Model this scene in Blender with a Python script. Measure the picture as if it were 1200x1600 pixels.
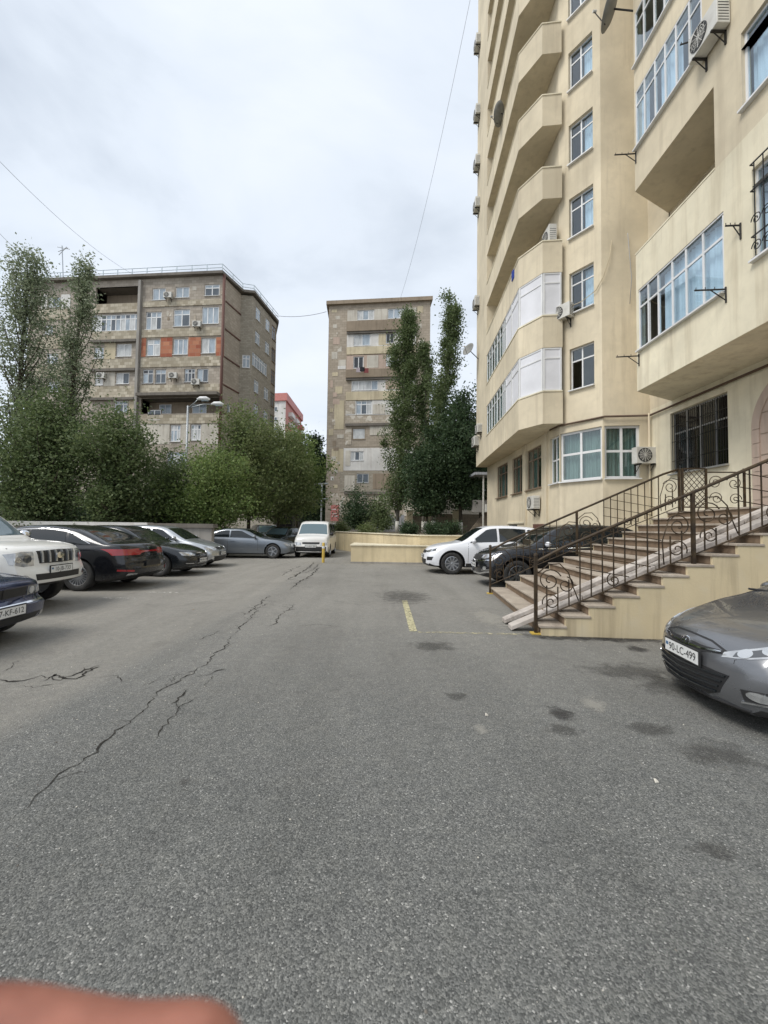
import bpy, bmesh, math, random
import numpy as np
from mathutils import Vector, Matrix
from mathutils.bvhtree import BVHTree

random.seed(7); np.random.seed(7)
for o in list(bpy.data.objects): bpy.data.objects.remove(o)
scene = bpy.context.scene
COL = scene.collection

# ------------------------------------------------------------------ camera
FPX, EYE, PITCH, ROLL = 650.0, 1.5, math.radians(2.2), math.radians(0.75)
cd = bpy.data.cameras.new('camera'); cam = bpy.data.objects.new('camera', cd); COL.objects.link(cam)
cd.sensor_fit = 'VERTICAL'; cd.sensor_height = 36.0; cd.sensor_width = 27.0
cd.lens = 36.0 * FPX / 1600.0
cd.clip_start = 0.01; cd.clip_end = 2000
cam.matrix_world = (Matrix.Translation((0, 0, EYE)) @ Matrix.Rotation(math.pi/2 + PITCH, 4, 'X') @ Matrix.Rotation(ROLL, 4, 'Z'))
scene.camera = cam
cd.dof.use_dof = True; cd.dof.focus_distance = 7.0; cd.dof.aperture_fstop = 7.5      # tiny phone lens: only the fingertip a few cm away goes soft
scene.render.resolution_x = 768; scene.render.resolution_y = 1024

# ------------------------------------------------------------------ light: overcast
SUN_EL, SUN_AZ = math.radians(52), math.radians(238)      # azimuth of the sun from +Y clockwise
world = bpy.data.worlds.new('World'); scene.world = world; world.use_nodes = True
wn, wl = world.node_tree.nodes, world.node_tree.links
wn.clear()
w_out = wn.new('ShaderNodeOutputWorld')
sky = wn.new('ShaderNodeTexSky'); sky.sky_type = 'NISHITA'; sky.sun_disc = False
sky.sun_elevation = SUN_EL; sky.sun_rotation = SUN_AZ; sky.dust_density = 3.0
bg1 = wn.new('ShaderNodeBackground'); bg1.inputs[1].default_value = 0.10
wl.new(sky.outputs[0], bg1.inputs[0])
tc = wn.new('ShaderNodeTexCoord')
mp = wn.new('ShaderNodeMapping'); mp.inputs['Scale'].default_value = (1.0, 1.0, 1.9)
wl.new(tc.outputs['Generated'], mp.inputs[0])
nz = wn.new('ShaderNodeTexNoise'); nz.inputs['Scale'].default_value = 2.1; nz.inputs['Detail'].default_value = 6
nz.inputs['Roughness'].default_value = 0.52; nz.inputs['Distortion'].default_value = 0.35
wl.new(mp.outputs[0], nz.inputs['Vector'])
rp = wn.new('ShaderNodeValToRGB')
rp.color_ramp.elements[0].position = 0.30; rp.color_ramp.elements[0].color = (0.48, 0.535, 0.61, 1)
rp.color_ramp.elements[1].position = 0.66; rp.color_ramp.elements[1].color = (0.735, 0.78, 0.85, 1)
e = rp.color_ramp.elements.new(0.48); e.color = (0.655, 0.712, 0.785, 1)
wl.new(nz.outputs['Fac'], rp.inputs[0])
bg2 = wn.new('ShaderNodeBackground'); bg2.inputs[1].default_value = 0.85
wl.new(rp.outputs[0], bg2.inputs[0])
mx = wn.new('ShaderNodeMixShader'); mx.inputs[0].default_value = 0.90
wl.new(bg1.outputs[0], mx.inputs[1]); wl.new(bg2.outputs[0], mx.inputs[2]); wl.new(mx.outputs[0], w_out.inputs[0])

sd = bpy.data.lights.new('sun', 'SUN'); sd.energy = 1.5; sd.angle = math.radians(24); sd.color = (1.0, 0.965, 0.91)
sun = bpy.data.objects.new('sun', sd); COL.objects.link(sun)
sdir = Vector((math.sin(SUN_AZ)*math.cos(SUN_EL), math.cos(SUN_AZ)*math.cos(SUN_EL), math.sin(SUN_EL)))
sun.rotation_euler = sdir.to_track_quat('Z', 'Y').to_euler(); sun.location = sdir * 60

vs = scene.view_settings
vs.view_transform = 'Standard'; vs.look = 'None'; vs.gamma = 1.0; vs.exposure = 0.66; vs.use_curve_mapping = False
scene.render.engine = 'CYCLES'
scene.cycles.max_bounces = 4; scene.cycles.diffuse_bounces = 3; scene.cycles.glossy_bounces = 2; scene.cycles.transparent_max_bounces = 6; scene.cycles.transmission_bounces = 2

# ------------------------------------------------------------------ helpers
def ray(x, y):
    u, v = x - 600.0, -(y - 800.0)
    a = (u*math.cos(ROLL) - v*math.sin(ROLL)) / FPX; b = (u*math.sin(ROLL) + v*math.cos(ROLL)) / FPX
    return Vector((a, math.cos(PITCH) - b*math.sin(PITCH), math.sin(PITCH) + b*math.cos(PITCH)))
def at(x, y, Y):
    r = ray(x, y); return Vector((0, 0, EYE)) + r * (Y / r.y)
def gnd(x, y, Z=0.0):
    r = ray(x, y); return Vector((0, 0, EYE)) + r * ((Z - EYE) / r.z)

class MB:
    def __init__(s): s.v = []; s.f = []; s.m = []
    def add(s, vs, fs, mi=0):
        n = len(s.v); s.v += [tuple(p) for p in vs]; s.f += [tuple(i + n for i in f) for f in fs]; s.m += [mi]*len(fs); return s
    def obox(s, c, ax, ay, az, mi=0):
        c, ax, ay, az = Vector(c), Vector(ax), Vector(ay), Vector(az)
        if ax.cross(ay).dot(az) < 0: ax = -ax
        vs = [c + sx*ax + sy*ay + sz*az for sz in (-1, 1) for sy in (-1, 1) for sx in (-1, 1)]
        return s.add(vs, [(0,2,3,1),(4,5,7,6),(0,1,5,4),(2,6,7,3),(0,4,6,2),(1,3,7,5)], mi)
    def box(s, x0, x1, y0, y1, z0, z1, mi=0):
        return s.obox(((x0+x1)/2, (y0+y1)/2, (z0+z1)/2), (abs(x1-x0)/2,0,0), (0,abs(y1-y0)/2,0), (0,0,abs(z1-z0)/2), mi)
    def prism(s, poly, z0, z1, mi=0):
        a = sum(poly[i][0]*poly[(i+1)%len(poly)][1] - poly[(i+1)%len(poly)][0]*poly[i][1] for i in range(len(poly)))
        if a < 0: poly = poly[::-1]
        n = len(poly)
        vs = [(p[0], p[1], z0) for p in poly] + [(p[0], p[1], z1) for p in poly]
        fs = [tuple(range(n))[::-1], tuple(range(n, 2*n))] + [(i, (i+1)%n, n+(i+1)%n, n+i) for i in range(n)]
        return s.add(vs, fs, mi)
    def tube(s, path, r, n=8, caps=True, mi=0):
        path = [Vector(p) for p in path]; rs = r if isinstance(r, (list, tuple)) else [r]*len(path)
        vs, fs = [], []; up = None
        for i, p in enumerate(path):
            t = (path[min(i+1, len(path)-1)] - path[max(i-1, 0)])
            if t.length < 1e-9: t = Vector((0,0,1))
            t.normalize()
            if up is None: up = Vector((0,0,1)) if abs(t.z) < 0.9 else Vector((1,0,0))
            a = t.cross(up)
            if a.length < 1e-6: a = t.cross(Vector((0.3,1,0.2)))
            a.normalize(); b = a.cross(t); up = b
            for k in range(n):
                q = 2*math.pi*k/n; vs.append(p + rs[i]*(math.cos(q)*a + math.sin(q)*b))
        for i in range(len(path)-1):
            for k in range(n):
                fs.append((i*n+k, i*n+(k+1)%n, (i+1)*n+(k+1)%n, (i+1)*n+k))
        if caps: fs += [tuple(range(n))[::-1], tuple(range((len(path)-1)*n, len(path)*n))]
        return s.add(vs, fs, mi)
    def lathe(s, prof, axis='z', n=24, c=(0,0,0), mi=0):
        vs, fs = [], []
        for (r, h) in prof:
            for k in range(n):
                q = 2*math.pi*k/n
                p = (r*math.cos(q), r*math.sin(q), h) if axis == 'z' else ((r*math.cos(q), h, r*math.sin(q)) if axis == 'y' else (h, r*math.cos(q), r*math.sin(q)))
                vs.append((p[0]+c[0], p[1]+c[1], p[2]+c[2]))
        for i in range(len(prof)-1):
            for k in range(n):
                fs.append((i*n+k, i*n+(k+1)%n, (i+1)*n+(k+1)%n, (i+1)*n+k))
        return s.add(vs, fs, mi)
    def mesh(s, name):
        me = bpy.data.meshes.new(name); me.from_pydata(s.v, [], s.f); return me
    def build(s, name, mat, parent=None, smooth=False, recalc=False, bevel=0):
        me = s.mesh(name)
        mats = mat if isinstance(mat, (list, tuple)) else [mat]
        for m in mats: me.materials.append(M[m] if isinstance(m, str) else m)
        if len(mats) > 1: me.polygons.foreach_set('material_index', s.m)
        if recalc or smooth:
            bm = bmesh.new(); bm.from_mesh(me)
            if recalc: bmesh.ops.recalc_face_normals(bm, faces=bm.faces)
            bm.to_mesh(me); bm.free()
        if smooth:
            me.polygons.foreach_set('use_smooth', [True]*len(me.polygons))
            if smooth == 'auto':
                try: me.set_sharp_from_angle(angle=math.radians(38))
                except Exception: pass
        o = link(name, me, parent)
        if bevel:
            b = o.modifiers.new('bevel', 'BEVEL'); b.width = bevel; b.segments = 2; b.limit_method = 'ANGLE'
        return o

def link(name, me, parent=None, local=None):
    o = bpy.data.objects.new(name, me); COL.objects.link(o)
    if parent is not None:
        o.parent = parent
        root = parent
        while root.parent: root = root.parent
        if root.get('_w'):           # parts modelled in place
            if parent.type == 'EMPTY': o.matrix_parent_inverse = Matrix.Translation(-parent.location)
    return o
def tag(o, label, cat, group=None):
    o['label'] = label; o['category'] = cat
    if group: o['group'] = group
    return o
def thing(name, label, cat, loc=(0,0,0), rz=0.0, group=None, inplace=True):
    o = bpy.data.objects.new(name, None); COL.objects.link(o)
    o.empty_display_size = 0.2; o.location = loc; o.rotation_euler = (0, 0, rz)
    if inplace: o['_w'] = 1
    return tag(o, label, cat, group)
def struct(o): o['kind'] = 'structure'; return o
def copy_tree(o, parent=None):
    c = o.copy(); COL.objects.link(c)
    if parent is not None: c.parent = parent
    for ch in list(o.children): copy_tree(ch, c)
    return c

# ------------------------------------------------------------------ materials
M = {}
class NT:
    def __init__(s, name):
        s.m = bpy.data.materials.new(name); s.m.use_nodes = True
        s.n = s.m.node_tree.nodes; s.l = s.m.node_tree.links
        s.p = s.n['Principled BSDF']; s.out = s.n['Material Output']; M[name] = s.m
        s.tc = None
    def coord(s, scale=(1,1,1), rot=(0,0,0), kind='Object', loc=(0,0,0)):
        if s.tc is None: s.tc = s.n.new('ShaderNodeTexCoord')
        mp = s.n.new('ShaderNodeMapping'); mp.inputs['Scale'].default_value = scale; mp.inputs['Rotation'].default_value = rot
        mp.inputs['Location'].default_value = loc
        s.l.new(s.tc.outputs[kind], mp.inputs[0]); return mp.outputs[0]
    def noise(s, vec, scale, detail=4, rough=0.55, dist=0.0):
        n = s.n.new('ShaderNodeTexNoise'); n.inputs['Scale'].default_value = scale; n.inputs['Detail'].default_value = detail
        n.inputs['Roughness'].default_value = rough; n.inputs['Distortion'].default_value = dist
        s.l.new(vec, n.inputs['Vector']); return n.outputs['Fac']
    def voro(s, vec, scale, out='Distance', feature='F1'):
        n = s.n.new('ShaderNodeTexVoronoi'); n.inputs['Scale'].default_value = scale; n.feature = feature
        s.l.new(vec, n.inputs['Vector']); return n.outputs[out]
    def ramp(s, fac, stops):
        r = s.n.new('ShaderNodeValToRGB'); el = r.color_ramp.elements
        while len(el) < len(stops): el.new(0.5)
        for i, (p, c) in enumerate(stops):
            el[i].position = p; el[i].color = (c, c, c, 1) if isinstance(c, (int, float)) else (*c, 1)
        s.l.new(fac, r.inputs[0]); return r.outputs[0]
    def mix(s, fac, a, b, mode='MIX'):
        n = s.n.new('ShaderNodeMix'); n.data_type = 'RGBA'; n.blend_type = mode
        if isinstance(fac, (int, float)): n.inputs[0].default_value = fac
        else: s.l.new(fac, n.inputs[0])
        for i, v in ((6, a), (7, b)):
            if isinstance(v, (tuple, list)): n.inputs[i].default_value = (*v, 1)
            else: s.l.new(v, n.inputs[i])
        return n.outputs[2]
    def math(s, op, a, b=0.0, clamp=False):
        n = s.n.new('ShaderNodeMath'); n.operation = op; n.use_clamp = clamp
        for i, v in ((0, a), (1, b)):
            if isinstance(v, (int, float)): n.inputs[i].default_value = v
            else: s.l.new(v, n.inputs[i])
        return n.outputs[0]
    def bump(s, h, strength=0.3, dist=0.02):
        b = s.n.new('ShaderNodeBump'); b.inputs['Strength'].default_value = strength; b.inputs['Distance'].default_value = dist
        s.l.new(h, b.inputs['Height']); s.l.new(b.outputs[0], s.p.inputs['Normal'])
    def set(s, col=None, rough=None, metal=None, spec=None, coat=None):
        def put(k, v):
            if isinstance(v, (int, float)): s.p.inputs[k].default_value = v
            elif isinstance(v, (tuple, list)): s.p.inputs[k].default_value = (*v, 1)
            else: s.l.new(v, s.p.inputs[k])
        if col is not None: put('Base Color', col)
        if rough is not None: put('Roughness', rough)
        if metal is not None: put('Metallic', metal)
        if spec is not None: put('Specular IOR Level', spec)
        if coat is not None: put('Coat Weight', coat); s.p.inputs['Coat Roughness'].default_value = 0.04
        return s

def stucco(name, c, dirt=(0.25,0.20,0.14), streak=0.5, patch=None):
    t = NT(name); v = t.coord()
    big = t.noise(v, 0.45, 5, 0.6); mid = t.noise(v, 2.6, 6, 0.65, 0.3)
    st = t.noise(t.coord((2.2, 2.2, 0.16)), 1.6, 6, 0.62, 0.2)
    lo = tuple(x*0.80 for x in c); hi = tuple(min(1, x*1.08) for x in c)
    col = t.mix(t.ramp(big, [(0.35, 0), (0.68, 1)]), lo, hi)
    col = t.mix(t.math('MULTIPLY', t.ramp(mid, [(0.5, 0), (0.72, 1)]), 0.28), col, patch or tuple(x*0.70 for x in c))
    col = t.mix(t.math('MULTIPLY', t.ramp(st, [(0.50, 0), (0.72, 1)]), streak), col, dirt)
    fine = t.noise(v, 38, 3, 0.7)
    t.set(col, 0.92, spec=0.2); t.bump(fine, 0.35, 0.006); return t
stucco('stucco', (0.72, 0.632, 0.468), (0.40, 0.335, 0.24), 0.40)
stucco('stucco_pale', (0.82, 0.75, 0.57), (0.42, 0.34, 0.22), 0.42)
stucco('wall_yellow', (0.74, 0.62, 0.40), (0.36, 0.29, 0.18), 0.40)
stucco('stair_wall', (0.68, 0.57, 0.37), (0.30, 0.24, 0.16), 0.75, (0.62, 0.57, 0.46))
stucco('old_plaster', (0.62, 0.58, 0.50), (0.26, 0.21, 0.16), 0.55)
stucco('old_cream', (0.62, 0.54, 0.38), (0.28, 0.22, 0.15), 0.5)
stucco('old_pink', (0.56, 0.44, 0.36), (0.26, 0.20, 0.15), 0.45)
stucco('old_white', (0.74, 0.72, 0.68), (0.34, 0.29, 0.24), 0.40)
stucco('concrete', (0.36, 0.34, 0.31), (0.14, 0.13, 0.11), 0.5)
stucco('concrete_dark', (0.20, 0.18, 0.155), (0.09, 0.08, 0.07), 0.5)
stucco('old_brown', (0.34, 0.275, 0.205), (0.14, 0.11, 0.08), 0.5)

def masonry(name, c1, c2, mortar, w=0.40, h=0.20, spots=None, offs=0.5, bias=-0.15):
    t = NT(name)
    sep = t.n.new('ShaderNodeSeparateXYZ'); t.l.new(t.coord(), sep.inputs[0])
    cmb = t.n.new('ShaderNodeCombineXYZ')
    t.l.new(t.math('ADD', sep.outputs[0], t.math('MULTIPLY', sep.outputs[1], 0.93)), cmb.inputs[0]); t.l.new(sep.outputs[2], cmb.inputs[1])
    b = t.n.new('ShaderNodeTexBrick'); b.offset = offs
    b.inputs['Scale'].default_value = 1.0; b.inputs['Brick Width'].default_value = w; b.inputs['Row Height'].default_value = h
    b.inputs['Mortar Size'].default_value = 0.014; b.inputs['Bias'].default_value = bias
    b.inputs['Color1'].default_value = (*c1, 1); b.inputs['Color2'].default_value = (*c2, 1); b.inputs['Mortar'].default_value = (*mortar, 1)
    t.l.new(cmb.outputs[0], b.inputs['Vector'])
    v = t.coord(); col = b.outputs['Color']
    if spots:
        vv = t.n.new('ShaderNodeTexVoronoi'); vv.inputs['Scale'].default_value = 1/(w*1.25); t.l.new(v, vv.inputs['Vector'])
        sp = t.n.new('ShaderNodeSeparateColor'); t.l.new(vv.outputs['Color'], sp.inputs[0])
        col = t.mix(t.ramp(sp.outputs[0], [(0.60, 0), (0.68, 1)]), col, spots)
    g = t.noise(v, 0.5, 5, 0.6); col = t.mix(t.math('MULTIPLY', t.ramp(g, [(0.4, 0), (0.75, 1)]), 0.5), col, tuple(x*0.55 for x in c1))
    f = t.noise(v, 9, 4, 0.7); col = t.mix(t.ramp(f, [(0.3, 0.0), (0.8, 0.35)]), col, tuple(min(1, x*1.25) for x in c2))
    t.set(col, 0.95, spec=0.15); t.bump(b.outputs['Fac'], -0.4, 0.02); return t
masonry('stone_wall', (0.50, 0.445, 0.375), (0.30, 0.26, 0.215), (0.27, 0.23, 0.18), 0.5, 0.3)
masonry('stone_band', (0.66, 0.60, 0.48), (0.33, 0.285, 0.21), (0.28, 0.24, 0.18), 0.42, 0.32, None, 0.5, 0.12)
masonry('stone_red', (0.56, 0.27, 0.16), (0.30, 0.085, 0.055), (0.40, 0.27, 0.20), 0.6, 0.42, None, 0.5, 0.0)
masonry('stone_side', (0.46, 0.395, 0.315), (0.34, 0.29, 0.23), (0.28, 0.235, 0.185), 0.5, 0.3)
masonry('stone_grey', (0.44, 0.395, 0.32), (0.30, 0.265, 0.21), (0.24, 0.215, 0.175), 0.4, 0.2)
masonry('rubble', (0.55, 0.49, 0.40), (0.38, 0.32, 0.25), (0.22, 0.18, 0.14), 0.45, 0.3, (0.68, 0.64, 0.56))
masonry('garden_stone', (0.30, 0.25, 0.19), (0.23, 0.19, 0.15), (0.16, 0.14, 0.11), 0.5, 0.28)
masonry('red_facade', (0.54, 0.25, 0.22), (0.50, 0.24, 0.21), (0.46, 0.26, 0.23), 1.2, 0.6)

# asphalt
t = NT('asphalt'); v = t.coord()
vo = t.n.new('ShaderNodeTexVoronoi'); vo.inputs['Scale'].default_value = 150; t.l.new(v, vo.inputs['Vector'])
sc = t.n.new('ShaderNodeSeparateColor'); t.l.new(vo.outputs['Color'], sc.inputs[0])
grain = t.ramp(sc.outputs[0], [(0.0, (0.078, 0.080, 0.076)), (0.5, (0.145, 0.147, 0.138)), (0.92, (0.218, 0.218, 0.203)), (0.985, (0.29, 0.287, 0.268)), (1.0, (0.48, 0.47, 0.44))])
n1 = t.noise(v, 0.35, 5, 0.6, 0.4); n2 = t.noise(v, 1.6, 6, 0.65, 0.6); n3 = t.noise(v, 9, 4, 0.7)
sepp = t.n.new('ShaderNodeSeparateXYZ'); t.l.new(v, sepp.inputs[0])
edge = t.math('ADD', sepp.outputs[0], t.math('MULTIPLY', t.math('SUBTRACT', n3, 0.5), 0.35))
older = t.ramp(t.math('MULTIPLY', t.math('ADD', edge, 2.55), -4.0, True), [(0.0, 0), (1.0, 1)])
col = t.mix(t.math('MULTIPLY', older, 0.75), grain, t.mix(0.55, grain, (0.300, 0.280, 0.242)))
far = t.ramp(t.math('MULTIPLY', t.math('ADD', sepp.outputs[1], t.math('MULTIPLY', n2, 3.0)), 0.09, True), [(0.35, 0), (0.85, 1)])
col = t.mix(t.math('MULTIPLY', far, 0.55), col, (0.345, 0.325, 0.288))  # paler with distance: vignette shading of the near ground put into the colour
col = t.mix(t.ramp(n1, [(0.35, 0.0), (0.70, 0.65)]), col, t.mix(1.0, col, (0.74, 0.74, 0.75), 'MULTIPLY'))
col = t.mix(t.ramp(n2, [(0.56, 0.0), (0.76, 0.6)]), col, t.mix(1.0, col, (0.60, 0.60, 0.61), 'MULTIPLY'))
n4 = t.noise(v, 28, 5, 0.7, 0.5)
n5 = t.noise(t.coord((1.0, 0.09, 1.0)), 1.5, 5, 0.6, 0.25)
col = t.mix(t.ramp(n5, [(0.44, 0.0), (0.70, 0.7)]), col, t.mix(1.0, col, (0.78, 0.78, 0.775), 'MULTIPLY'))
col = t.mix(t.ramp(n4, [(0.46, 0.0), (0.76, 0.6)]), col, t.mix(1.0, col, (0.66, 0.66, 0.66), 'MULTIPLY'))
col = t.mix(t.ramp(n3, [(0.45, 0.0), (0.80, 0.7)]), col, t.mix(1.0, col, (1.35, 1.33, 1.28), 'MULTIPLY'))
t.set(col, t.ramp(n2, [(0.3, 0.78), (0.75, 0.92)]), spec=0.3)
hgt = t.math('ADD', t.math('MULTIPLY', vo.outputs['Distance'], -1.0), t.math('MULTIPLY', t.noise(v, 200, 2, 0.6), 0.6))
t.bump(hgt, 0.6, 0.006)

t = NT('crack'); v = t.coord(); t.set(t.ramp(t.noise(v, 22, 4), [(0.3, (0.022, 0.021, 0.019)), (0.75, (0.085, 0.08, 0.072))]), 1.0, spec=0.0)
def stain_mat(name, col, amount):
    t = NT(name); v = t.coord(kind='Generated', loc=(-0.5, -0.5, 0)); g = t.n.new('ShaderNodeTexGradient'); g.gradient_type = 'SPHERICAL'
    mp = t.n.new('ShaderNodeMapping'); mp.inputs['Scale'].default_value = (2, 2, 0); t.l.new(v, mp.inputs[0]); t.l.new(mp.outputs[0], g.inputs[0])
    nn = t.noise(t.coord(), 7.0, 6, 0.7, 0.6)
    a = t.math('MULTIPLY', t.ramp(t.math('ADD', t.math('MULTIPLY', g.outputs['Fac'], 1.1), t.math('MULTIPLY', t.math('SUBTRACT', nn, 0.5), 2.6)), [(0.15, 0), (0.75, 1)]), amount)
    t.set(col, 0.85, spec=0.3); tr = t.n.new('ShaderNodeBsdfTransparent'); ms = t.n.new('ShaderNodeMixShader')
    t.l.new(a, ms.inputs[0]); t.l.new(tr.outputs[0], ms.inputs[1]); t.l.new(t.p.outputs[0], ms.inputs[2]); t.l.new(ms.outputs[0], t.out.inputs[0])
stain_mat('oil', (0.045, 0.042, 0.040), 0.65)
stain_mat('damp', (0.075, 0.072, 0.066), 0.42)
stain_mat('dust', (0.42, 0.40, 0.35), 0.45)
def paint_mat(name, col, keep):
    t = NT(name); nn = t.noise(t.coord(), 14, 6, 0.75, 0.4)
    a = t.ramp(nn, [(keep-0.08, 1), (keep+0.10, 0)])
    t.set(col, 0.8); tr = t.n.new('ShaderNodeBsdfTransparent'); ms = t.n.new('ShaderNodeMixShader')
    t.l.new(a, ms.inputs[0]); t.l.new(tr.outputs[0], ms.inputs[1]); t.l.new(t.p.outputs[0], ms.inputs[2]); t.l.new(ms.outputs[0], t.out.inputs[0])
paint_mat('yellow_paint', (0.48, 0.44, 0.27), 0.565)
paint_mat('worn_yellow', (0.46, 0.42, 0.28), 0.46)
paint_mat('white_paint', (0.55, 0.53, 0.48), 0.47)

t = NT('soil'); v = t.coord(); t.set(t.ramp(t.noise(v, 1.2, 8, 0.7), [(0.3, (0.06, 0.05, 0.03)), (0.55, (0.13, 0.105, 0.07)), (0.8, (0.07, 0.085, 0.035))]), 1.0); t.bump(t.noise(v, 8, 5), 0.6, 0.05)
t = NT('far_ground'); v = t.coord(); t.set(t.ramp(t.noise(v, 0.2, 8, 0.7), [(0.3, (0.13, 0.125, 0.11)), (0.7, (0.20, 0.19, 0.165))]), 1.0)
t = NT('step_stone_lit'); v = t.coord(); nn = t.noise(v, 2.4, 7, 0.65, 0.5)  # treads: lighter copy of the stair stone, sunlit tone put into the colour
t.set(t.mix(t.ramp(t.noise(v, 24, 4, 0.7), [(0.4, 0), (0.8, 0.4)]), t.ramp(nn, [(0.3, (0.27, 0.225, 0.18)), (0.55, (0.43, 0.37, 0.30)), (0.8, (0.54, 0.48, 0.40))]), (0.20, 0.165, 0.13)), 0.7, spec=0.3)
t = NT('step_stone_shaded'); v = t.coord(); nn = t.noise(v, 3.0, 7, 0.65, 0.5)  # risers: same stone as the treads, shade painted in as a darker copy
t.set(t.ramp(nn, [(0.3, (0.15, 0.105, 0.07)), (0.7, (0.26, 0.19, 0.13))]), 0.8, spec=0.25)
t = NT('marble'); v = t.coord((1, 1, 1)); nn = t.noise(v, 3.2, 8, 0.65, 1.2)
t.set(t.ramp(nn, [(0.32, (0.26, 0.23, 0.20)), (0.50, (0.47, 0.42, 0.375)), (0.72, (0.60, 0.55, 0.50))]), 0.55, spec=0.4)
t = NT('iron_brown'); v = t.coord(); t.set(t.ramp(t.noise(v, 9, 5), [(0.35, (0.030, 0.020, 0.012)), (0.7, (0.085, 0.055, 0.025))]), 0.5, 0.3)
t = NT('iron_dark'); t.set((0.03, 0.027, 0.024), 0.55, 0.3)
t = NT('pipe_brown'); t.set((0.10, 0.06, 0.035), 0.6)
t = NT('pipe_red'); t.set((0.12, 0.055, 0.04), 0.7)
t = NT('white_pvc'); v = t.coord(); t.set(t.ramp(t.noise(v, 1.5, 5), [(0.3, (0.66, 0.66, 0.65)), (0.7, (0.80, 0.80, 0.79))]), 0.4)
t = NT('white_panel'); v = t.coord(); t.set(t.ramp(t.noise(v, 1.1, 5), [(0.3, (0.66, 0.66, 0.68)), (0.7, (0.80, 0.80, 0.83))]), 0.5)
t = NT('alu'); t.set((0.46, 0.46, 0.45), 0.35, 0.6)
t = NT('wood_frame'); t.set((0.22, 0.16, 0.11), 0.6)
t = NT('curtain'); v = t.coord((9, 9, 0.3)); t.set(t.ramp(t.noise(v, 2.0, 3), [(0.3, (0.70, 0.74, 0.76)), (0.7, (0.90, 0.93, 0.95))]), 0.9)
t = NT('curtain_green'); v = t.coord((9, 9, 0.3)); t.set(t.ramp(t.noise(v, 2.0, 3), [(0.3, (0.20, 0.26, 0.23)), (0.7, (0.42, 0.50, 0.45))]), 0.9)
def glass(name, tint, refl, rough=0.02):
    t = NT(name); t.n.remove(t.p)
    lw = t.n.new('ShaderNodeLayerWeight'); lw.inputs[0].default_value = 0.5
    f = t.math('ADD', t.math('MULTIPLY', t.math('POWER', lw.outputs['Facing'], 4.0), 0.75), refl, True)
    g = t.n.new('ShaderNodeBsdfGlossy'); g.inputs[0].default_value = (0.95, 0.97, 1, 1); g.inputs[1].default_value = rough
    tr = t.n.new('ShaderNodeBsdfTransparent'); tr.inputs[0].default_value = (*tint, 1)
    ms = t.n.new('ShaderNodeMixShader'); t.l.new(f, ms.inputs[0]); t.l.new(tr.outputs[0], ms.inputs[1]); t.l.new(g.outputs[0], ms.inputs[2]); t.l.new(ms.outputs[0], t.out.inputs[0])
glass('glass', (0.82, 0.88, 0.88), 0.08)
glass('glass_blue', (0.86, 0.93, 0.97), 0.07)
glass('glass_dark', (0.30, 0.33, 0.34), 0.06)
for nm, c in (('pane_far', (0.10, 0.12, 0.14)), ('pane_light', (0.36, 0.42, 0.47)), ('pane_black', (0.03, 0.033, 0.037)), ('pane_curtain', (0.55, 0.56, 0.55))):
    t = NT(nm); v = t.coord((1.0, 1.0, 0.4)); t.set(t.ramp(t.noise(v, 2.5, 3), [(0.3, tuple(x*0.75 for x in c)), (0.7, tuple(min(1, x*1.2) for x in c))]), 0.06, spec=0.6)
t = NT('ac_white'); v = t.coord(); t.set(t.ramp(t.noise(v, 3, 5), [(0.3, (0.52, 0.50, 0.45)), (0.7, (0.68, 0.67, 0.62))]), 0.5)
t = NT('ac_dark'); t.set((0.05, 0.05, 0.05), 0.6)
t = NT('dish_grey'); v = t.coord(); t.set(t.ramp(t.noise(v, 3, 5), [(0.3, (0.16, 0.16, 0.145)), (0.7, (0.25, 0.25, 0.23))]), 0.6)
t = NT('galv'); t.set((0.42, 0.44, 0.45), 0.45, 0.7)
t = NT('railing_pale'); t.set((0.52, 0.60, 0.64), 0.5)
t = NT('cable'); t.set((0.34, 0.36, 0.39), 0.7)
t = NT('blue_cloth'); t.set((0.01, 0.04, 0.28), 0.8)
t = NT('sign_red'); v = t.coord(); t.set(t.ramp(t.noise(v, 4, 5), [(0.3, (0.44, 0.13, 0.11)), (0.7, (0.56, 0.24, 0.21))]), 0.6)
t = NT('sign_blue'); t.set((0.08, 0.16, 0.28), 0.6)
t = NT('sheet_metal'); v = t.coord((5, 5, 0.5)); t.set(t.ramp(t.noise(v, 2, 4), [(0.3, (0.30, 0.31, 0.33)), (0.7, (0.52, 0.53, 0.56))]), 0.6)
t = NT('bollard_yellow'); v = t.coord(); t.set(t.ramp(t.noise(v, 6, 4), [(0.3, (0.50, 0.33, 0.05)), (0.7, (0.62, 0.45, 0.10))]), 0.6)
t = NT('bark'); v = t.coord((1, 1, 0.25)); t.set(t.ramp(t.noise(v, 9, 6, 0.7), [(0.3, (0.035, 0.028, 0.02)), (0.7, (0.11, 0.09, 0.065))]), 1.0); t.bump(t.noise(v, 14, 5), 0.6, 0.03)
t = NT('bark_pale'); v = t.coord((1, 1, 0.25)); t.set(t.ramp(t.noise(v, 9, 6, 0.7), [(0.3, (0.10, 0.09, 0.075)), (0.7, (0.26, 0.24, 0.20))]), 1.0)
t = NT('whitewash'); v = t.coord(); t.set(t.ramp(t.noise(v, 9, 6, 0.7), [(0.3, (0.45, 0.43, 0.38)), (0.6, (0.66, 0.64, 0.58))]), 1.0)
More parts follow.
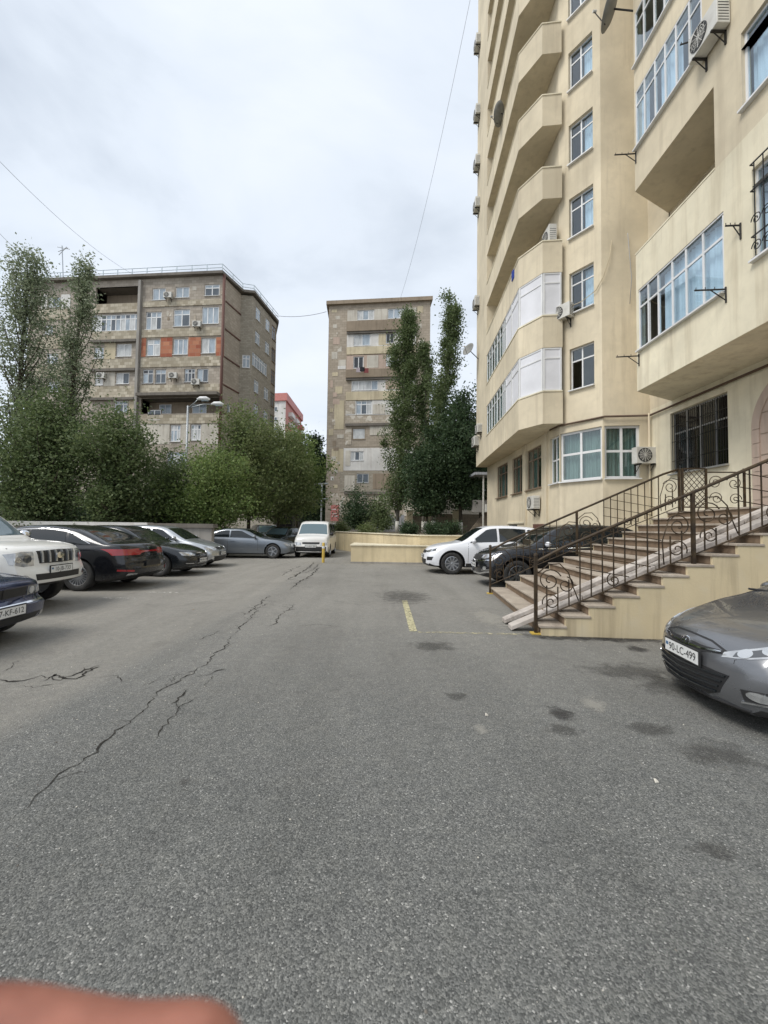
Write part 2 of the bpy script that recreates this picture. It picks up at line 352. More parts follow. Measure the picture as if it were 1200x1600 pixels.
def leaf_mat(name, a, b, c):
    t = NT(name); g = t.n.new('ShaderNodeNewGeometry'); v = t.coord()
    col = t.mix(g.outputs['Random Per Island'], a, b)
    col = t.mix(t.ramp(t.noise(v, 0.8, 3, 0.6), [(0.45, 0), (0.75, 0.6)]), col, c)
    t.set(col, 0.55, spec=0.35)
    tl = t.n.new('ShaderNodeBsdfTranslucent'); t.l.new(col, tl.inputs[0]); ms = t.n.new('ShaderNodeMixShader'); ms.inputs[0].default_value = 0.42
    t.l.new(t.p.outputs[0], ms.inputs[1]); t.l.new(tl.outputs[0], ms.inputs[2]); t.l.new(ms.outputs[0], t.out.inputs[0])
leaf_mat('leaf_poplar', (0.105, 0.155, 0.055), (0.255, 0.300, 0.150), (0.140, 0.185, 0.075))
leaf_mat('leaf_mid', (0.078, 0.122, 0.042), (0.205, 0.250, 0.115), (0.105, 0.150, 0.055))
leaf_mat('leaf_grey', (0.150, 0.195, 0.105), (0.345, 0.380, 0.260), (0.210, 0.250, 0.150))
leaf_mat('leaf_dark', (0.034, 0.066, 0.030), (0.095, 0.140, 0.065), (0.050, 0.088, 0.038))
leaf_mat('leaf_bright', (0.110, 0.180, 0.045), (0.265, 0.330, 0.115), (0.150, 0.195, 0.070))
leaf_mat('leaf_olive', (0.105, 0.155, 0.050), (0.245, 0.285, 0.120), (0.165, 0.170, 0.080))
# vehicles
def car_paint(name, c, metal=0.4, rough=0.28, dust=(0.35, 0.32, 0.27), d=0.10):
    t = NT(name); v = t.coord(); nn = t.noise(v, 2.2, 5, 0.65)
    t.set(t.mix(t.math('MULTIPLY', t.ramp(nn, [(0.35, 0), (0.8, 1)]), d), c, dust), t.ramp(nn, [(0.3, rough), (0.8, rough+0.12)]), metal, coat=0.7)
car_paint('paint_grey', (0.19, 0.195, 0.205), 0.7, 0.24, d=0.05)
car_paint('paint_white', (0.80, 0.79, 0.75), 0.0, 0.30, d=0.10)
car_paint('paint_pearl', (0.80, 0.81, 0.84), 0.0, 0.28, d=0.06)
car_paint('paint_black', (0.006, 0.007, 0.010), 0.2, 0.20, d=0.02)
car_paint('paint_navy', (0.010, 0.020, 0.075), 0.4, 0.22, d=0.03)
car_paint('paint_dark', (0.014, 0.018, 0.022), 0.4, 0.22, d=0.03)
car_paint('paint_silver', (0.50, 0.52, 0.54), 0.75, 0.28)
car_paint('paint_steel', (0.20, 0.225, 0.255), 0.7, 0.28)
car_paint('paint_van', (0.74, 0.73, 0.70), 0.0, 0.35, d=0.2)
t = NT('car_glass'); t.set((0.012, 0.016, 0.018), 0.03, spec=0.75)
t = NT('car_glass_pale'); t.set((0.10, 0.15, 0.17), 0.03, spec=0.9)
t = NT('plastic_black'); v = t.coord(); t.set(t.ramp(t.noise(v, 4, 4), [(0.3, (0.014, 0.014, 0.015)), (0.8, (0.032, 0.031, 0.030))]), 0.55)
t = NT('rubber'); v = t.coord(); t.set(t.ramp(t.noise(v, 12, 4), [(0.3, (0.015, 0.015, 0.015)), (0.8, (0.045, 0.043, 0.040))]), 0.8)
t = NT('rim_alloy'); t.set((0.50, 0.51, 0.53), 0.30, 0.9)
t = NT('rim_dark'); t.set((0.20, 0.21, 0.22), 0.35, 0.9)
t = NT('chrome'); t.set((0.75, 0.76, 0.78), 0.10, 1.0)
t = NT('headlight'); v = t.coord((6, 6, 6)); t.set(t.ramp(t.noise(v, 1.3, 2), [(0.3, (0.26, 0.27, 0.29)), (0.65, (0.52, 0.53, 0.54))]), 0.06, 0.35, spec=0.9, coat=1.0)
t = NT('lamp_lens'); t.set((0.62, 0.63, 0.63), 0.14, 0.75, coat=1.0)
t = NT('lamp_dark'); t.set((0.09, 0.095, 0.10), 0.06, 0.3, coat=1.0)
t = NT('tail_red'); t.set((0.32, 0.012, 0.018), 0.10, coat=1.0)
t = NT('amber'); t.set((0.55, 0.18, 0.02), 0.15, coat=1.0)
t = NT('plate_white'); t.set((0.72, 0.72, 0.70), 0.4)
t = NT('plate_ink'); t.set((0.012, 0.012, 0.014), 0.5)
t = NT('skin'); v = t.coord(); t.bump(t.noise(v, 900, 4, 0.7), 0.25, 0.0006); t.set(t.ramp(t.noise(v, 90, 4), [(0.3, (0.22, 0.082, 0.055)), (0.7, (0.38, 0.155, 0.105))]), 0.5); t.p.inputs['Subsurface Weight'].default_value = 0.15; t.p.inputs['Subsurface Radius'].default_value = (0.01, 0.004, 0.002)
t = NT('nail'); t.set((0.62, 0.36, 0.30), 0.25)
t = NT('sleeve'); t.set((0.05, 0.055, 0.07), 0.9)
for nm, c in (('cloth_red', (0.22, 0.06, 0.06)), ('cloth_white', (0.7, 0.7, 0.7)), ('cloth_purple', (0.42, 0.36, 0.38)), ('cloth_black', (0.02, 0.02, 0.025))):
    t = NT(nm); t.set(c, 0.9)
# ================================================================== SETTING
m = MB(); m.add([(-300,-60,-0.03),(300,-60,-0.03),(300,900,-0.03),(-300,900,-0.03)], [(0,1,2,3)])
struct(m.build('ground', 'far_ground'))
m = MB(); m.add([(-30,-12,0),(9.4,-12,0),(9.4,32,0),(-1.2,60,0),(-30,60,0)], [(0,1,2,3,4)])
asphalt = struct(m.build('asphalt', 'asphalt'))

# cracks (ragged strips laid on the surface, the shade of their depth painted dark)
def crack(pts, w0, w1, seed, jit=0.035, branch=True):
    rnd = random.Random(seed); P = []
    for i in range(len(pts)-1):
        a, b = Vector(pts[i]), Vector(pts[i+1]); n = max(3, int((b-a).length/0.035))
        for k in range(n): P.append(a.lerp(b, k/n))
    P.append(Vector(pts[-1])); vs, fs = [], []; off = 0.0; W = 1.0; cs = []
    for i, p in enumerate(P):
        d = (P[min(i+1, len(P)-1)] - P[max(i-1, 0)]); d.normalize(); nn = Vector((-d.y, d.x))
        off = off*0.80 + rnd.uniform(-jit, jit)*0.75; W = 0.6*W + 0.4*rnd.choice((0.12, 0.3, 0.6, 1.0, 1.9))
        f = i/(len(P)-1); w = 0.40*(w0 + (w1-w0)*f) * W * min(1, 6*f+0.12, 6*(1-f)+0.12)
        c = p + nn*off; cs.append((c, d, nn)); e1, e2 = rnd.uniform(0.6, 1.5)*w, rnd.uniform(0.6, 1.5)*w
        vs += [(c.x+nn.x*e1, c.y+nn.y*e1, 0.004), (c.x-nn.x*e2, c.y-nn.y*e2, 0.004)]
    for i in range(len(P)-1): fs.append((2*i, 2*i+1, 2*i+3, 2*i+2))
    MB().add(vs, fs).build('crack', 'crack', asphalt)
    if branch:
        for c, d, nn in cs[4:-4]:
            if rnd.random() < 0.07:
                s_ = rnd.choice((-1, 1)); q = c + nn*s_*rnd.uniform(0.06, 0.22) + d*rnd.uniform(-0.1, 0.25)
                crack([c, c.lerp(q, 0.5) + d*0.03, q], w0*0.7, w0*0.25, rnd.randint(0, 9999), 0.02, False)
def px_line(pl): return [gnd(x, y).xy for x, y in pl]
crack(px_line([(-30,1300),(28,1262),(85,1222),(130,1190),(170,1158),(205,1120),(235,1090),(262,1072),(300,1050),(330,1030),(350,1006),(364,992)]), 0.009, 0.016, 1)
crack(px_line([(364,992),(388,972),(402,952),(420,940)]), 0.014, 0.018, 2)
crack(px_line([(240,1155),(262,1135),(275,1118),(288,1104),(310,1088)]), 0.010, 0.008, 3)
crack(px_line([(305,1056),(330,1054),(352,1046)]), 0.022, 0.03, 4)
crack(px_line([(262,1075),(275,1060),(292,1052),(310,1047)]), 0.008, 0.012, 5)
crack(px_line([(270,1100),(280,1088),(284,1078)]), 0.02, 0.012, 6)
crack(px_line([(420,980),(432,966),(445,955),(462,944)]), 0.022, 0.016, 7)
crack(px_line([(445,908),(460,900),(474,893),(486,884),(492,878)]), 0.05, 0.04, 8)
crack(px_line([(452,922),(470,908),(488,898),(500,886)]), 0.03, 0.05, 9)
crack(px_line([(380,962),(396,950),(410,940),(424,930)]), 0.02, 0.02, 10)
crack(px_line([(0,1062),(30,1066),(62,1058),(95,1060),(125,1048),(158,1040)]), 0.02, 0.045, 11, 0.05)
crack(px_line([(60,1066),(88,1052),(118,1058),(150,1042)]), 0.012, 0.05, 12, 0.05)
crack(px_line([(30,1072),(60,1074),(84,1070)]), 0.01, 0.012, 13)
crack(px_line([(0,1050),(18,1042),(34,1032)]), 0.008, 0.01, 14)
crack(px_line([(150,1062),(172,1058),(190,1066)]), 0.008, 0.01, 15)
crack(px_line([(460,978),(500,976),(525,979)]), 0.012, 0.014, 16, 0.01)
crack(px_line([(220,1072),(262,1060),(292,1050)]), 0.006, 0.006, 17)
crack(px_line([(318,1075),(324,1064),(328,1056)]), 0.006, 0.006, 18)
crack(px_line([(310,1000),(340,988),(352,985)]), 0.012, 0.012, 19)
crack(px_line([(476,896),(490,890),(498,880)]), 0.03, 0.02, 20)
crack(px_line([(440,900),(458,889),(470,884)]), 0.03, 0.02, 21)

def blotch(name, cx, cy, rx, ry, mat, seed):
    rnd = random.Random(seed); c = gnd(cx, cy); n = 26
    a = abs(gnd(cx+rx, cy).x - c.x); b = abs(gnd(cx, cy-ry).y - c.y)
    z = 0.0045 + 0.0004*(seed % 12)
    vs = [(c.x + a*1.25*math.cos(2*math.pi*k/n), c.y + b*1.25*math.sin(2*math.pi*k/n), z) for k in range(n)]
    MB().add(vs, [tuple(range(n))]).build(name, mat, asphalt)
blotch('oil_stain', 632, 932, 40, 10, 'damp', 1); blotch('oil_stain', 676, 1010, 36, 7, 'damp', 2)
blotch('oil_stain', 876, 1116, 20, 10, 'oil', 3); blotch('oil_stain', 995, 1014, 16, 5, 'oil', 4)
blotch('oil_stain', 715, 1088, 18, 7, 'damp', 5); blotch('oil_stain', 880, 1140, 28, 10, 'damp', 6)
blotch('oil_stain', 985, 1050, 70, 14, 'damp', 7); blotch('oil_stain', 1110, 1330, 36, 14, 'damp', 8)
blotch('oil_stain', 1130, 1180, 60, 22, 'damp', 9); blotch('oil_stain', 1015, 1140, 34, 12, 'damp', 10)
blotch('oil_stain', 905, 997, 60, 5, 'oil', 11); blotch('oil_stain', 985, 999, 70, 5, 'oil', 19); blotch('oil_stain', 845, 994, 40, 4, 'damp', 20); blotch('oil_stain', 1060, 1075, 60, 16, 'damp', 21)
blotch('pale_patch', 926, 1100, 18, 12, 'dust', 12); blotch('pale_patch', 752, 1140, 12, 8, 'dust', 13)
blotch('pale_patch', 766, 966, 26, 14, 'dust', 15)
blotch('oil_stain', 290, 1222, 10, 9, 'damp', 16); 

# loose grit and small stones scattered over the asphalt
rg = np.random.default_rng(3); m = MB()
for k in range(2600):
    if k < 900: gx, gy = rg.uniform(-6, 3.0), 1.3 + 9*rg.random()**1.6
    elif k < 1700: gx, gy = rg.normal(3.6, 1.3), rg.normal(5.65, 0.35)
    else: gx, gy = rg.normal(-2.15, 0.45), 2.2 + 7*rg.random()
    if gx > 6.5: continue
    r = 0.0025 + 0.0055*rg.random()**3; a = rg.uniform(0, 6.28); h = r*rg.uniform(0.6, 1.2)
    pts = [(gx+r*rg.uniform(0.6, 1.2)*math.cos(a+q), gy+r*rg.uniform(0.6, 1.2)*math.sin(a+q), 0.001) for q in (0, 1.6, 3.1, 4.7)]
    m.add(pts + [(gx, gy, h)], [(0,1,4),(1,2,4),(2,3,4),(3,0,4)], int(rg.integers(0, 3)))
grit = m.build('grit', ['old_plaster', 'concrete_dark', 'concrete'], asphalt); grit['kind'] = 'stuff'
def strip(p, q, w, mat, name='painted_line', z=0.004):
    p, q = Vector(p), Vector(q); d = (q-p).normalized(); n = Vector((-d.y, d.x))*w/2; vs = []; N = 12
    for k in range(N+1):
        c = p.lerp(q, k/N); vs += [(c.x+n.x, c.y+n.y, z), (c.x-n.x, c.y-n.y, z)]
    MB().add(vs, [(2*k+1, 2*k, 2*k+2, 2*k+3) for k in range(N)]).build(name, mat, asphalt)
strip((0.45, 6.12), (0.45, 8.7), 0.11, 'yellow_paint')
strip((0.52, 6.09), (2.02, 6.03), 0.085, 'worn_yellow')
strip(gnd(470, 880).xy, gnd(640, 882).xy, 0.05, 'worn_yellow', z=0.0085)
for x, y in ((196, 935), (300, 910), (345, 896), (262, 926)):
    c = gnd(x, y); strip((c.x-0.5, c.y), (c.x+0.25, c.y+0.02), 0.12, 'white_paint')

# raised garden behind the yellow walls
WA, WB, WC = (-4.3, 31.0), (1.55, 18.05), (6.2, 17.95)
m = MB(); m.prism([(WA[0]+0.1, WA[1]), (WB[0]+0.1, WB[1]+0.15), (6.4, 18.1), (6.4, 26.4), (30, 26.4), (30, 60), (-6, 60), (-6, 48)], -0.02, 1.12)
struct(m.build('garden_terrace', 'soil'))
w = thing('retaining_wall', 'long yellow plastered retaining wall holding up the garden behind', 'wall', (WB[0], WB[1], 0))
def wallseg(p, q, th, z0, z1):
    p, q = Vector(p), Vector(q); d = (q-p).normalized(); n = Vector((-d.y, d.x))
    return [tuple(p), tuple(q), tuple(q+n*th), tuple(p+n*th)]
m = MB(); m.prism([WA, WB, WC, (6.2, 18.15), (1.68, 18.25), (WA[0]+0.22, WA[1]+0.05)], 0, 1.18); m.build('wall_body', 'wall_yellow', w)
m = MB(); m.prism([(WA[0]-0.05, WA[1]), (WB[0]-0.04, WB[1]-0.05), (6.2, 17.90), (6.2, 18.2), (1.72, 18.3), (WA[0]+0.28, WA[1]+0.05)], 1.18, 1.225); m.build('coping', 'stucco_pale', w)
w = thing('low_wall', 'low cream box wall standing at the end of the asphalt', 'wall', (2, 17.55, 0))
m = MB(); m.prism([(-1.37, 17.55), (6.1, 17.5), (6.1, 17.86), (1.2, 17.9), (-1.37, 19.9)], 0.07, 0.74); m.build('wall_body', 'wall_yellow', w)
m = MB(); m.prism([(-1.41, 17.51), (6.1, 17.46), (6.1, 17.88), (1.2, 17.93), (-1.41, 20.0)], 0.74, 0.785); m.build('coping', 'stucco_pale', w)
m = MB(); m.prism([(-1.38, 17.53), (6.1, 17.48), (6.1, 17.8), (-1.3, 19.0)], 0.0, 0.07); m.build('plinth', 'concrete', w)

# ================================================================== building kit
def wall(name, mat, p0, p1, z0, z1, holes, parent, depth=0.22, cap=False):
    """Wall face from p0 to p1 (left to right seen from outside) with rectangular openings and reveals."""
    p0, p1 = Vector(p0), Vector(p1); L = (p1-p0).length; u = (p1-p0)/L; n = Vector((u.y, -u.x))
    def P(a, z, d=0.0): q = p0 + u*a - n*d; return (q.x, q.y, z)
    xs = sorted({0.0, L, *[max(0, min(L, h[i])) for h in holes for i in (0, 1)]}); zs = sorted({z0, z1, *[max(z0, min(z1, h[i])) for h in holes for i in (2, 3)]})
    m = MB()
    for i in range(len(xs)-1):
        if xs[i+1]-xs[i] < 1e-5: continue
        for j in range(len(zs)-1):
            if zs[j+1]-zs[j] < 1e-5: continue
            cx, cz = (xs[i]+xs[i+1])/2, (zs[j]+zs[j+1])/2
            if any(h[0] < cx < h[1] and h[2] < cz < h[3] for h in holes): continue
            m.add([P(xs[i], zs[j]), P(xs[i+1], zs[j]), P(xs[i+1], zs[j+1]), P(xs[i], zs[j+1])], [(0,1,2,3)])
    for a, b, c, d in [h[:4] for h in holes]:
        dd = depth
        m.add([P(a,c), P(b,c), P(b,c,dd), P(a,c,dd)], [(0,1,2,3)]); m.add([P(a,d), P(a,d,dd), P(b,d,dd), P(b,d)], [(0,1,2,3)])
        m.add([P(a,c), P(a,c,dd), P(a,d,dd), P(a,d)], [(0,1,2,3)]); m.add([P(b,c), P(b,d), P(b,d,dd), P(b,c,dd)], [(0,1,2,3)])
    return m.build(name, mat, parent)

PR = random.Random(5)
V1 = ('pane_light', 'pane_light', 'pane_curtain', 'pane_far', 'pane_light'); V2 = ('pane_far', 'pane_black', 'pane_far', 'pane_light'); V3 = ('pane_curtain', 'pane_curtain', 'pane_light')
def window(parent, p0, p1, a, b, z0, z1, cols=(0.5,), transom=None, fmat='white_pvc', pmat='glass', fw=0.06, inset=0.10, curtain=None, sill=True, dark=(), name='window', cmat='curtain', thick=0.05, head=None):
    """Window filling the opening a..b, z0..z1 of the wall p0->p1: frame with mullions, panes and a curtain as sub-parts."""
    p0, p1 = Vector(p0), Vector(p1); u = (p1-p0).normalized(); n = Vector((u.y, -u.x)); U = Vector((u.x, u.y, 0)); N = Vector((n.x, n.y, 0)); Zv = Vector((0,0,1))
    def C(x, z, d): q = p0 + u*x - n*d; return Vector((q.x, q.y, z))
    m = MB(); W, Hh = b-a, z1-z0; xs = [a] + [a+W*c for c in cols] + [b]
    m.obox(C((a+b)/2, z0+fw/2, inset), U*(W/2), N*thick/2, Zv*fw/2); m.obox(C((a+b)/2, z1-fw/2, inset), U*(W/2), N*thick/2, Zv*fw/2)
    for x in (a+fw/2, b-fw/2): m.obox(C(x, (z0+z1)/2, inset), U*fw/2, N*thick/2, Zv*(Hh/2-fw))
    for x in xs[1:-1]: m.obox(C(x, (z0+z1)/2, inset), U*fw/2, N*(thick/2+0.002), Zv*(Hh/2-fw))
    zt = z0 + Hh*transom if transom else None
    if zt: m.obox(C((a+b)/2, zt, inset), U*(W/2-fw), N*(thick/2-0.003), Zv*fw/2)
    if sill: m.obox(C((a+b)/2, z0-0.02, 0.0), U*(W/2+0.02), N*0.10, Zv*0.02)
    w = m.build(name, fmat, parent)
    k = 0
    for i in range(len(xs)-1):
        for (c, d) in ([(z0+fw, zt-fw/2), (zt+fw/2, z1-fw)] if zt else [(z0+fw, z1-fw)]):
            l, r = xs[i] + (fw if i == 0 else fw/2), xs[i+1] - (fw if i == len(xs)-2 else fw/2)
            mm = MB(); mm.obox(C((l+r)/2, (c+d)/2, inset), U*(r-l)/2, N*0.004, Zv*(d-c)/2)
            if k not in dark: mm.build('pane', PR.choice(pmat) if isinstance(pmat, tuple) else pmat, w)
            k += 1
    if curtain:
        for (s, e_) in curtain:
            mm = MB(); K = max(6, int((e_-s)*W/0.05)); vs = []
            for q in range(K+1):
                x = a + W*(s + (e_-s)*q/K); d = inset + 0.16 + 0.025*math.sin(q*2.1) + 0.012*math.sin(q*0.7)
                vs += [tuple(C(x, z0, d)), tuple(C(x, z1, d))]
            mm.add(vs, [(2*q, 2*q+2, 2*q+3, 2*q+1) for q in range(K)]).build('curtain', cmat, w)
    return w

def along(p0, p1, x, Yguess=None):
    """distance along wall p0->p1 at which image column x meets it"""
    r = ray(x, 800); p0, p1 = Vector(p0), Vector(p1); d = p1-p0
    den = d.x*r.y - d.y*r.x
    return ((p0.y*r.x - p0.x*r.y)/den) * d.length

# ================================================================== YELLOW APARTMENT TOWER (right)
FH, Z1, NF = 2.87, 5.45, 12
TOP = Z1 + FH*NF
tower = thing('apartment_tower', 'tall yellow stucco apartment tower with stacked balconies on the right', 'building', (9, 14, 0))
A0, A1, A2, A3, A4 = (6.55, 26.4), (6.58, 15.55), (7.50, 14.22), (9.0, 14.0), (9.0, 3.0)
# far street wall (back of the balconies), ground floor windows
gz0, gz1 = 3.30, 5.12
h4 = []
for xa, xb in ((776, 793), (800, 816), (823, 846)): h4.append((along(A0, A1, xa), along(A0, A1, xb), gz0, gz1))
L4 = (Vector(A1)-Vector(A0)).length
h4.append((along(A0, A1, 860), L4-0.04, gz0, gz1))
hb = []
for k in range(2, NF):
    for (ya, yb) in ((2.0, 3.6), (5.0, 6.6), (8.4, 9.2)): hb.append((ya, yb, Z1+FH*k + (0.9 if ya < 8 else 0.1), Z1+FH*k+2.2))
wall('wall', 'stucco', A0, A1, 0, Z1, h4, tower)
wall('wall', 'stucco', A0, A1, Z1, TOP, hb, tower)
for h in h4[:3]: window(tower, A0, A1, *h[:2], h[2], h[3], (0.33, 0.66), 0.72, 'wood_frame', 'glass', curtain=((0, 0.45), (0.6, 1)), cmat='curtain_green')
window(tower, A0, A1, *h4[3][:2], h4[3][2], h4[3][3], (0.5,), 0.5, curtain=((0, 1),), cmat='curtain_green')
for h in hb:
    window(tower, A0, A1, *h[:2], h[2], h[3], (0.5,) if h[1]-h[0] > 1 else (), None, curtain=None, sill=False)
# chamfered wall with one window to a storey
L3 = (Vector(A2)-Vector(A1)).length
wa, wb = along(A1, A2, 891), along(A1, A2, 930)
h3 = [(0.02, L3-0.03, gz0, gz1)] + [(wa, wb, Z1+FH*k+1.2, Z1+FH*k+2.76) for k in range(NF)]
wall('wall', 'stucco', A1, A2, 0, TOP, h3, tower)
window(tower, A1, A2, *h3[0][:2], gz0, gz1, (0.5,), 0.55, curtain=((0, 1),), fw=0.08, cmat='curtain_green')
for k, h in enumerate(h3[1:]):
    window(tower, A1, A2, *h[:2], h[2], h[3], (0.47,), 0.72 if k != 0 else 0.7, pmat='glass_blue' if k else 'glass', fw=0.05, curtain=((0.5, 1),) if k else None, inset=0.14, dark=(0,) if k == 0 else ())
# wall facing the camera
L2 = (Vector(A3)-Vector(A2)).length
h2 = [(0.06, along(A2, A3, 1001), gz0, gz1)]
wall('wall', 'stucco', A2, A3, 0, TOP, h2, tower)
window(tower, A2, A3, *h2[0][:2], gz0, gz1, (0.5,), 0.52, curtain=((0, 1),), fw=0.08, cmat='curtain_green')
# near ground floor wall with dark window and arched doorway
L1 = 11.0
na, nb = along(A3, A4, 1049), along(A3, A4, 1140)
da = along(A3, A4, 1186)
h1 = [(na, nb, 3.30, 5.22), (da+0.12, da+2.1, 1.95, 4.3)]
wall('wall', 'stucco_pale', A3, A4, 0, 5.62, h1, tower, depth=0.3)
window(tower, A3, A4, na, nb, 3.30, 5.22, (0.26, 0.5, 0.75), 0.66, 'alu', 'glass_dark', fw=0.045, dark=(4,), inset=0.14)
m = MB()
for q in range(26):
    yv = 14.0 - (na + (nb-na)*(q+0.5)/26); m.box(9.035, 9.047, yv-0.006, yv+0.006, 3.34, 5.18)
for z in (3.7, 4.3, 4.8): m.box(9.032, 9.05, 14-nb+0.02, 14-na-0.02, z, z+0.014)
m.build('window_guard', 'iron_dark', tower)
# arched stone surround of the doorway
m = MB(); N = 22; yc = 14.0-(da+1.1); rin, rout = 0.99, 1.2
ring = []
for k in range(N+1):
    q = math.pi*k/N; ring.append((math.cos(q), math.sin(q)))
for k in range(-5, N+5):
    if k < 0: ya0, za0, ya1, za1 = 1, (k+5)/5, 1, (k+6)/5
    pass
def arch_block(p, q, r0, r1, x0, x1):
    return [(x, yc + r*c, 4.0 + r*s*1.05) for x in (x0, x1) for r in (r0, r1) for (c, s) in (p, q)]
for k in range(N):
    v8 = arch_block(ring[k], ring[k+1], rin, rout, 8.94, 9.06)
    MB().add(v8, [(0,1,3,2),(4,6,7,5),(0,4,5,1),(2,3,7,6),(0,2,6,4),(1,5,7,3)]).build('arch_stone', 'old_pink', tower, recalc=True)
for k in range(6):
    z0, z1 = 1.95 + 2.05*k/6, 1.95 + 2.05*(k+1)/6 - 0.012
    for s in (-1, 1):
        a, b = sorted((yc + s*rin, yc + s*rout)); MB().box(8.94, 9.06, a, b, z0, z1).build('arch_stone', 'old_pink', tower)
m = MB(); m.prism([(yc-rin, 1.95), (yc+rin, 1.95), (yc+rin, 4.0)] + [(yc + rin*c, 4.0 + rin*s*1.05) for c, s in ring[1:-1]] + [(yc-rin, 4.0)], 0, 0.03)
m.v = [(8.985 - p[2]*0.5, p[0], p[1]) for p in m.v]; m.build('door', 'old_pink', tower, recalc=True)
m = MB()
for k in range(5): m.box(8.955, 8.969, yc-rin+0.02, yc+rin-0.02, 2.35+k*0.5, 2.365+k*0.5)
m.build('door_grooves', 'old_brown', tower)

# near block above the ground floor
BX = 7.42
B0, B1 = (BX, 12.12), (BX, 3.0)
E0 = (9.0, 12.95)
def bl(x): return along(B0, B1, x)
# first-storey bay
wz = (Z1+1.34, Z1+3.16)
hb1 = [(0.10, bl(1139), wz[0], wz[1]), (bl(1186), bl(1186)+1.3, 7.0, 8.9)]
bay = wall('wall', 'stucco_pale', B0, B1, 5.62, 9.74, hb1, tower, depth=0.2)
wall('wall', 'stucco', E0, B0, 5.62, 9.74, [], tower)
wall('wall', 'stucco', A3, (9.0, 12.9), 5.62, TOP, [], tower)
wj = bl(1127)
hb2 = [(bl(1173)-wj, bl(1173)-wj+1.4, 10.35, 12.05)]
B2 = (BX, 12.12-wj)
wall('wall', 'stucco', B2, B1, 9.74, 11.70, [(h[0], h[1], h[2], 11.70) for h in hb2], tower, depth=0.2)
zf = [Z1+FH*k for k in range(NF+1)]
hb3 = [(0.06, bl(1110), 12.93, 14.72), (bl(1173), bl(1173)+1.4, 11.70, 12.05)] + [(0.06, bl(1110), zf[k]+1.45, zf[k]+3.15) for k in range(3, NF-1)]
wall('wall', 'stucco', B0, B1, 11.70, TOP, hb3, tower, depth=0.2)
wall('wall', 'stucco', E0, B0, 11.70, TOP, [], tower)
window(tower, B0, B1, *hb1[0][:2], *wz, (0.14, 0.28, 0.46, 0.62, 0.80), 0.70, pmat='glass_blue', fw=0.055, inset=0.04, curtain=((0.28, 1),), dark=(2,))
window(tower, B0, B1, *hb1[1][:2], 7.0, 8.9, (0.5,), None, pmat='glass_blue', curtain=((0, 1),))
window(tower, B2, B1, *hb2[0][:2], 10.35, 12.05, (0.5,), None, pmat='glass_blue', curtain=((0, 1),))
window(tower, B0, B1, *hb3[0][:2], 12.93, 14.72, (0.16, 0.34, 0.5, 0.66, 0.84), 0.74, pmat='glass_blue', fw=0.05, inset=0.03, curtain=((0.0, 0.16), (0.34, 0.66)))
for h in hb3[2:]:
    window(tower, B0, B1, *h[:2], h[2], h[3], (0.16, 0.34, 0.5, 0.66, 0.84), 0.74, pmat='glass', fw=0.05, inset=0.03)
# soffits and loggia interior of the near block
MB().add([(BX, 12.12, 5.62), (9.0, 12.95, 5.62), (9.0, 3.0, 5.62), (BX, 3.0, 5.62)], [(0,1,2,3)]).build('bay_soffit', 'stucco_pale', tower)
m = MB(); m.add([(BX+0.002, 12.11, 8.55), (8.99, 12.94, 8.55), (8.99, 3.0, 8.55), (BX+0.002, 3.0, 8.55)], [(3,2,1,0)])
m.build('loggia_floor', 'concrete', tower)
MB().add([(BX, 12.12, 11.70), (9.0, 12.95, 11.70), (9.0, 12.12-wj, 11.70), (BX, 12.12-wj, 11.70)], [(0,1,2,3)]).build('loggia_ceiling', 'stucco', tower)
wall('wall', 'stucco', (9.0, 12.95), (9.0, 12.12-wj), 8.55, 11.70, [(1.2, 2.0, 8.6, 10.7)], tower)
window(tower, (9.0, 12.95), (9.0, 12.12-wj), 1.2, 2.0, 8.6, 10.7, (), 0.4, sill=False)
wall('wall', 'stucco', (9.0, 12.12-wj), (BX, 12.12-wj), 8.55, 11.70, [], tower)     # closes the near end, seen from inside
m = MB(); m.prism([(BX-0.012, 12.135), (BX-0.012, 12.12-wj), (BX+0.15, 12.12-wj), (BX+0.15, 12.04), (9.0, 12.84), (9.0, 12.965)], 9.742, 9.785); m.build('parapet_coping', 'stucco_pale', tower)
wall('wall', 'stucco', (BX+0.14, 12.12-wj), (BX+0.14, 12.05), 8.55, 9.742, [], tower)

# window guard with scrolls at the right edge of the view
m = MB(); yg = 12.12 - bl(1191)
for k in range(7): m.box(BX-0.09, BX-0.075, yg-1.28+0.2*k, yg-1.265+0.2*k, 7.0, 8.95)
for z in (7.0, 7.45, 8.4, 8.95):
    m.box(BX-0.09, BX-0.07, yg-1.3, yg+0.02, z-0.012, z+0.012); m.box(BX-0.09, BX, yg-0.0, yg+0.02, z-0.01, z+0.01)
def spiral(c, r, turns, ax, ay, n=26, start=0.0, inner=0.15):
    return [Vector(c) + Vector(ax)*(r*(1-(1-inner)*k/n)*math.cos(start+turns*2*math.pi*k/n)) + Vector(ay)*(r*(1-(1-inner)*k/n)*math.sin(start+turns*2*math.pi*k/n)) for k in range(n+1)]
for (dy, z) in ((-0.12, 7.2), (-0.36, 7.2), (-0.12, 7.75), (-0.36, 7.75)):
    m.tube(spiral((BX-0.10, yg+dy, z), 0.12, 1.6, (0,1,0), (0,0,1)), 0.010, 5)
m.build('window_guard', 'iron_dark', tower)

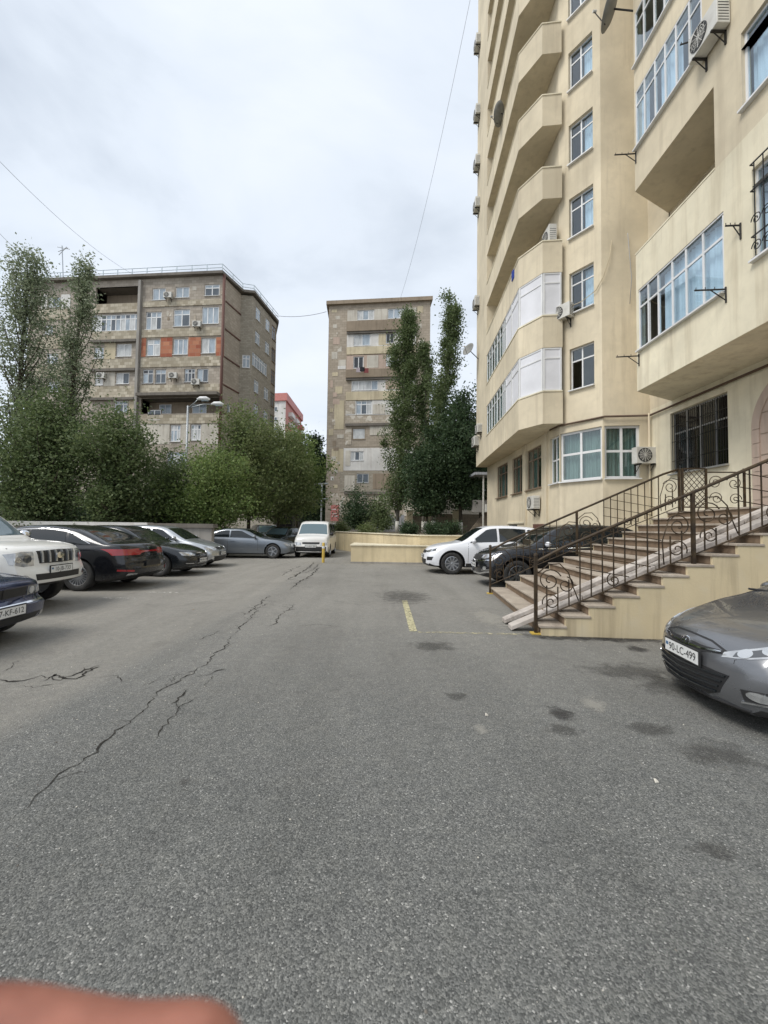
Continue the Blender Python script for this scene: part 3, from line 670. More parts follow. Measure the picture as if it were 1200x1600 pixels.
# balcony stack of the far block
Qa, Qb, Qc, Qd, Qe = (6.57, 15.24), (5.86, 15.32), (5.29, 16.36), (5.62, 22.9), (5.84, 26.4)
def inset_line(pts, t):
    out = []
    for i, p in enumerate(pts):
        p = Vector(p); a = (p - Vector(pts[i-1])).normalized() if i > 0 else None; b = (Vector(pts[i+1]) - p).normalized() if i < len(pts)-1 else None
        na = Vector((-a.y, a.x)) if a is not None else None; nb_ = Vector((-b.y, b.x)) if b is not None else None
        if na is None: nn = nb_
        elif nb_ is None: nn = na
        else: nn = (na+nb_).normalized(); nn = nn / max(0.4, nn.dot(na))
        out.append(tuple(p - nn*t))       # inward is to the right of the travel direction
    return out
PL = [Qa, Qb, Qc, Qd]
PLi = inset_line(PL, 0.13)
PLi[0] = (6.57, PLi[0][1])
for k in range(NF):
    z = Z1 + FH*k
    m = MB(); m.prism(PL + [(6.56, 22.9)], z, z+0.16)                     # slab
    n = len(PL)
    for i in range(n-1):
        m.prism([PL[i], PL[i+1], PLi[i+1], PLi[i]], z+0.16, z+1.20)
    b = m.build('balcony', 'stucco', tower)
    m = MB(); co = inset_line(PL, -0.025); ci = inset_line(PL, 0.155)
    for i in range(n-1): m.prism([co[i], co[i+1], ci[i+1], ci[i]], z+1.20, z+1.245)
    m.build('coping', 'stucco_pale', b)
    for yy in (18.6, 20.9):
        xo = Qc[0] + (Qd[0]-Qc[0])*(yy-Qc[1])/(Qd[1]-Qc[1]); MB().box(xo-0.012, xo+0.01, yy-0.02, yy+0.02, z+0.02, z+1.19).build('joint_strip', 'stucco_pale', b)
    MB().prism([Qc, (Qc[0]+0.25, Qc[1]+0.02), (Qc[0]+0.02, Qc[1]+0.4)], z+1.25, z+FH-0.001).build('corner_post', 'stucco', b) if k >= NF else None
# solid pier beyond the balconies and the end wall
wall('pier', 'stucco', Qe, Qd, Z1, TOP, [], tower); wall('pier', 'stucco', Qd, (6.56, 22.88), Z1, TOP, [], tower)
wall('wall', 'stucco', (20, 26.4), Qe, Z1, TOP, [], tower); wall('wall', 'stucco', (20, 26.38), (6.55, 26.4), 0, Z1, [], tower)
MB().add([(6.56, 22.9, Z1+0.002), (5.62, 22.9, Z1+0.002), (5.84, 26.4, Z1+0.002), (6.56, 26.4, Z1+0.002)], [(0,1,2,3)]).build('pier_soffit', 'stucco', tower)
m = MB(); m.add([(5.2, 26.4, TOP), (5.2, 15.0, TOP), (7.4, 14.0, TOP), (7.3, 3.0, TOP), (20, 3, TOP), (20, 26.4, TOP)], [(0,1,2,3,4,5)]); m.build('roof', 'concrete', tower)
m = MB(); m.add([(20, 3, 0), (20, 26.4, 0), (20, 26.4, TOP), (20, 3, TOP)], [(0,1,2,3)]); m.add([(9, 3, 0), (20, 3, 0), (20, 3, TOP), (9, 3, TOP)], [(0,1,2,3)]); m.build('wall', 'stucco', tower)
MB().add([(BX, 3.0, 5.62), (9, 3.0, 5.62), (9, 3.0, TOP), (BX, 3.0, TOP)], [(0,1,2,3)]).build('wall', 'stucco', tower)
# glazed-in balconies of the two lowest storeys
def facing(parent, p, q, a, b, z0, z1, kind, cols=(), name='glazing'):
    if kind == 'panel':
        p, q = Vector(p), Vector(q); u = (q-p).normalized(); nn = Vector((u.y, -u.x)); U = Vector((u.x, u.y, 0)); N = Vector((nn.x, nn.y, 0))
        def C(x, z, d): r = p + u*x - nn*d; return Vector((r.x, r.y, z))
        fr = MB()
        for x in (a+0.03, b-0.03): fr.obox(C(x, (z0+z1)/2, 0.04), U*0.03, N*0.03, Vector((0,0,(z1-z0)/2)))
        for z in (z0+0.03, z1-0.03, z0+(z1-z0)*0.76): fr.obox(C((a+b)/2, z, 0.04), U*((b-a)/2-0.06), N*0.028, Vector((0,0,0.025)))
        w = fr.build(name, 'white_pvc', parent)
        for (c, d) in ((z0+0.055, z0+(z1-z0)*0.76-0.025), (z0+(z1-z0)*0.76+0.025, z1-0.055)):
            MB().obox(C((a+b)/2, (c+d)/2, 0.045), U*((b-a)/2-0.06), N*0.012, Vector((0,0,(d-c)/2))).build('panel', 'white_panel', w)
        return w
    return window(parent, p, q, a, b, z0, z1, cols, 0.72, inset=0.05, sill=False, curtain=((0.1, 0.4),) if cols else None, name=name, fw=0.05)
for k in (0, 1):
    z0, z1 = Z1+FH*k+1.246, Z1+FH*(k+1)-0.002
    for (p, q) in ((Qb, Qa), (Qc, Qb)):
        L = (Vector(q)-Vector(p)).length; facing(tower, p, q, 0.02, L-0.03, z0, z1, 'panel')
    L = (Vector(Qc)-Vector(Qd)).length; npan = 2
    xs = [0.05, 1.3, 2.55, 3.75, L-2.2, L-1.15, L-0.03]
    for i in range(len(xs)-1):
        facing(tower, Qd, Qc, xs[i]+0.01, xs[i+1]-0.01, z0, z1, 'panel' if i >= len(xs)-3 else 'win', (0.5,))
# plinth vents and pilasters on the ground floor
for yv in (19.2, 16.75):
    MB().box(6.50, 6.60, yv-0.09, yv+0.09, 0, Z1-0.003).build('pilaster', 'stucco', tower)
MB().box(6.52, 6.60, 16.9, 18.2, 1.45, 1.75).build('basement_window', 'pipe_red', tower)
MB().box(6.52, 6.60, 20.5, 21.6, 1.45, 1.75).build('basement_window', 'ac_dark', tower)
m = MB(); m.box(6.51, 6.58, 19.4, 22, 1.80, 1.88); m.build('ledge', 'stucco_pale', tower)

# gas pipe round the tower above the ground floor
pz = 5.42
o = MB(); o.tube([(8.93, 3.5, pz), (8.93, 13.92, pz), (7.52, 14.13, pz), (6.52, 15.5, pz), (6.48, 16.2, pz)], 0.035, 8)
tag(o.build('gas_pipe', 'pipe_brown', None, True), 'thin brown pipe running along the yellow tower above its ground floor windows', 'pipe')
o = MB(); o.tube([(8.90, 13.9, 1.0), (8.90, 13.9, 5.5)], 0.03, 8)
tag(o.build('drain_pipe', 'stucco', None, True), 'yellow painted vertical pipe in the corner beside the air conditioner', 'pipe')

# ---- air conditioners
def ac_unit(label, loc, face, w=0.80, h=0.55, d=0.29, fan=True, group='air conditioners on the yellow tower'):
    """outdoor unit: loc = back bottom middle on the wall; face = outward direction angle"""
    t = thing('air_conditioner', label, 'air conditioner', loc, face, group, inplace=False)
    m = MB(); m.box(0.03, 0.03+d, -w/2, w/2, 0.04, 0.04+h); m.build('casing', 'ac_white', t, bevel=0.012)
    c = (0.032+d, -w*0.12, 0.04+h/2); r = min(h, w)*0.40
    m = MB(); m.lathe([(0.001, 0.0), (r, 0.0), (r, 0.012), (r*1.06, 0.012), (r*1.06, -0.004)], 'x', 24, c); fanp = m.build('fan_grille', 'ac_dark', t)
    m = MB()
    for k in range(1, 5): m.lathe([(r*k/5, 0.016), (r*k/5+0.008, 0.02), (r*k/5, 0.024)], 'x', 20, c)
    for k in range(6):
        q = math.pi*k/6; m.obox((c[0]+0.02, c[1], c[2]), (0.004, 0, 0), (0, r*math.cos(q), r*math.sin(q)), (0, -0.005*math.sin(q), 0.005*math.cos(q)))
    m.build('guard', 'ac_white', fanp)
    m = MB()
    for k in range(7): m.box(0.06, 0.06+d*0.8, w/2-0.0, w/2+0.006, 0.10+k*h*0.11, 0.10+k*h*0.11+0.012)
    m.build('louvres', 'ac_dark', t)
    for s in (-1, 1):
        m = MB(); m.box(0, 0.05+d, s*w*0.32-0.02, s*w*0.32+0.02, -0.005, 0.035); m.box(0, 0.03, s*w*0.32-0.02, s*w*0.32+0.02, -0.28, 0.035)
        m.tube([(0.02, s*w*0.32, -0.25), (0.03+d*0.9, s*w*0.32, 0.0)], 0.012, 5); m.build('bracket', 'iron_dark', t)
    return t
PI = math.pi
nC = math.atan2(-(A2[0]-A1[0]), (A2[1]-A1[1]))  # outward normal angle of chamfer
uC = (Vector(A2)-Vector(A1)).normalized(); fC = math.atan2(-uC.x, uC.y)
pc = Vector(A1) + uC*0.22
ac_unit('air conditioner on the slanted wall left of a third storey window', (pc.x, pc.y, 9.32), fC, 0.78, 0.52)
ac_unit('air conditioner beside the ground floor corner window near the stairs', (8.72, 14.03, 3.72), -PI/2, 0.72, 0.55)
ac_unit('air conditioner below a ground floor window above the parked black car', (6.545, 17.75, 2.35), PI, 0.8, 0.55)
ac_unit('large air conditioner high on the near block right of the window band', (BX, 9.05, 12.55), PI, 0.85, 0.6)
ac_unit('air conditioner in shade inside the open loggia of the near block', (8.98, 10.15, 10.75), PI, 0.8, 0.6)
ac_unit('white air conditioner standing in the fourth storey balcony end', (6.45, 15.72, 12.35), PI, 0.7, 0.75)
for i, (yy, lab) in enumerate(((77, 'topmost'), (185, 'second from the top'), (262, 'third from the top'), (327, 'fourth from the top'), (478, 'lone middle'), (692, 'lowest'))):
    p = at(744, yy+8, 26.0)
    ac_unit('air conditioner on the far edge of the tower, ' + lab + ' of the column', (5.80, 25.7, p.z), PI, 0.8, 0.6)
ac_unit('air conditioner on a bracket near the bottom of the tower edge, above the lowest', (5.76, 24.6, at(752, 680, 25).z), PI, 0.7, 0.5)
# ---- satellite dishes
def dish(label, loc, r, aim, foot):
    t = thing('satellite_dish', label, 'satellite dish', loc, 0, 'satellite dishes on the tower', inplace=False)
    q = Vector(aim).to_track_quat('X', 'Z').to_matrix().to_4x4()
    m = MB(); m.lathe([(0.001, -0.14*r*1.5), (r*0.4, -0.12*r*1.5), (r*0.75, -0.06*r*1.5), (r, 0.04), (r*0.985, 0.055), (r*0.74, -0.02), (r*0.4, -0.10*r*1.3), (0.001, -0.12*r*1.3)], 'x', 28)
    m.v = [tuple(q @ Vector(p)) for p in m.v]; m.build('reflector', 'dish_grey', t, True)
    m = MB(); m.tube([q @ Vector((-0.1*r, 0, -r*0.9)), q @ Vector((r*0.9, 0, -r*0.15))], 0.014, 6); m.build('feed_arm', 'iron_dark', t)
    m = MB(); m.lathe([(0.001, -0.05), (0.04, -0.05), (0.04, 0.06), (0.001, 0.06)], 'x', 10, q @ Vector((r*0.9, 0, -r*0.12))); m.build('receiver', 'ac_white', t)
    m = MB(); m.tube([q @ Vector((-0.2*r, 0, 0)), Vector(foot) - Vector(loc)], 0.025, 6); m.build('mount', 'iron_dark', t)
dish('grey satellite dish sticking out from the far edge of the tower', (5.15, 25.6, at(737, 546, 25.6).z), 0.42, (-0.75, -0.55, 0.35), (5.80, 25.7, at(737, 560, 25.6).z))
dish('satellite dish in front of the stacked balconies high up', at(781, 178, 19.2), 0.48, (-0.75, 0.55, 0.4), (5.42, 18.9, at(800, 182, 19).z))
dish('large satellite dish at the top of the view beside the near block', at(954, 14, 12.4), 0.52, (-0.82, 0.35, 0.42), (BX+0.05, 12.15, at(968, 20, 12.2).z))
# ---- clothes line brackets
def arm(label, p, q):
    t = MB(); p, q = Vector(p), Vector(q); t.tube([p, q], 0.018, 6); t.tube([p - Vector((0,0,0.30)), p + Vector((0,0,0.05))], 0.02, 6)
    t.tube([p - Vector((0,0,0.25)), p.lerp(q, 0.5)], 0.012, 5)
    for k in (0.35, 0.65, 0.95): t.tube([p.lerp(q, k), p.lerp(q, k) + Vector((0,0,0.06))], 0.008, 5)
    tag(t.build('clothesline_bracket', 'iron_dark', None), label, 'bracket', 'clothesline brackets on the tower')
arm('iron clothesline bracket on the near block corner beside the open loggia', (BX-0.01, 12.05, at(990, 240, 12.05).z), (BX-0.62, 12.1, at(962, 242, 12.1).z))
arm('iron clothesline bracket at the lower left corner of the big bay', (BX-0.01, 12.0, at(998, 556, 12.0).z), (BX-0.65, 12.05, at(968, 558, 12.05).z))
arm('iron clothesline bracket at the right end of the big bay window', (BX-0.01, 8.9, at(1135, 452, 8.9).z), (BX-0.62, 9.0, at(1095, 454, 9.0).z))
arm('short iron bracket above the right end of the big bay window', (BX-0.01, 8.5, at(1155, 352, 8.5).z), (BX-0.25, 8.6, at(1138, 353, 8.6).z))
arm('iron clothesline bracket under the air conditioner high on the near block', (BX-0.01, 9.3, at(1085, 72, 9.5).z), (BX-0.42, 9.6, at(1054, 70, 9.6).z))
# ---- cables on the tower
def cable(label, pts, r=0.012, mat='cable', n=5, name='cable'):
    tag(MB().tube(pts, r, n).build(name, mat, None, True), label, 'cable')
cable('loose cable looping from the air conditioner up the corner of the tower', [(6.72, 15.1, 9.75), (7.05, 14.75, 9.78), (7.35, 14.32, 9.95), (7.50, 14.12, 10.3), (7.72, 14.10, 11.0), (7.80, 14.10, 11.6)], 0.014, 'old_cream')
cable('dark cable hanging down behind the near block', [(8.3, 14.0, 11.8), (8.42, 14.0, 10.2), (8.35, 14.0, 9.3)], 0.010)
tag(MB().box(5.30, 5.34, 17.0, 17.32, 12.05, 12.45).build('towel', 'blue_cloth'), 'small dark blue cloth hanging on a balcony of the tower', 'cloth')
# ================================================================== ENTRANCE STAIRS
SA = math.radians(-4.3)
stair = thing('entrance_staircase', 'brown stone entrance stairs with cream side wall climbing to the tower door', 'stairs', (2.24, 6.02, 0), SA, inplace=False)
NS, RI, TR, SW = 13, 0.15, 0.33, 3.80
for i in range(NS):
    m = MB(); x = i*TR
    m.box(x+0.03, x+TR+0.05, -0.02, SW, i*RI, (i+1)*RI-0.035, 0)
    m.box(x-0.005, x+TR+0.035, -0.082, SW+0.02, (i+1)*RI-0.035, (i+1)*RI, 1)
    m.build('step', ['step_stone_shaded', 'step_stone_lit'], stair, bevel=0.006)
zl = NS*RI
m = MB(); m.box(NS*TR+0.04, 6.9, -0.6, SW+0.02, zl-0.035, zl); m.build('landing', 'step_stone_lit', stair)
m = MB(); m.box(NS*TR+0.06, 6.9, -0.5, SW, 0, zl-0.035); m.build('landing_base', 'stair_wall', stair)
prof = [(0.0, 0.0)]
for i in range(NS): prof += [(i*TR+0.02, i*RI+0.0), (i*TR+0.02, (i+1)*RI-0.036)]
prof = [(0.02, 0.0)]
for i in range(NS): prof += [(i*TR+0.02, (i+1)*RI-0.036), ((i+1)*TR+0.02, (i+1)*RI-0.036)]
prof += [(6.9, zl-0.036), (6.9, 0.0)]
for (y0, y1) in ((-0.07, -0.022), (SW+0.001, SW+0.018)):
    m = MB(); n = len(prof)
    vs = [(p[0], y0, p[1]) for p in prof] + [(p[0], y1, p[1]) for p in prof]
    fs = [(i, (i+1)%n, n+(i+1)%n, n+i) for i in range(n)]
    for i in range(NS):                                         # side faces column by column
        a, b, z = i*TR+0.02, (i+1)*TR+0.02, (i+1)*RI-0.036
        for y in (y0, y1):
            k = len(vs); vs += [(a, y, 0), (b, y, 0), (b, y, z), (a, y, z)]; fs.append((k, k+1, k+2, k+3))
    for y in (y0, y1):
        k = len(vs); vs += [(NS*TR+0.02, y, 0), (6.9, y, 0), (6.9, y, zl-0.036), (NS*TR+0.02, y, zl-0.036)]; fs.append((k, k+1, k+2, k+3))
    m.add(vs, fs); m.build('side_wall', 'stair_wall', stair, recalc=True)
# twin marble wheel ramps
sl = RI/TR
for (y0, y1) in ((0.16, 0.37), (0.60, 0.81)):
    m = MB(); xa, xb = -0.36, NS*TR
    za, zb = RI+sl*xa, RI+sl*xb
    n = 9
    for k in range(n):
        u0, u1 = k/n + 0.002, (k+1)/n - 0.002
        X0, X1 = xa+(xb-xa)*u0, xa+(xb-xa)*u1
        zA, zB = RI+sl*X0+0.012, RI+sl*X1+0.012
        vs = [(X0,y0,zA),(X1,y0,zB),(X1,y1,zB),(X0,y1,zA),(X0,y0,zA+0.07),(X1,y0,zB+0.07),(X1,y1,zB+0.07),(X0,y1,zA+0.07)]
        vs = [(a, b, max(c, 0.012)) for a, b, c in vs]
        m = MB(); m.add(vs, [(3,2,1,0),(4,5,6,7),(0,1,5,4),(2,3,7,6),(0,4,7,3),(1,2,6,5)]); m.build('ramp_slab', 'marble', stair, bevel=0.005)

# ---- wrought iron railings
def railing(label, y, x0, x1, posts, hgt, full):
    t = thing('stair_railing', label, 'railing', (2.24, 6.02, 0), SA, 'railings of the entrance stairs', inplace=False)
    def zg(x): return max(0.0, min(zl, RI*0.5 + sl*max(0, x)))
    def P(x, h): return Vector((x, y, zg(x)+h))
    xe = posts[-1]
    MB().tube([P(posts[0], hgt-0.07), P(posts[0]+0.02, hgt-0.06)] + [P(x0+(xe-x0)*k/12, hgt-0.02) for k in range(1, 13)], 0.024, 8).build('handrail', 'iron_brown', t, True)
    for i, px in enumerate(posts):
        b = max(-0.0, zg(px)-0.02) if i else 0.0
        m = MB(); m.box(px-0.022, px+0.022, y-0.022, y+0.022, b, zg(px)+hgt+(0.02 if i == 0 else -0.03))
        if i == 0: m.lathe([(0.001, 0.045), (0.03, 0.03), (0.036, 0), (0.001, 0)], 'z', 10, (px, y, zg(px)+hgt+0.02))
        m.build('post', 'iron_brown', t)
        if i == 0: MB().box(px-0.07, px+0.07, y-0.07, y+0.07, 0.0, 0.02).build('base_plate', 'bollard_yellow', t)
    for i in range(len(posts)-1):
        a, b = posts[i], posts[i+1]; n = max(3, int(round((b-a)/0.155)))
        lo = 0.13
        MB().tube([P(a, lo), P(b, lo)], 0.010, 6).build('bottom_rail', 'iron_brown', t)
        s0 = a + (b-a)*0.24; s1 = b - (b-a)*0.20                       # lattice zone between the scrolls
        k = 0
        x = a + (b-a)/n
        while x < b - 0.05:
            hi = hgt-0.04
            MB().box(x-0.0075, x+0.0075, y-0.0075, y+0.0075, zg(x)+(lo if s0 < x < s1 else lo), zg(x)+(hi if s0 < x < s1 else (0.34 + 0.25*abs(math.sin(9*x))))).build('baluster', 'iron_brown', t)
            x += (b-a)/n
        for q in range(4):                                              # falling diagonals of the lattice
            h0 = hgt - 0.06 - q*0.20
            xs_ = s0 + (b-a)*0.02
            pts = []
            L = (s1 - xs_)
            for r in range(9):
                xx = xs_ + L*r/8; hh = h0 - L*r/8*0.62*1.0 + 0.28
                if lo <= hh <= hgt-0.03: pts.append(P(xx, hh))
            if len(pts) > 1: MB().tube(pts, 0.007, 5).build('diagonal_bar', 'iron_brown', t)
        # scrolls
        for (cx, ch, r, st, tr_) in ((a+0.20, 0.62, 0.17, 0.4, 1.7), (a+0.22, 0.30, 0.13, 3.4, -1.6), (b-0.20, 0.62, 0.17, 2.7, -1.7), (b-0.22, 0.30, 0.14, -0.4, 1.6), (a+0.42, 0.46, 0.12, 1.4, -1.5), ((a+b)/2, 0.24, 0.10, 2.0, 1.5)):
            c = P(cx, ch); MB().tube(spiral(c, r, tr_, (1,0,0), (0,0,1), 28, st), 0.009, 5).build('scroll', 'iron_brown', t, True)
        MB().tube([P(a+0.03, 0.80), P(a+0.18, 0.86), P(a+0.34, 0.80), P(a+0.46, 0.62), P(a+0.52, 0.40), P(a+0.60, 0.16)], 0.009, 5).build('scroll', 'iron_brown', t, True)
        MB().tube([P(b-0.03, 0.74), P(b-0.18, 0.82), P(b-0.34, 0.74), P(b-0.42, 0.5), P(b-0.40, 0.16)], 0.009, 5).build('scroll', 'iron_brown', t, True)
    return t
r1 = railing('near brown wrought iron railing of the stairs, beside the cream wall', 0.045, 0.0, 4.4, (-0.03, 2.15, 4.30), 1.03, True)
r2 = railing('far brown wrought iron railing of the stairs, next to the parked black car', SW-0.03, 0.0, 4.2, (-0.02, 1.95, 4.22), 1.0, True)
# lattice panel and landing rail continuing the far railing
t = thing('landing_railing', 'iron lattice panel and scrolled rail on the landing below the dark window', 'railing', (2.24, 6.02, 0), SA, inplace=False)
yr, x0, x1, x2 = SW-0.03, 4.27, 4.80, 5.62
for px in (x0+0.02, x1, x2): MB().box(px-0.02, px+0.02, yr-0.02, yr+0.02, zl, zl+1.0).build('post', 'iron_brown', t)
for z in (zl+0.98, zl+0.10): MB().box(x0+0.04, x1-0.02, yr-0.018, yr+0.018, z, z+0.03).build('rail', 'iron_brown', t)
MB().box(x1+0.02, x2-0.02, yr-0.018, yr+0.018, zl+0.90, zl+0.925).build('rail', 'iron_brown', t)
MB().box(x1+0.02, x2-0.02, yr-0.012, yr+0.012, zl+0.10, zl+0.12).build('rail', 'iron_brown', t)
for k in range(-4, 7):
    for s in (-1, 1):
        pts = []
        for r in range(25):
            u = r/24; xx = x0+0.05 + (x1-x0-0.08)*u; zz = zl+0.14 + 0.82*((k/6.0) + (u if s > 0 else 1-u)*0.65)
            if zl+0.13 < zz < zl+0.97: pts.append((xx, yr, zz))
        if len(pts) > 1: MB().tube([pts[0], pts[-1]], 0.008, 5).build('lattice_bar', 'iron_brown', t)
for (cx, cz, r, st, tr_) in ((x1+0.2, 0.68, 0.16, 0.3, 1.7), (x1+0.22, 0.32, 0.15, 3.2, -1.6), (x2-0.22, 0.66, 0.17, 2.7, -1.7), (x2-0.2, 0.30, 0.14, 0, 1.6)):
    MB().tube(spiral((cx, yr, zl+cz), r, tr_, (1,0,0), (0,0,1), 28, st), 0.009, 5).build('scroll', 'iron_brown', t, True)

# ================================================================== BUILDING A (left, far)
AY = 43.0
a_l, a_r = at(40, 640, 45.0), at(343, 640, AY)
PA0, PA1 = (a_l.x - 0.2, 45.05), (a_r.x, AY)
def facY(p0, p1, x): # depth of the facade line under image column x
    d = along(p0, p1, x); q = Vector(p0).lerp(Vector(p1), d/(Vector(p1)-Vector(p0)).length); return q.y
def zA(x, y, p0=None, p1=None):
    return at(x, y, facY(p0 or PA0, p1 or PA1, x)).z
blkA = thing('stone_apartment_block', 'nine storey stone apartment block with checkered bands behind the left trees', 'building', (a_r.x, AY, 0))
ZT = zA(300, 432)
winsA = []   # (x0,x1,y0,y1,cols,frame,pane)
W_ = winsA.append
for x0, x1, y0, y1 in ((226,247,450,469),(263,285,448,465),(309,333,444,462),(217,242,487,515),(261,287,483,510),(306,333,479,506),(220,241,530,556),(262,285,529,554),(307,329,528,552),(262,278,664,690),(294,310,663,688)): W_((x0,x1,y0,y1,(0.33,0.66),'white_pvc','pane_light'))
for x0, x1, y0, y1 in ((215,232,577,599),(235,252,577,599),(281,298,576,597),(301,319,576,597)): W_((x0,x1,y0,y1,(0.33,0.66),'alu','pane_far'))
for x0, x1, y0, y1 in ((60,80,464,480),(57,70,508,523),(137,152,543,560),(172,196,537,557),(140,153,583,602),(173,194,582,600),(172,193,626,645),(62,80,552,568),(66,84,596,612),(258,290,706,728),(225,246,640,656)): W_((x0,x1,y0,y1,(0.33,0.66),'white_pvc','pane_light'))
W_((131,207,491,517,tuple(k/10 for k in range(1,10)),'white_pvc','pane_light'))
log = [(136,207,448,474,1.6),(214,340,622,646,1.4)]
holes = []
for wv in winsA:
    a, b = along(PA0, PA1, wv[0]), along(PA0, PA1, wv[1]); xm = (wv[0]+wv[1])/2
    holes.append((a, b, zA(xm, wv[3]), zA(xm, wv[2])))
lh = []
for x0, x1, y0, y1, dp in log:
    lh.append((along(PA0, PA1, x0), along(PA0, PA1, x1), zA((x0+x1)/2, y1), zA((x0+x1)/2, y0)))
okh = [h for h in holes if not any(l[0] < (h[0]+h[1])/2 < l[1] and l[2] < (h[2]+h[3])/2 < l[3] for l in lh)]
LA = (Vector(PA1)-Vector(PA0)).length
wall('wall', 'stone_wall', PA0, PA1, 0, ZT, okh + lh, blkA, depth=0.2)
for wv, h in zip(winsA, holes):
    if h in okh: window(blkA, PA0, PA1, h[0], h[1], h[2], h[3], wv[4] if h[1]-h[0] > 3 or PR.random() < 0.6 else (0.5,), (0.7 if PR.random() < 0.6 else None) if h[1]-h[0] < 3 else 0.72, wv[5], V1 if wv[6] == 'pane_light' else V2, fw=0.10, inset=0.10, sill=True, dark=())
uA = (Vector(PA1)-Vector(PA0)).normalized(); nA = Vector((uA.y, -uA.x))
def slabA(name, mat, x0, x1, y0, y1, proud=0.06, d2=0.12, a=None, b=None):
    a = along(PA0, PA1, x0) if a is None else a; b = along(PA0, PA1, x1) if b is None else b; xm = (x0+x1)/2; z0, z1 = zA(xm, y1), zA(xm, y0)
    c = Vector(PA0) + uA*(a+b)/2 + nA*(proud-d2)/2
    return MB().obox((c.x, c.y, (z0+z1)/2), Vector((uA.x, uA.y, 0))*(b-a)/2, Vector((nA.x, nA.y, 0))*(proud+d2)/2, (0, 0, (z1-z0)/2)).build(name, mat, blkA)
# checkered spandrel bands below each row of windows
for (y0, y1) in ((469.5, 478), (513.5, 526), (558, 573), (601, 617), (648, 662)): slabA('spandrel_band', 'stone_band', 212, 342, y0, y1, 0.09)
for (y0, y1) in ((475, 489), (518, 532), (562, 577), (604, 622)): slabA('spandrel_band', 'stone_band', 134, 206, y0, y1, 0.12)
for (y0, y1) in ((484, 500), (526, 545), (572, 590)): slabA('spandrel_band', 'stone_band', 46, 96, y0, y1, 0.10)
slabA('panel', 'old_white', 50, 59, 460, 482, 0.03); slabA('panel', 'old_white', 81, 96, 460, 482, 0.03)
slabA('panel', 'old_cream', 153.5, 171, 535, 561, 0.03); slabA('panel', 'old_plaster', 154.5, 172, 579, 603, 0.03); slabA('panel', 'old_cream', 196, 204, 622, 650, 0.03)
for x0, x1 in ((212, 219), (242.5, 261), (286.5, 306), (330.5, 342)): slabA('red_stone_panel', 'stone_red', x0, x1, 527, 557.5, 0.04)
slabA('panel', 'old_plaster', 212, 261, 662, 694, 0.03); slabA('panel', 'old_plaster', 279.5, 293, 662, 694, 0.03); slabA('panel', 'old_plaster', 311, 342, 662, 694, 0.03)
slabA('balcony_slab', 'concrete_dark', 214, 340, 616.5, 621, 0.9, 0.1)
slabA('pilaster', 'concrete', 206.5, 210.5, 440, 700, 0.35)
for (y0, y1) in ((532.2, 536), (577.2, 581), (622.2, 626)): slabA('balcony_slab', 'concrete_dark', 134, 205.5, y0, y1, 0.35)
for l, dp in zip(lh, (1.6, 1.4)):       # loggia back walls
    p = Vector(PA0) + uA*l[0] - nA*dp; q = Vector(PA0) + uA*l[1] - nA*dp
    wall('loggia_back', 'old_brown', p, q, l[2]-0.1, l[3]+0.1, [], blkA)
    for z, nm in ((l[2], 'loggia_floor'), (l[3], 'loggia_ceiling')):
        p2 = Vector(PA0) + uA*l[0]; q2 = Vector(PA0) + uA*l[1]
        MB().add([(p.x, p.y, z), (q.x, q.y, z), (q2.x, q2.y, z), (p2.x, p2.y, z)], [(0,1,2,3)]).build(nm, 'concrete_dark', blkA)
p = Vector(PA0) + uA*lh[1][0] - nA*1.37; q = Vector(PA0) + uA*lh[1][1] - nA*1.37
for (a, b) in ((1.2, 2.6), (5.0, 6.6), (8.0, 9.2)): window(blkA, p, q, a, b, lh[1][2]+0.35, lh[1][3]-0.25, (0.5,), None, 'white_pvc', 'pane_light', fw=0.08, inset=-0.03, sill=False)
# right flank: recessed brown strip, then the oblique grey wing
ra = random.Random(9)
for k in range(30):                                   # patched stones between the windows of the left block
    xa = ra.choice((243, 287, 334, 212, 200, 100, 250)) + ra.uniform(0, 10); ya = ra.choice((446, 484, 580, 530, 545, 470, 640)) + ra.uniform(0, 12)
    if any(wv[0]-1 < xa+7 and wv[1]+1 > xa and wv[2]-1 < ya+8 and wv[3]+1 > ya for wv in winsA) or 212 < xa < 342 and (526 < ya < 560 or 615 < ya < 650) or 132 < xa < 212 and ya < 476: continue
    slabA('stone_patch', ra.choice(('old_plaster', 'old_brown', 'rubble', 'old_cream')), xa, min(342, xa+ra.uniform(3, 8)), ya, ya+ra.uniform(4, 9), 0.012 + 0.0012*k)
c1 = at(343, 640, AY); c2 = at(372, 640, 46.3); c3 = at(392, 640, 46.0); c4 = at(429, 640, 53.0)
F0, F1, F2, F3 = (c1.x, AY), (c2.x, 46.3), (c3.x-0.25, 46.5), (c4.x, 53.0)
wall('wall', 'stone_side', F0, F1, 0, ZT-0.1, [], blkA)
wall('wall', 'stone_grey', F1, F2, 7.0, ZT-0.2, [(0.3, (Vector(F2)-Vector(F1)).length-0.15, zA(373, 573)+1.3, zA(373, 545)+0.9)], blkA)
LG = (Vector(F3)-Vector(F2)).length
hG = []
for k in range(6):
    z = ZT - 2.4 - 2.85*k
    hG += [(LG*0.12, LG*0.30, z, z+1.5), (LG*0.52, LG*0.70, z, z+1.5)] if k != 2 else [(LG*0.03, LG*0.62, z, z+1.6)]
    hG.append((LG*0.80, LG*0.97, z-0.3, z+1.5))
wall('wall', 'stone_grey', F2, F3, 7.0, ZT-0.2, hG, blkA)
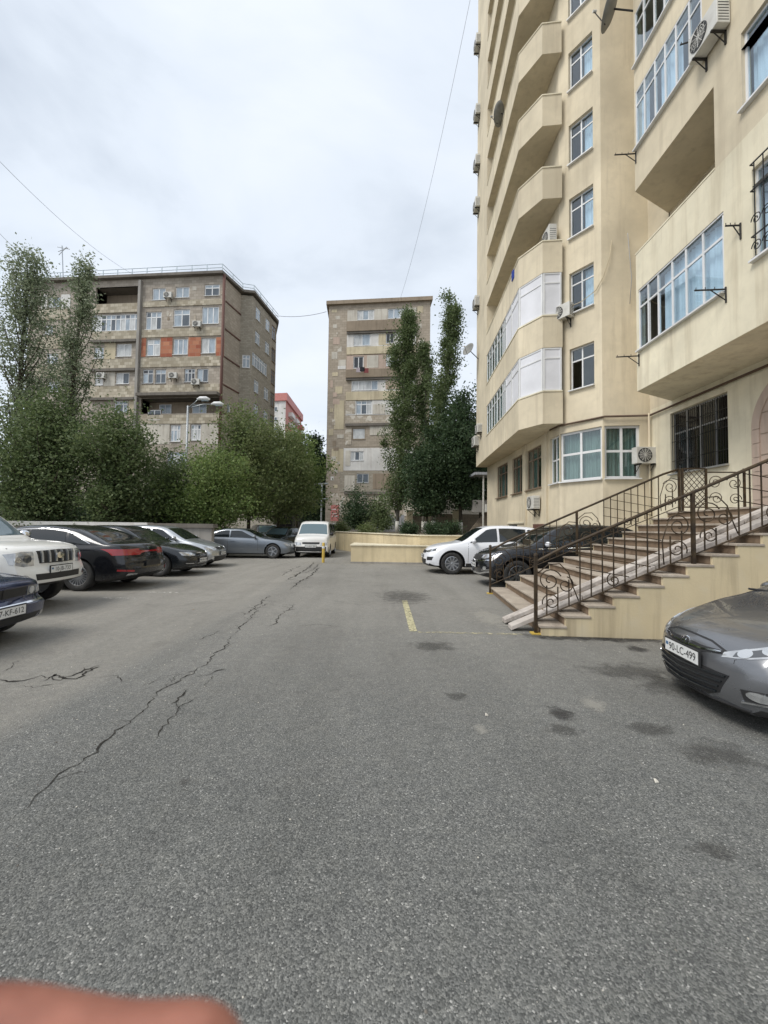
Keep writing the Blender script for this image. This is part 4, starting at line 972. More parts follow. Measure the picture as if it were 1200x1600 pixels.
for h in hG: window(blkA, F2, F3, h[0], h[1], h[2], h[3], (0.5,) if h[1]-h[0] < 3 else (0.16, 0.33, 0.5, 0.66, 0.83), 0.7, 'white_pvc' if h[1] < LG*0.75 else 'wood_frame', 'pane_far' if h[1] > LG*0.75 else 'pane_light', fw=0.10, inset=0.08)
zc = zA(373, 573); window(blkA, F1, F2, 0.3, (Vector(F2)-Vector(F1)).length-0.15, zc+1.3, zA(373, 545)+0.9, (0.5,), 0.7, 'white_pvc', 'pane_light', fw=0.10, inset=0.08)
m = MB(); m.add([(F1[0], F1[1], 7.0), (F2[0], F2[1], 7.0), (F3[0], F3[1], 7.0), (F1[0]-1, F3[1], 7.0)], [(3,2,1,0)]); m.build('wing_soffit', 'concrete_dark', blkA)
wall('wall', 'old_brown', (F1[0], F1[1]+0.1), (F1[0]+0.6, 53), 0, 7.0, [], blkA)
for k in range(5):
    z = ZT - 2.5 - 3.0*k; a = Vector(F0); b = Vector(F1); MB().obox((((a+b)/2).x+0.03, ((a+b)/2).y, z), ((b-a).x/2, (b-a).y/2, 0), (0.05, -0.01, 0), (0, 0, 0.07)).build('ledge', 'pipe_red', blkA)
MB().tube([(F0[0]+0.15, F0[1]-0.12, 6), (F0[0]+0.15, F0[1]-0.12, ZT)], 0.16, 8).build('drain_pipe', 'pipe_red', blkA, True)
wall('wall', 'stone_grey', F3, (F3[0]-1.6, 58), 7.0, ZT, [], blkA); wall('wall', 'stone_grey', (F3[0]-1.6, 58), (PA0[0], 58), 0, ZT-0.2, [], blkA); wall('wall', 'stone_grey', (PA0[0], 58), PA0, 0, ZT-0.2, [], blkA)
m = MB(); m.prism([(PA0[0]-0.3, PA0[1]-0.5), (PA1[0]+0.1, PA1[1]-0.5), (F1[0]+0.4, F1[1]-0.3), (F2[0]+0.3, F2[1]-0.3), (F3[0]+0.3, F3[1]), (F3[0]-1.5, 58.1), (PA0[0]-0.3, 58.3)], ZT, ZT+0.28); m.build('roof_slab', 'concrete_dark', blkA)
# roof railing
rp_ = [(PA0[0]+2, PA0[1]-0.3), (PA1[0], PA1[1]-0.3), (F1[0]+0.2, F1[1]-0.1), (F2[0]+0.1, F2[1]), (F3[0]+0.2, F3[1])]
rl = thing('roof_railing', 'pale thin safety railing round the roof of the left apartment block', 'railing', (PA1[0], PA1[1], ZT+0.28))
for i in range(len(rp_)-1):
    a, b = Vector(rp_[i]), Vector(rp_[i+1]); n = max(1, int((b-a).length/1.6))
    for h in (0.40, 0.78): MB().tube([(a.x, a.y, ZT+0.28+h), (b.x, b.y, ZT+0.28+h)], 0.035, 5).build('rail', 'railing_pale', rl)
    for k in range(n):
        p = a.lerp(b, k/n); MB().box(p.x-0.035, p.x+0.035, p.y-0.035, p.y+0.035, ZT+0.275, ZT+1.08).build('post', 'railing_pale', rl)
for lab, x, y, Y, sc_ in (('air conditioner under the middle top floor window of the stone block', 264, 468, AY, 1.2), ('air conditioner under the right window of the second row of the stone block', 309, 513, AY, 1.2), ('air conditioner between the paired windows above the stone block overhang', 272, 593, AY, 1.2), ('air conditioner under the right paired windows of the stone block', 307, 603, AY, 1.2), ('air conditioner on the left balcony wall of the stone block', 160, 593, 44.2, 1.2)):
    Yf = facY(PA0, PA1, x); p = at(x, y, Yf-0.1); ac_unit(lab, (p.x, p.y, p.z), -PI/2, 0.85, 0.6, 0.35, group='air conditioners on the stone block')
ant = thing('tv_antenna', 'tall thin television aerial mast on the left block roof', 'antenna', at(99, 440, 47))
p = at(99, 442, 47); q = at(97, 384, 47)
MB().tube([p, q], 0.05, 6).build('mast', 'galv', ant)
for k, (dx, dz) in enumerate(((0.9, 0.35), (0.7, -0.2), (0.55, -0.6))): MB().tube([q + Vector((-dx*0.6, 0, dz-0.5)), q + Vector((dx, 0, -dz*0.3-0.3))], 0.035, 5).build('element', 'galv', ant)

# ================================================================== BUILDING B (centre)
b_l, b_r = at(511, 650, 51.0), at(671, 650, 49.6)
PB0, PB1 = (b_l.x, 51.0), (b_r.x, 49.6)
def zB(x, y): return at(x, y, facY(PB0, PB1, x)).z
blkB = thing('end_apartment_block', 'narrow nine storey weathered apartment block seen end on in the centre', 'building', (b_l.x, 51, 0))
ZTB = zB(590, 474)
cB = lambda x, y: (420 + x/3.3333, 440 + y/3.3333)
winsB = []
def WB_(x0, x1, y0, y1, cols=(0.5,), fm='white_pvc', pm='pane_light'):
    (a, c), (b, d) = cB(x0, y0), cB(x1, y1); winsB.append((a, b, c, d, cols, fm, pm))
WB_(445, 535, 148, 200, (0.33, 0.66)); WB_(606, 705, 140, 192, (0.33, 0.66)); WB_(428, 516, 272, 334, (0.5,), 'white_pvc', 'pane_light'); WB_(598, 642, 268, 322, (0.5,), 'white_pvc', 'pane_black')
WB_(428, 482, 390, 452, (0.5,), 'white_pvc', 'pane_black'); WB_(600, 650, 378, 440, (0.5,), 'white_pvc', 'pane_light'); WB_(422, 560, 515, 566, (0.25, 0.5, 0.75)); WB_(445, 530, 620, 692, (0.33, 0.66))
WB_(428, 498, 762, 822, (), 'old_brown', 'pane_curtain'); WB_(424, 490, 884, 932, (0.3, 0.66)); WB_(455, 518, 1000, 1048, (0.5,), 'alu', 'pane_far')
holesB = []
for wv in winsB:
    xm = (wv[0]+wv[1])/2; holesB.append((along(PB0, PB1, wv[0]), along(PB0, PB1, wv[1]), zB(xm, wv[3]), zB(xm, wv[2])))
wall('wall', 'stone_side', PB0, PB1, 0, ZTB, holesB, blkB, depth=0.25)
for wv, h in zip(winsB, holesB): window(blkB, PB0, PB1, h[0], h[1], h[2], h[3], wv[4], 0.72 if h[3]-h[2] > 1.5 else None, wv[5], V1 if wv[6] == 'pane_light' else wv[6], fw=0.10, inset=0.06)
uB = (Vector(PB1)-Vector(PB0)).normalized(); nB = Vector((uB.y, -uB.x))
def slabB(name, mat, x0, x1, y0, y1, proud=0.05):
    """facing panel, cut round the windows"""
    (xa, ya), (xb, yb) = cB(x0, y0), cB(x1, y1); a, b = along(PB0, PB1, xa), along(PB0, PB1, xb); xm = (xa+xb)/2
    z0, z1 = zB(xm, yb), zB(xm, ya)
    q0 = Vector(PB0) + uB*a + nB*proud; q1 = Vector(PB0) + uB*b + nB*proud
    hs = [(h[0]-a, h[1]-a, h[2], h[3]) for h in holesB if h[1] > a and h[0] < b and h[3] > z0 and h[2] < z1]
    o = wall(name, mat, q0, q1, z0, z1, hs, blkB, depth=proud+0.02)
    # returns round the edge of the panel
    m = MB(); r0, r1 = q0 - nB*(proud+0.02), q1 - nB*(proud+0.02)
    m.add([(q0.x,q0.y,z0),(q0.x,q0.y,z1),(r0.x,r0.y,z1),(r0.x,r0.y,z0)], [(0,1,2,3)]); m.add([(q1.x,q1.y,z0),(r1.x,r1.y,z0),(r1.x,r1.y,z1),(q1.x,q1.y,z1)], [(0,1,2,3)])
    m.add([(q0.x,q0.y,z0),(r0.x,r0.y,z0),(r1.x,r1.y,z0),(q1.x,q1.y,z0)], [(0,1,2,3)]); m.add([(q0.x,q0.y,z1),(q1.x,q1.y,z1),(r1.x,r1.y,z1),(r0.x,r0.y,z1)], [(0,1,2,3)])
    m.build('panel_edge', mat, o)
X0, X1 = 392, 757
slabB('panel', 'old_plaster', X0, X1, 143, 204); slabB('balcony_band', 'old_brown', X0, X1, 206, 258, 0.35)
slabB('panel', 'old_white', X0, X1, 268, 336); slabB('panel', 'old_cream', X0, X1, 337, 376, 0.12)
slabB('panel', 'old_pink', X0, X1, 380, 456); slabB('balcony_band', 'old_brown', X0, X1, 458, 500, 0.35)
slabB('panel', 'old_white', 420, X1, 510, 570); slabB('panel', 'old_cream', X0, X1, 572, 616, 0.12)
slabB('panel', 'old_white', X0, X1, 618, 694); slabB('panel', 'rubble', X0, X1, 697, 742, 0.10)
slabB('panel', 'stone_side', X0, X1, 748, 860, 0.03); slabB('panel', 'old_white', 385, X1, 866, 984, 0.04); slabB('panel', 'old_cream', 322, 384, 872, 990, 0.03)
slabB('panel', 'stone_grey', 368, X1, 990, 1098, 0.04); slabB('panel', 'rubble', 318, X1, 1104, 1220, 0.05); slabB('panel', 'old_cream', 332, 384, 620, 770, 0.03)
rb = random.Random(4)
for k in range(26):                                   # flaked and patched render on the side strips
    y0 = 150 + 36*k + rb.uniform(-8, 8); xa = rb.uniform(304, 352); xb = xa + rb.uniform(14, 48)
    slabB('render_patch', rb.choice(('old_plaster', 'old_cream', 'rubble', 'old_brown', 'old_white', 'old_pink')), max(302, xa), min(388, xb), y0, y0 + rb.uniform(12, 38), 0.012 + 0.0015*k)
for k in range(10):
    y0 = 130 + 90*k + rb.uniform(-12, 12); xa = rb.uniform(762, 800)
    slabB('render_patch', rb.choice(('old_plaster', 'old_cream', 'old_brown')), xa, min(836, xa + rb.uniform(16, 50)), y0, y0 + rb.uniform(16, 44), 0.012 + 0.0015*k)
for k, (xa, xb, y0, y1, mt) in enumerate(((560, 640, 272, 330, 'old_cream'), (500, 560, 385, 450, 'old_plaster'), (655, 750, 400, 440, 'old_white'), (392, 440, 622, 690, 'rubble'), (535, 600, 640, 690, 'old_plaster'), (392, 424, 770, 850, 'rubble'), (520, 640, 755, 800, 'old_plaster'), (395, 420, 880, 960, 'old_plaster'), (540, 640, 1000, 1080, 'old_brown'), (392, 445, 1010, 1090, 'old_plaster'), (600, 700, 515, 560, 'old_pink'))):
    slabB('render_patch', mt, xa, xb, y0, y1, 0.075 + 0.0015*k)
for (y0, y1) in ((259.5, 266), (501.5, 509), (743, 747), (1099, 1103)):
    (xa, ya), (xb, yb) = cB(X0, y0), cB(X1, y1); a, b = along(PB0, PB1, xa), along(PB0, PB1, xb); c = Vector(PB0)+uB*(a+b)/2
    MB().obox((c.x, c.y, (zB(590, ya)+zB(590, yb))/2), Vector((uB.x, uB.y, 0))*(b-a)/2, Vector((nB.x, nB.y, 0))*0.25, (0, 0, 0.16)).build('floor_slab', 'concrete_dark', blkB)
wall('wall', 'stone_grey', (PB0[0]-1.2, 76), PB0, 0, ZTB, [], blkB); wall('wall', 'stone_grey', PB1, (PB1[0]-1.2, 74), 0, ZTB, [], blkB); wall('wall', 'stone_grey', (PB1[0]-1.2, 74), (PB0[0]-1.2, 76), 0, ZTB, [], blkB)
m = MB(); m.prism([(PB0[0]-0.3, PB0[1]-0.35), (PB1[0]+0.25, PB1[1]-0.35), (PB1[0]-1, 74), (PB0[0]-1.5, 76)], ZTB, ZTB+0.45); m.build('roof_slab', 'old_brown', blkB)
m = MB(); p = at(590, 466, 53); m.box(p.x-1.6, p.x+1.6, 53, 56, ZTB+0.4, ZTB+1.0); m.build('roof_hut', 'old_white', blkB)
# signs at its foot
def text_obj(txt, size, mat, parent, mtx, name='lettering'):
    cu = bpy.data.curves.new('t', 'FONT'); cu.body = txt; cu.size = size; cu.align_x = 'CENTER'; cu.align_y = 'CENTER'; cu.extrude = 0.0
    o = bpy.data.objects.new('t', cu); COL.objects.link(o)
    dg = bpy.context.evaluated_depsgraph_get(); me = bpy.data.meshes.new_from_object(o.evaluated_get(dg)); bpy.data.objects.remove(o)
    me.transform(mtx); me.materials.clear(); me.materials.append(M[mat]); return link(name, me, parent)
sg = thing('wall_sign', 'faded red painted sign on the foot of the centre block', 'sign', at(523, 815, 49.8))
p, q = at(516.5, 814, 49.9), at(530, 789, 49.9)
MB().box(p.x, q.x, 49.86, 49.92, p.z, q.z).build('board', 'sign_red', sg)
for k, zz in enumerate((0.28, 0.42, 0.70)):
    MB().box(p.x+0.12, q.x-0.14-0.1*k, 49.85, 49.858, p.z+(q.z-p.z)*zz, p.z+(q.z-p.z)*zz+0.09).build('lettering', 'old_white', sg)
sg = thing('blue_sign', 'small blue and white board below the red sign', 'sign', at(524, 828, 49.6))
p, q = at(518.5, 829, 49.4), at(531, 817, 49.4); zm = (p.z+q.z)/2
MB().box(p.x, q.x, 49.4, 49.46, p.z, zm).build('board', 'sign_blue', sg); MB().box(p.x, q.x, 49.4, 49.46, zm, q.z).build('board', 'old_white', sg)

# ================================================================== RED TOWER FAR BEHIND
RY = 120.0
r0, r1, r2 = at(428, 650, RY), at(446, 650, RY-1), at(471, 650, RY+22)
redb = thing('red_apartment_tower', 'distant red and white apartment tower between the two stone blocks', 'building', (r1.x, r1.y, 0))
zr1, zr2 = at(446, 628, RY).z, at(428, 619, RY).z
PR0, PR1, PR2 = (r0.x-14, RY+2), (r1.x, RY-1), (r2.x, RY+22)
wall('wall', 'old_white', PR0, PR1, 0, zr2, [], redb); wall('wall', 'red_facade', PR1, PR2, 0, zr1, [], redb); wall('wall', 'red_facade', PR2, (PR0[0], RY+40), 0, zr1, [], redb)
m = MB(); m.prism([(PR0[0], PR0[1]-0.6), (PR1[0]+0.5, PR1[1]-0.6), (PR2[0]+0.6, PR2[1]), (PR0[0], RY+40)], zr1, zr1+2.2); m.build('roof_band', 'sign_red', redb)
L = (Vector(PR2)-Vector(PR1)).length; uu = (Vector(PR2)-Vector(PR1)).normalized(); nn = Vector((uu.y, -uu.x))
for k in range(9):
    z = zr1 - 2.9 - 3.0*k
    for f in (0.25, 0.55, 0.88):
        c = Vector(PR1)+uu*L*f + nn*0.6; MB().obox((c.x, c.y, z), Vector((uu.x, uu.y, 0))*L*0.09, Vector((nn.x, nn.y, 0))*0.6, (0, 0, 0.6)).build('balcony', 'old_white' if f < 0.8 else 'sign_red', redb)
    for f in (0.4, 0.7):
        window(redb, PR1, PR2, L*f-0.8, L*f+0.8, z-0.2, z+1.3, (0.5,), None, 'white_pvc', 'pane_far', fw=0.15, inset=-0.06, sill=False)
    c = Vector(PR0).lerp(Vector(PR1), 0.93); window(redb, PR0, PR1, 13.6, 15.4, z-0.2, z+1.3, (0.5,), None, 'white_pvc', 'pane_far', fw=0.15, inset=-0.06, sill=False)
# ================================================================== GARDEN WALLS, SHEDS, STREET FURNITURE
gw = thing('garden_stone_wall', 'low rough stone garden wall with pale piers behind the yellow wall', 'wall', at(690, 830, 38))
p, q = at(642, 834, 38), at(735, 800, 38)
MB().box(p.x, q.x+1.2, 38.0, 38.4, 1.1, at(690, 803, 38).z).build('wall_body', 'garden_stone', gw)
for x in (640, 668, 712): c = at(x, 815, 37.9); MB().box(c.x-0.28, c.x+0.28, 37.75, 38.25, 1.1, at(x, 797, 38).z).build('pier', 'old_cream', gw)
rampw = thing('ramp_wall', 'sloping stone wall and dark canopy beside the tower end', 'wall', at(755, 830, 29))
c0, c1_ = at(730, 830, 30), at(766, 830, 30)
m = MB(); z0 = 1.1; vs = [(c0.x, 30, z0), (c1_.x+2, 30, z0), (c1_.x+2, 30, at(766, 785, 30).z), (c1_.x, 30, at(766, 790, 30).z), (c0.x+0.3, 30, z0+0.4)]
vs = vs + [(a, b+0.3, c) for a, b, c in vs]; m.add(vs, [(0,1,2,3,4),(9,8,7,6,5)] + [(i, i+5, (i+1)%5+5, (i+1)%5) for i in range(5)]); m.build('wall_body', 'garden_stone', rampw, recalc=True)
cp = thing('canopy', 'grey canopy roof on a thin pole beside the end of the tower', 'canopy', at(755, 800, 29))
p, q = at(738, 741, 29), at(772, 749, 29)
m = MB(); m.box(p.x, q.x+2.5, 28.2, 31.2, p.z-0.12, p.z+0.05); m.build('roof', 'sheet_metal', cp)
c = at(752, 790, 29); MB().tube([(c.x, 28.4, 1.1), (c.x, 28.4, p.z-0.1)], 0.06, 8).build('pole', 'whitewash', cp)
c = at(768, 775, 29); MB().box(c.x-1.2, c.x+2.0, 29.5, 29.8, at(0, 790, 29).z, at(768, 783, 29).z+0.1).build('beam', 'concrete', cp)
MB().box(at(766, 0, 28).x-0.2, at(766, 0, 28).x+0.15, 27.9, 28.2, at(766, 800, 28).z, at(766, 788, 28).z).build('meter_box', 'ac_white', cp)
sh = thing('sheet_fence', 'pale corrugated sheet fence below the bushes of the centre block', 'fence', at(600, 830, 44))
x0, x1 = at(580, 820, 44).x, at(632, 820, 44).x
n = 9
for k in range(n):
    a, b = x0+(x1-x0)*k/n, x0+(x1-x0)*(k+1)/n - 0.02; h = at(600, 807 + 3*math.sin(k*2.2), 44).z
    m = MB(); K = 6; vs = []
    for j in range(K+1):
        xx = a+(b-a)*j/K; yy = 44 + 0.03*(j % 2); vs += [(xx, yy, 1.05), (xx, yy, h), (xx, yy+0.02, 1.05), (xx, yy+0.02, h)]
    fs = []
    for j in range(K): fs += [(4*j, 4*j+4, 4*j+5, 4*j+1), (4*j+2, 4*j+3, 4*j+7, 4*j+6), (4*j+1, 4*j+5, 4*j+7, 4*j+3)]
    m.add(vs, fs).build('sheet', 'sheet_metal', sh)
cb = thing('concrete_shed', 'low grey concrete shed in front of the centre block', 'shed', at(560, 830, 45))
p, q = at(537, 834, 45), at(580, 806, 45); MB().box(p.x, q.x, 45, 47.5, 1.0, q.z-0.1).build('wall', 'concrete', cb); MB().box(p.x-0.2, q.x+0.2, 44.8, 47.7, q.z-0.1, q.z+0.12).build('roof', 'old_cream', cb)
lw = thing('parking_wall', 'low white topped wall behind the cars parked on the left', 'wall', (-12, 18.4, 0))
MB().box(-26, -7.6, 18.4, 18.7, 0, 1.40).build('wall_body', 'concrete', lw)
MB().box(-26, -10.4, 18.3, 18.8, 1.40, 1.60).build('coping', 'old_white', lw); MB().box(-10.35, -7.5, 18.3, 18.8, 1.40, 1.58).build('coping', 'concrete_dark', lw)
bk = struct(MB().prism([(-40, 18.75), (-8.5, 18.75), (-9.5, 40), (-40, 40)], -0.02, 0.75).build('planted_bank', 'soil'))
bd = thing('back_wall', 'old stained wall glimpsed behind the left trees', 'wall', (-15, 36, 0))
MB().box(-34, -9.5, 36, 36.4, 0, 3.6).build('wall_body', 'stone_grey', bd); MB().box(-34, -9.3, 35.9, 36.5, 3.6, 3.8).build('coping', 'concrete', bd)
gt = thing('gate_pillar', 'pale concrete gate pillar and low wall left of the passage', 'wall', at(425, 820, 33))
p = at(423, 765, 33); MB().box(p.x-0.3, p.x+0.3, 33, 33.5, 0, p.z).build('pillar', 'old_plaster', gt)
q = at(360, 812, 33.2); MB().box(q.x, p.x-0.3, 33.1, 33.4, 0, at(400, 806, 33).z).build('wall_body', 'old_plaster', gt)
ps = thing('pipe_gantry', 'pale overhead gas pipes on posts across the dark passage', 'pipe', at(500, 780, 40))
for y in (757, 781):
    a, b = at(425, y+1, 40), at(513, y-1, 40); MB().tube([a, b], 0.09, 8).build('pipe', 'galv', ps, True)
a = at(503, 757, 40); MB().tube([(a.x, 40, 0), (a.x, 40, a.z+0.1)], 0.08, 8).build('post', 'galv', ps)
dk = thing('passage_building', 'dark low building at the end of the passage under the trees', 'building', at(490, 820, 62))
p, q = at(430, 800, 62), at(514, 770, 62)
MB().box(p.x-4, q.x+1.5, 62, 70, 0, at(480, 772, 62).z).build('wall', 'concrete_dark', dk)
for x in (441, 452, 496, 506): c = at(x, 800, 62); MB().box(c.x-0.45, c.x+0.45, 61.9, 62.05, 0.2, 3.2).build('door', 'iron_dark', dk)

bo = thing('bollard', 'yellow steel bollard in front of the white van', 'bollard', gnd(505, 879))
p = gnd(505, 879); m = MB(); m.lathe([(0.06, 0), (0.06, 0.80), (0.045, 0.84), (0.001, 0.85)], 'z', 14, p); m.build('post', 'bollard_yellow', bo, True)
m = MB(); m.lathe([(0.063, 0.60), (0.063, 0.70)], 'z', 14, p); m.build('reflective_band', 'white_pvc', bo)

lp = thing('street_lamp', 'grey street lamp post with two arms in front of the stone block', 'street lamp', (at(291, 720, 23.5).x, 23.5, 0))
b = at(291, 720, 23.5); tz = at(291, 634, 23.5).z
MB().tube([(b.x, 23.5, 0), (b.x, 23.5, 3), (b.x, 23.5, tz)], [0.09, 0.075, 0.055], 10).build('pole', 'galv', lp, True)
for (x, y, dy) in ((318, 624, -0.15), (340, 632, 0.25)):
    e_ = at(x, y, 23.5+dy); s = Vector((b.x, 23.5, tz-0.15)); mid = s.lerp(e_, 0.5) + Vector((0, 0, 0.12))
    arm_ = MB().tube([s, mid, e_ - Vector((0.3, 0, 0))], 0.03, 6).build('arm', 'galv', lp, True)
    m = MB(); m.tube([e_ + Vector((-0.36, 0, 0.0)), e_ + Vector((-0.2, 0, 0.05)), e_ + Vector((0.15, 0, 0.05)), e_ + Vector((0.36, 0, 0.0))], [0.05, 0.11, 0.12, 0.05], 10)
    h = m.build('lamp_head', 'white_pvc', lp, True); MB().tube([e_ + Vector((-0.1, 0, -0.05)), e_ + Vector((0.25, 0, -0.05))], [0.07, 0.06], 8).build('lens', 'pane_light', h, True)

def sag(a, b, s, n=16):
    a, b = Vector(a), Vector(b); return [a.lerp(b, k/n) - Vector((0, 0, s*4*(k/n)*(1-k/n))) for k in range(n+1)]
cable('overhead wire crossing the upper left sky to the stone block', sag(at(-60, 190, 22), at(207, 428, 44), 0.8), 0.013)
cable('second lower overhead wire at the left edge of the sky', sag(at(-60, 300, 22), at(80, 432, 46), 0.5), 0.012)
cable('long wire rising from the centre block roof to the top of the view', sag(at(625, 468, 50), at(737, -12, 27), 1.6), 0.013)
cable('wire strung between the stone block and the centre block', sag(at(429, 493, 53), at(510, 487, 51), 0.35), 0.032)

fb = thing('garden_building', 'long low grey building far behind the garden on the right', 'building', (12, 66, 0))
MB().box(2.5, 40, 66, 74, 0, 6.5).build('wall', 'stone_grey', fb); MB().box(2.2, 40.3, 65.6, 74.4, 6.5, 6.9).build('roof', 'concrete_dark', fb)
# ================================================================== TREES
def leaf_mesh(name, C, size, rng, flat=0.0, aspect=0.62):
    n = len(C); A = rng.normal(size=(n, 3)); A[:, 2] *= 0.8; A /= np.linalg.norm(A, axis=1)[:, None]
    B = rng.normal(size=(n, 3)); B -= (B*A).sum(1)[:, None]*A; B /= np.linalg.norm(B, axis=1)[:, None]
    s = size*rng.uniform(0.65, 1.35, n)[:, None]
    nrm = np.cross(A, B)*s*0.14
    V = np.stack([C - A*s, C + B*s*aspect + nrm, C + A*s, C - B*s*aspect + nrm], 1).reshape(-1, 3)
    me = bpy.data.meshes.new(name); me.vertices.add(4*n); me.loops.add(4*n); me.polygons.add(n)
    me.vertices.foreach_set('co', V.astype(np.float32).ravel()); me.loops.foreach_set('vertex_index', np.arange(4*n, dtype=np.int32))
    me.polygons.foreach_set('loop_start', np.arange(0, 4*n, 4, dtype=np.int32)); me.update(calc_edges=True); return me
def tree(name, label, base, H, R, kind, mat, nleaf, leaf, seed, lean=(0, 0), h0=0.18, bark='bark', white=0.0, trunk_r=0.16, group=None, cat='tree', sig=None, nl=None):
    rng = np.random.default_rng(seed); t = thing(name, label, cat, base, 0, group, inplace=False)
    def ax(f): return np.array([lean[0]*f + 0.10*math.sin(3.1*f+seed), lean[1]*f + 0.10*math.sin(2.3*f+2*seed), H*f]) if kind != 'bush' else np.array([lean[0]*f, lean[1]*f, H*f])
    tm = MB(); top = 0.93 if kind in ('poplar', 'cypress') else 0.62
    tm.tube([ax(top*k/8) for k in range(9)], [trunk_r*(1-0.80*k/8) for k in range(9)], 8); cen = []; wts = []
    limbs = nl or {'poplar': 46, 'cypress': 60, 'round': 34, 'bush': 26}[kind]
    lm = MB()
    for i in range(limbs):
        f = h0 + (1-h0)*((i+rng.uniform(0, 1))/limbs); ph = rng.uniform(0, 2*math.pi)
        g = (f-h0)/(1-h0)
        if kind == 'poplar': r = R*(0.22+2.2*g**0.6*(1-g)**0.95)*rng.uniform(0.35, 1.15); up = rng.uniform(1.2, 2.2)*r; st = max(0.06, f-0.12)
        elif kind == 'cypress': r = R*(1.02-g)*rng.uniform(0.6, 1.05)+0.12; up = 0.5*r; st = f
        elif kind == 'round':
            r = R*math.sqrt(max(0.05, 1-(2*g-0.86)**2*0.9))*rng.uniform(0.35, 1.05); up = rng.uniform(0.1, 0.5)*r; st = min(f*0.6+0.06, 0.60)
        else: r = R*math.sqrt(max(0.05, 1-(g)**2*0.85))*rng.uniform(0.3, 1.05); up = 0.3*r; st = f*0.4
        a = ax(min(st, top)); d = np.array([math.cos(ph)*r, math.sin(ph)*r, 0])
        b = ax(f); b = b + d + np.array([0, 0, up*(0.3 if kind != 'poplar' else 0.5)])
        if b[2] > H*1.0: b[2] = H*1.0 - 0.05*rng.uniform(0, 1)*H
        mid = (a+b)/2 + np.array([d[0]*0.12, d[1]*0.12, -0.05*r])
        lm.tube([a, mid, b], [max(0.018, trunk_r*0.32*(1-g*0.6)), max(0.013, trunk_r*0.2*(1-g*0.6)), 0.008], 5, False)
        for q in np.linspace(0.25 if kind != 'poplar' else 0.35, 1.0, 4):
            c = (1-q)**2*a + 2*q*(1-q)*mid + q*q*b; cen.append(c + rng.normal(size=3)*0.10*R); wts.append(0.5+0.5*q)
    cen = np.array(cen); wts = np.array(wts); wts = wts*rng.uniform(0.35, 1.5, len(wts)); wts /= wts.sum()
    nleaf = int(nleaf*1.7); leaf *= 0.74
    idx = rng.choice(len(cen), nleaf, p=wts); s = sig or (0.16*R + 0.14)
    C = cen[idx] + rng.normal(size=(nleaf, 3))*s*rng.uniform(0.5, 1.2, len(cen))[idx][:, None]
    C = C[C[:, 2] > (0.06*H if kind == 'bush' else H*h0*0.72)]
    tr = tm.build('trunk', bark, t, True); lm.build('limbs', bark, tr, True)
    if white: MB().tube([ax(0.0), ax(white/H)], [trunk_r*1.05, trunk_r*1.0], 10).build('whitewashed_base', 'whitewash', tr, True)
    me = leaf_mesh('crown', C, leaf, rng); me.materials.append(M[mat]); link('crown', me, t)
    return t
G1 = 1.10
rw_ = random.Random(12)
for i, (x, y, lab) in enumerate(((905, 991, 'left'), (962, 991, 'middle'), (1010, 992, 'right'))):
    p = gnd(x, y); m = MB()
    for k in range(26):
        a, l = rw_.uniform(0, 6.28), rw_.uniform(0.04, 0.12); b = Vector((p.x + rw_.gauss(0, 0.10), p.y + abs(rw_.gauss(0, 0.012)), 0)); e2 = b + Vector((math.cos(a)*l*0.5, -abs(math.sin(a))*l*0.5, l)); s_ = Vector((0.006, 0.002, 0))
        m.add([b-s_, b+s_, b.lerp(e2, 0.6)+s_*1.1, e2, b.lerp(e2, 0.6)-s_*1.1], [(0,1,2,3,4)])
    tag(m.build('weed_tuft', 'leaf_olive'), 'tiny weed tuft at the foot of the stair wall, ' + lab + ' of three', 'weed', 'weeds at the stair wall')
def tb(x, Y, z=0.0): p = at(x, 830, Y); return (p.x, Y, z)
def hz(x, y, Y, z=0.0): return at(x, y, Y).z - z
# centre poplars
tree('poplar_tree', 'slim tall poplar in front of the centre block, the left one of the pair', tb(622, 36, G1), hz(632, 486, 36, G1), 1.45, 'poplar', 'leaf_mid', 17400, 0.115, 11, (0.55, 0), 0.14, 'bark_pale', 1.0, 0.17)
tree('poplar_tree', 'tallest poplar standing right of the centre block, leaning right', tb(676, 33, G1), hz(700, 463, 33, G1), 1.30, 'poplar', 'leaf_mid', 15225, 0.110, 12, (1.35, 0), 0.14, 'bark_pale', 1.0, 0.17, nl=40)
tree('poplar_tree', 'shorter poplar stem close behind the tallest poplar', tb(660, 35, G1), hz(664, 530, 35, G1), 0.95, 'poplar', 'leaf_mid', 8700, 0.115, 13, (0.15, 0), 0.16, 'bark_pale', 1.0, 0.14)
tree('evergreen_tree', 'dense dark evergreen at the foot of the poplars', tb(664, 30.5, G1), hz(664, 700, 30.5, G1), 1.9, 'round', 'leaf_dark', 9000, 0.12, 14, (0.2, 0), 0.28, 'bark', 0.9, 0.13)
tree('evergreen_tree', 'dark broad evergreen between the poplars and the yellow tower', tb(718, 31, G1), hz(720, 618, 31, G1), 2.5, 'round', 'leaf_dark', 17000, 0.13, 15, (0.2, 0), 0.24, 'bark', 0.9, 0.16, nl=44)
tree('evergreen_tree', 'dark evergreen partly hidden behind the end of the tower', tb(752, 36, G1), hz(745, 660, 36, G1), 2.4, 'round', 'leaf_dark', 9000, 0.14, 16, (0, 0), 0.3, 'bark', 0.9, 0.14)
tree('shrub', 'leafy bush with pale flowers below the centre block', tb(562, 42, G1), hz(562, 772, 42, G1), 2.0, 'bush', 'leaf_dark', 4200, 0.12, 17, cat='shrub', trunk_r=0.06)
tree('shrub', 'bush beside the sheet fence under the left poplar', tb(598, 41, G1), hz(598, 778, 41, G1), 1.5, 'bush', 'leaf_poplar', 3000, 0.12, 18, cat='shrub', trunk_r=0.06)
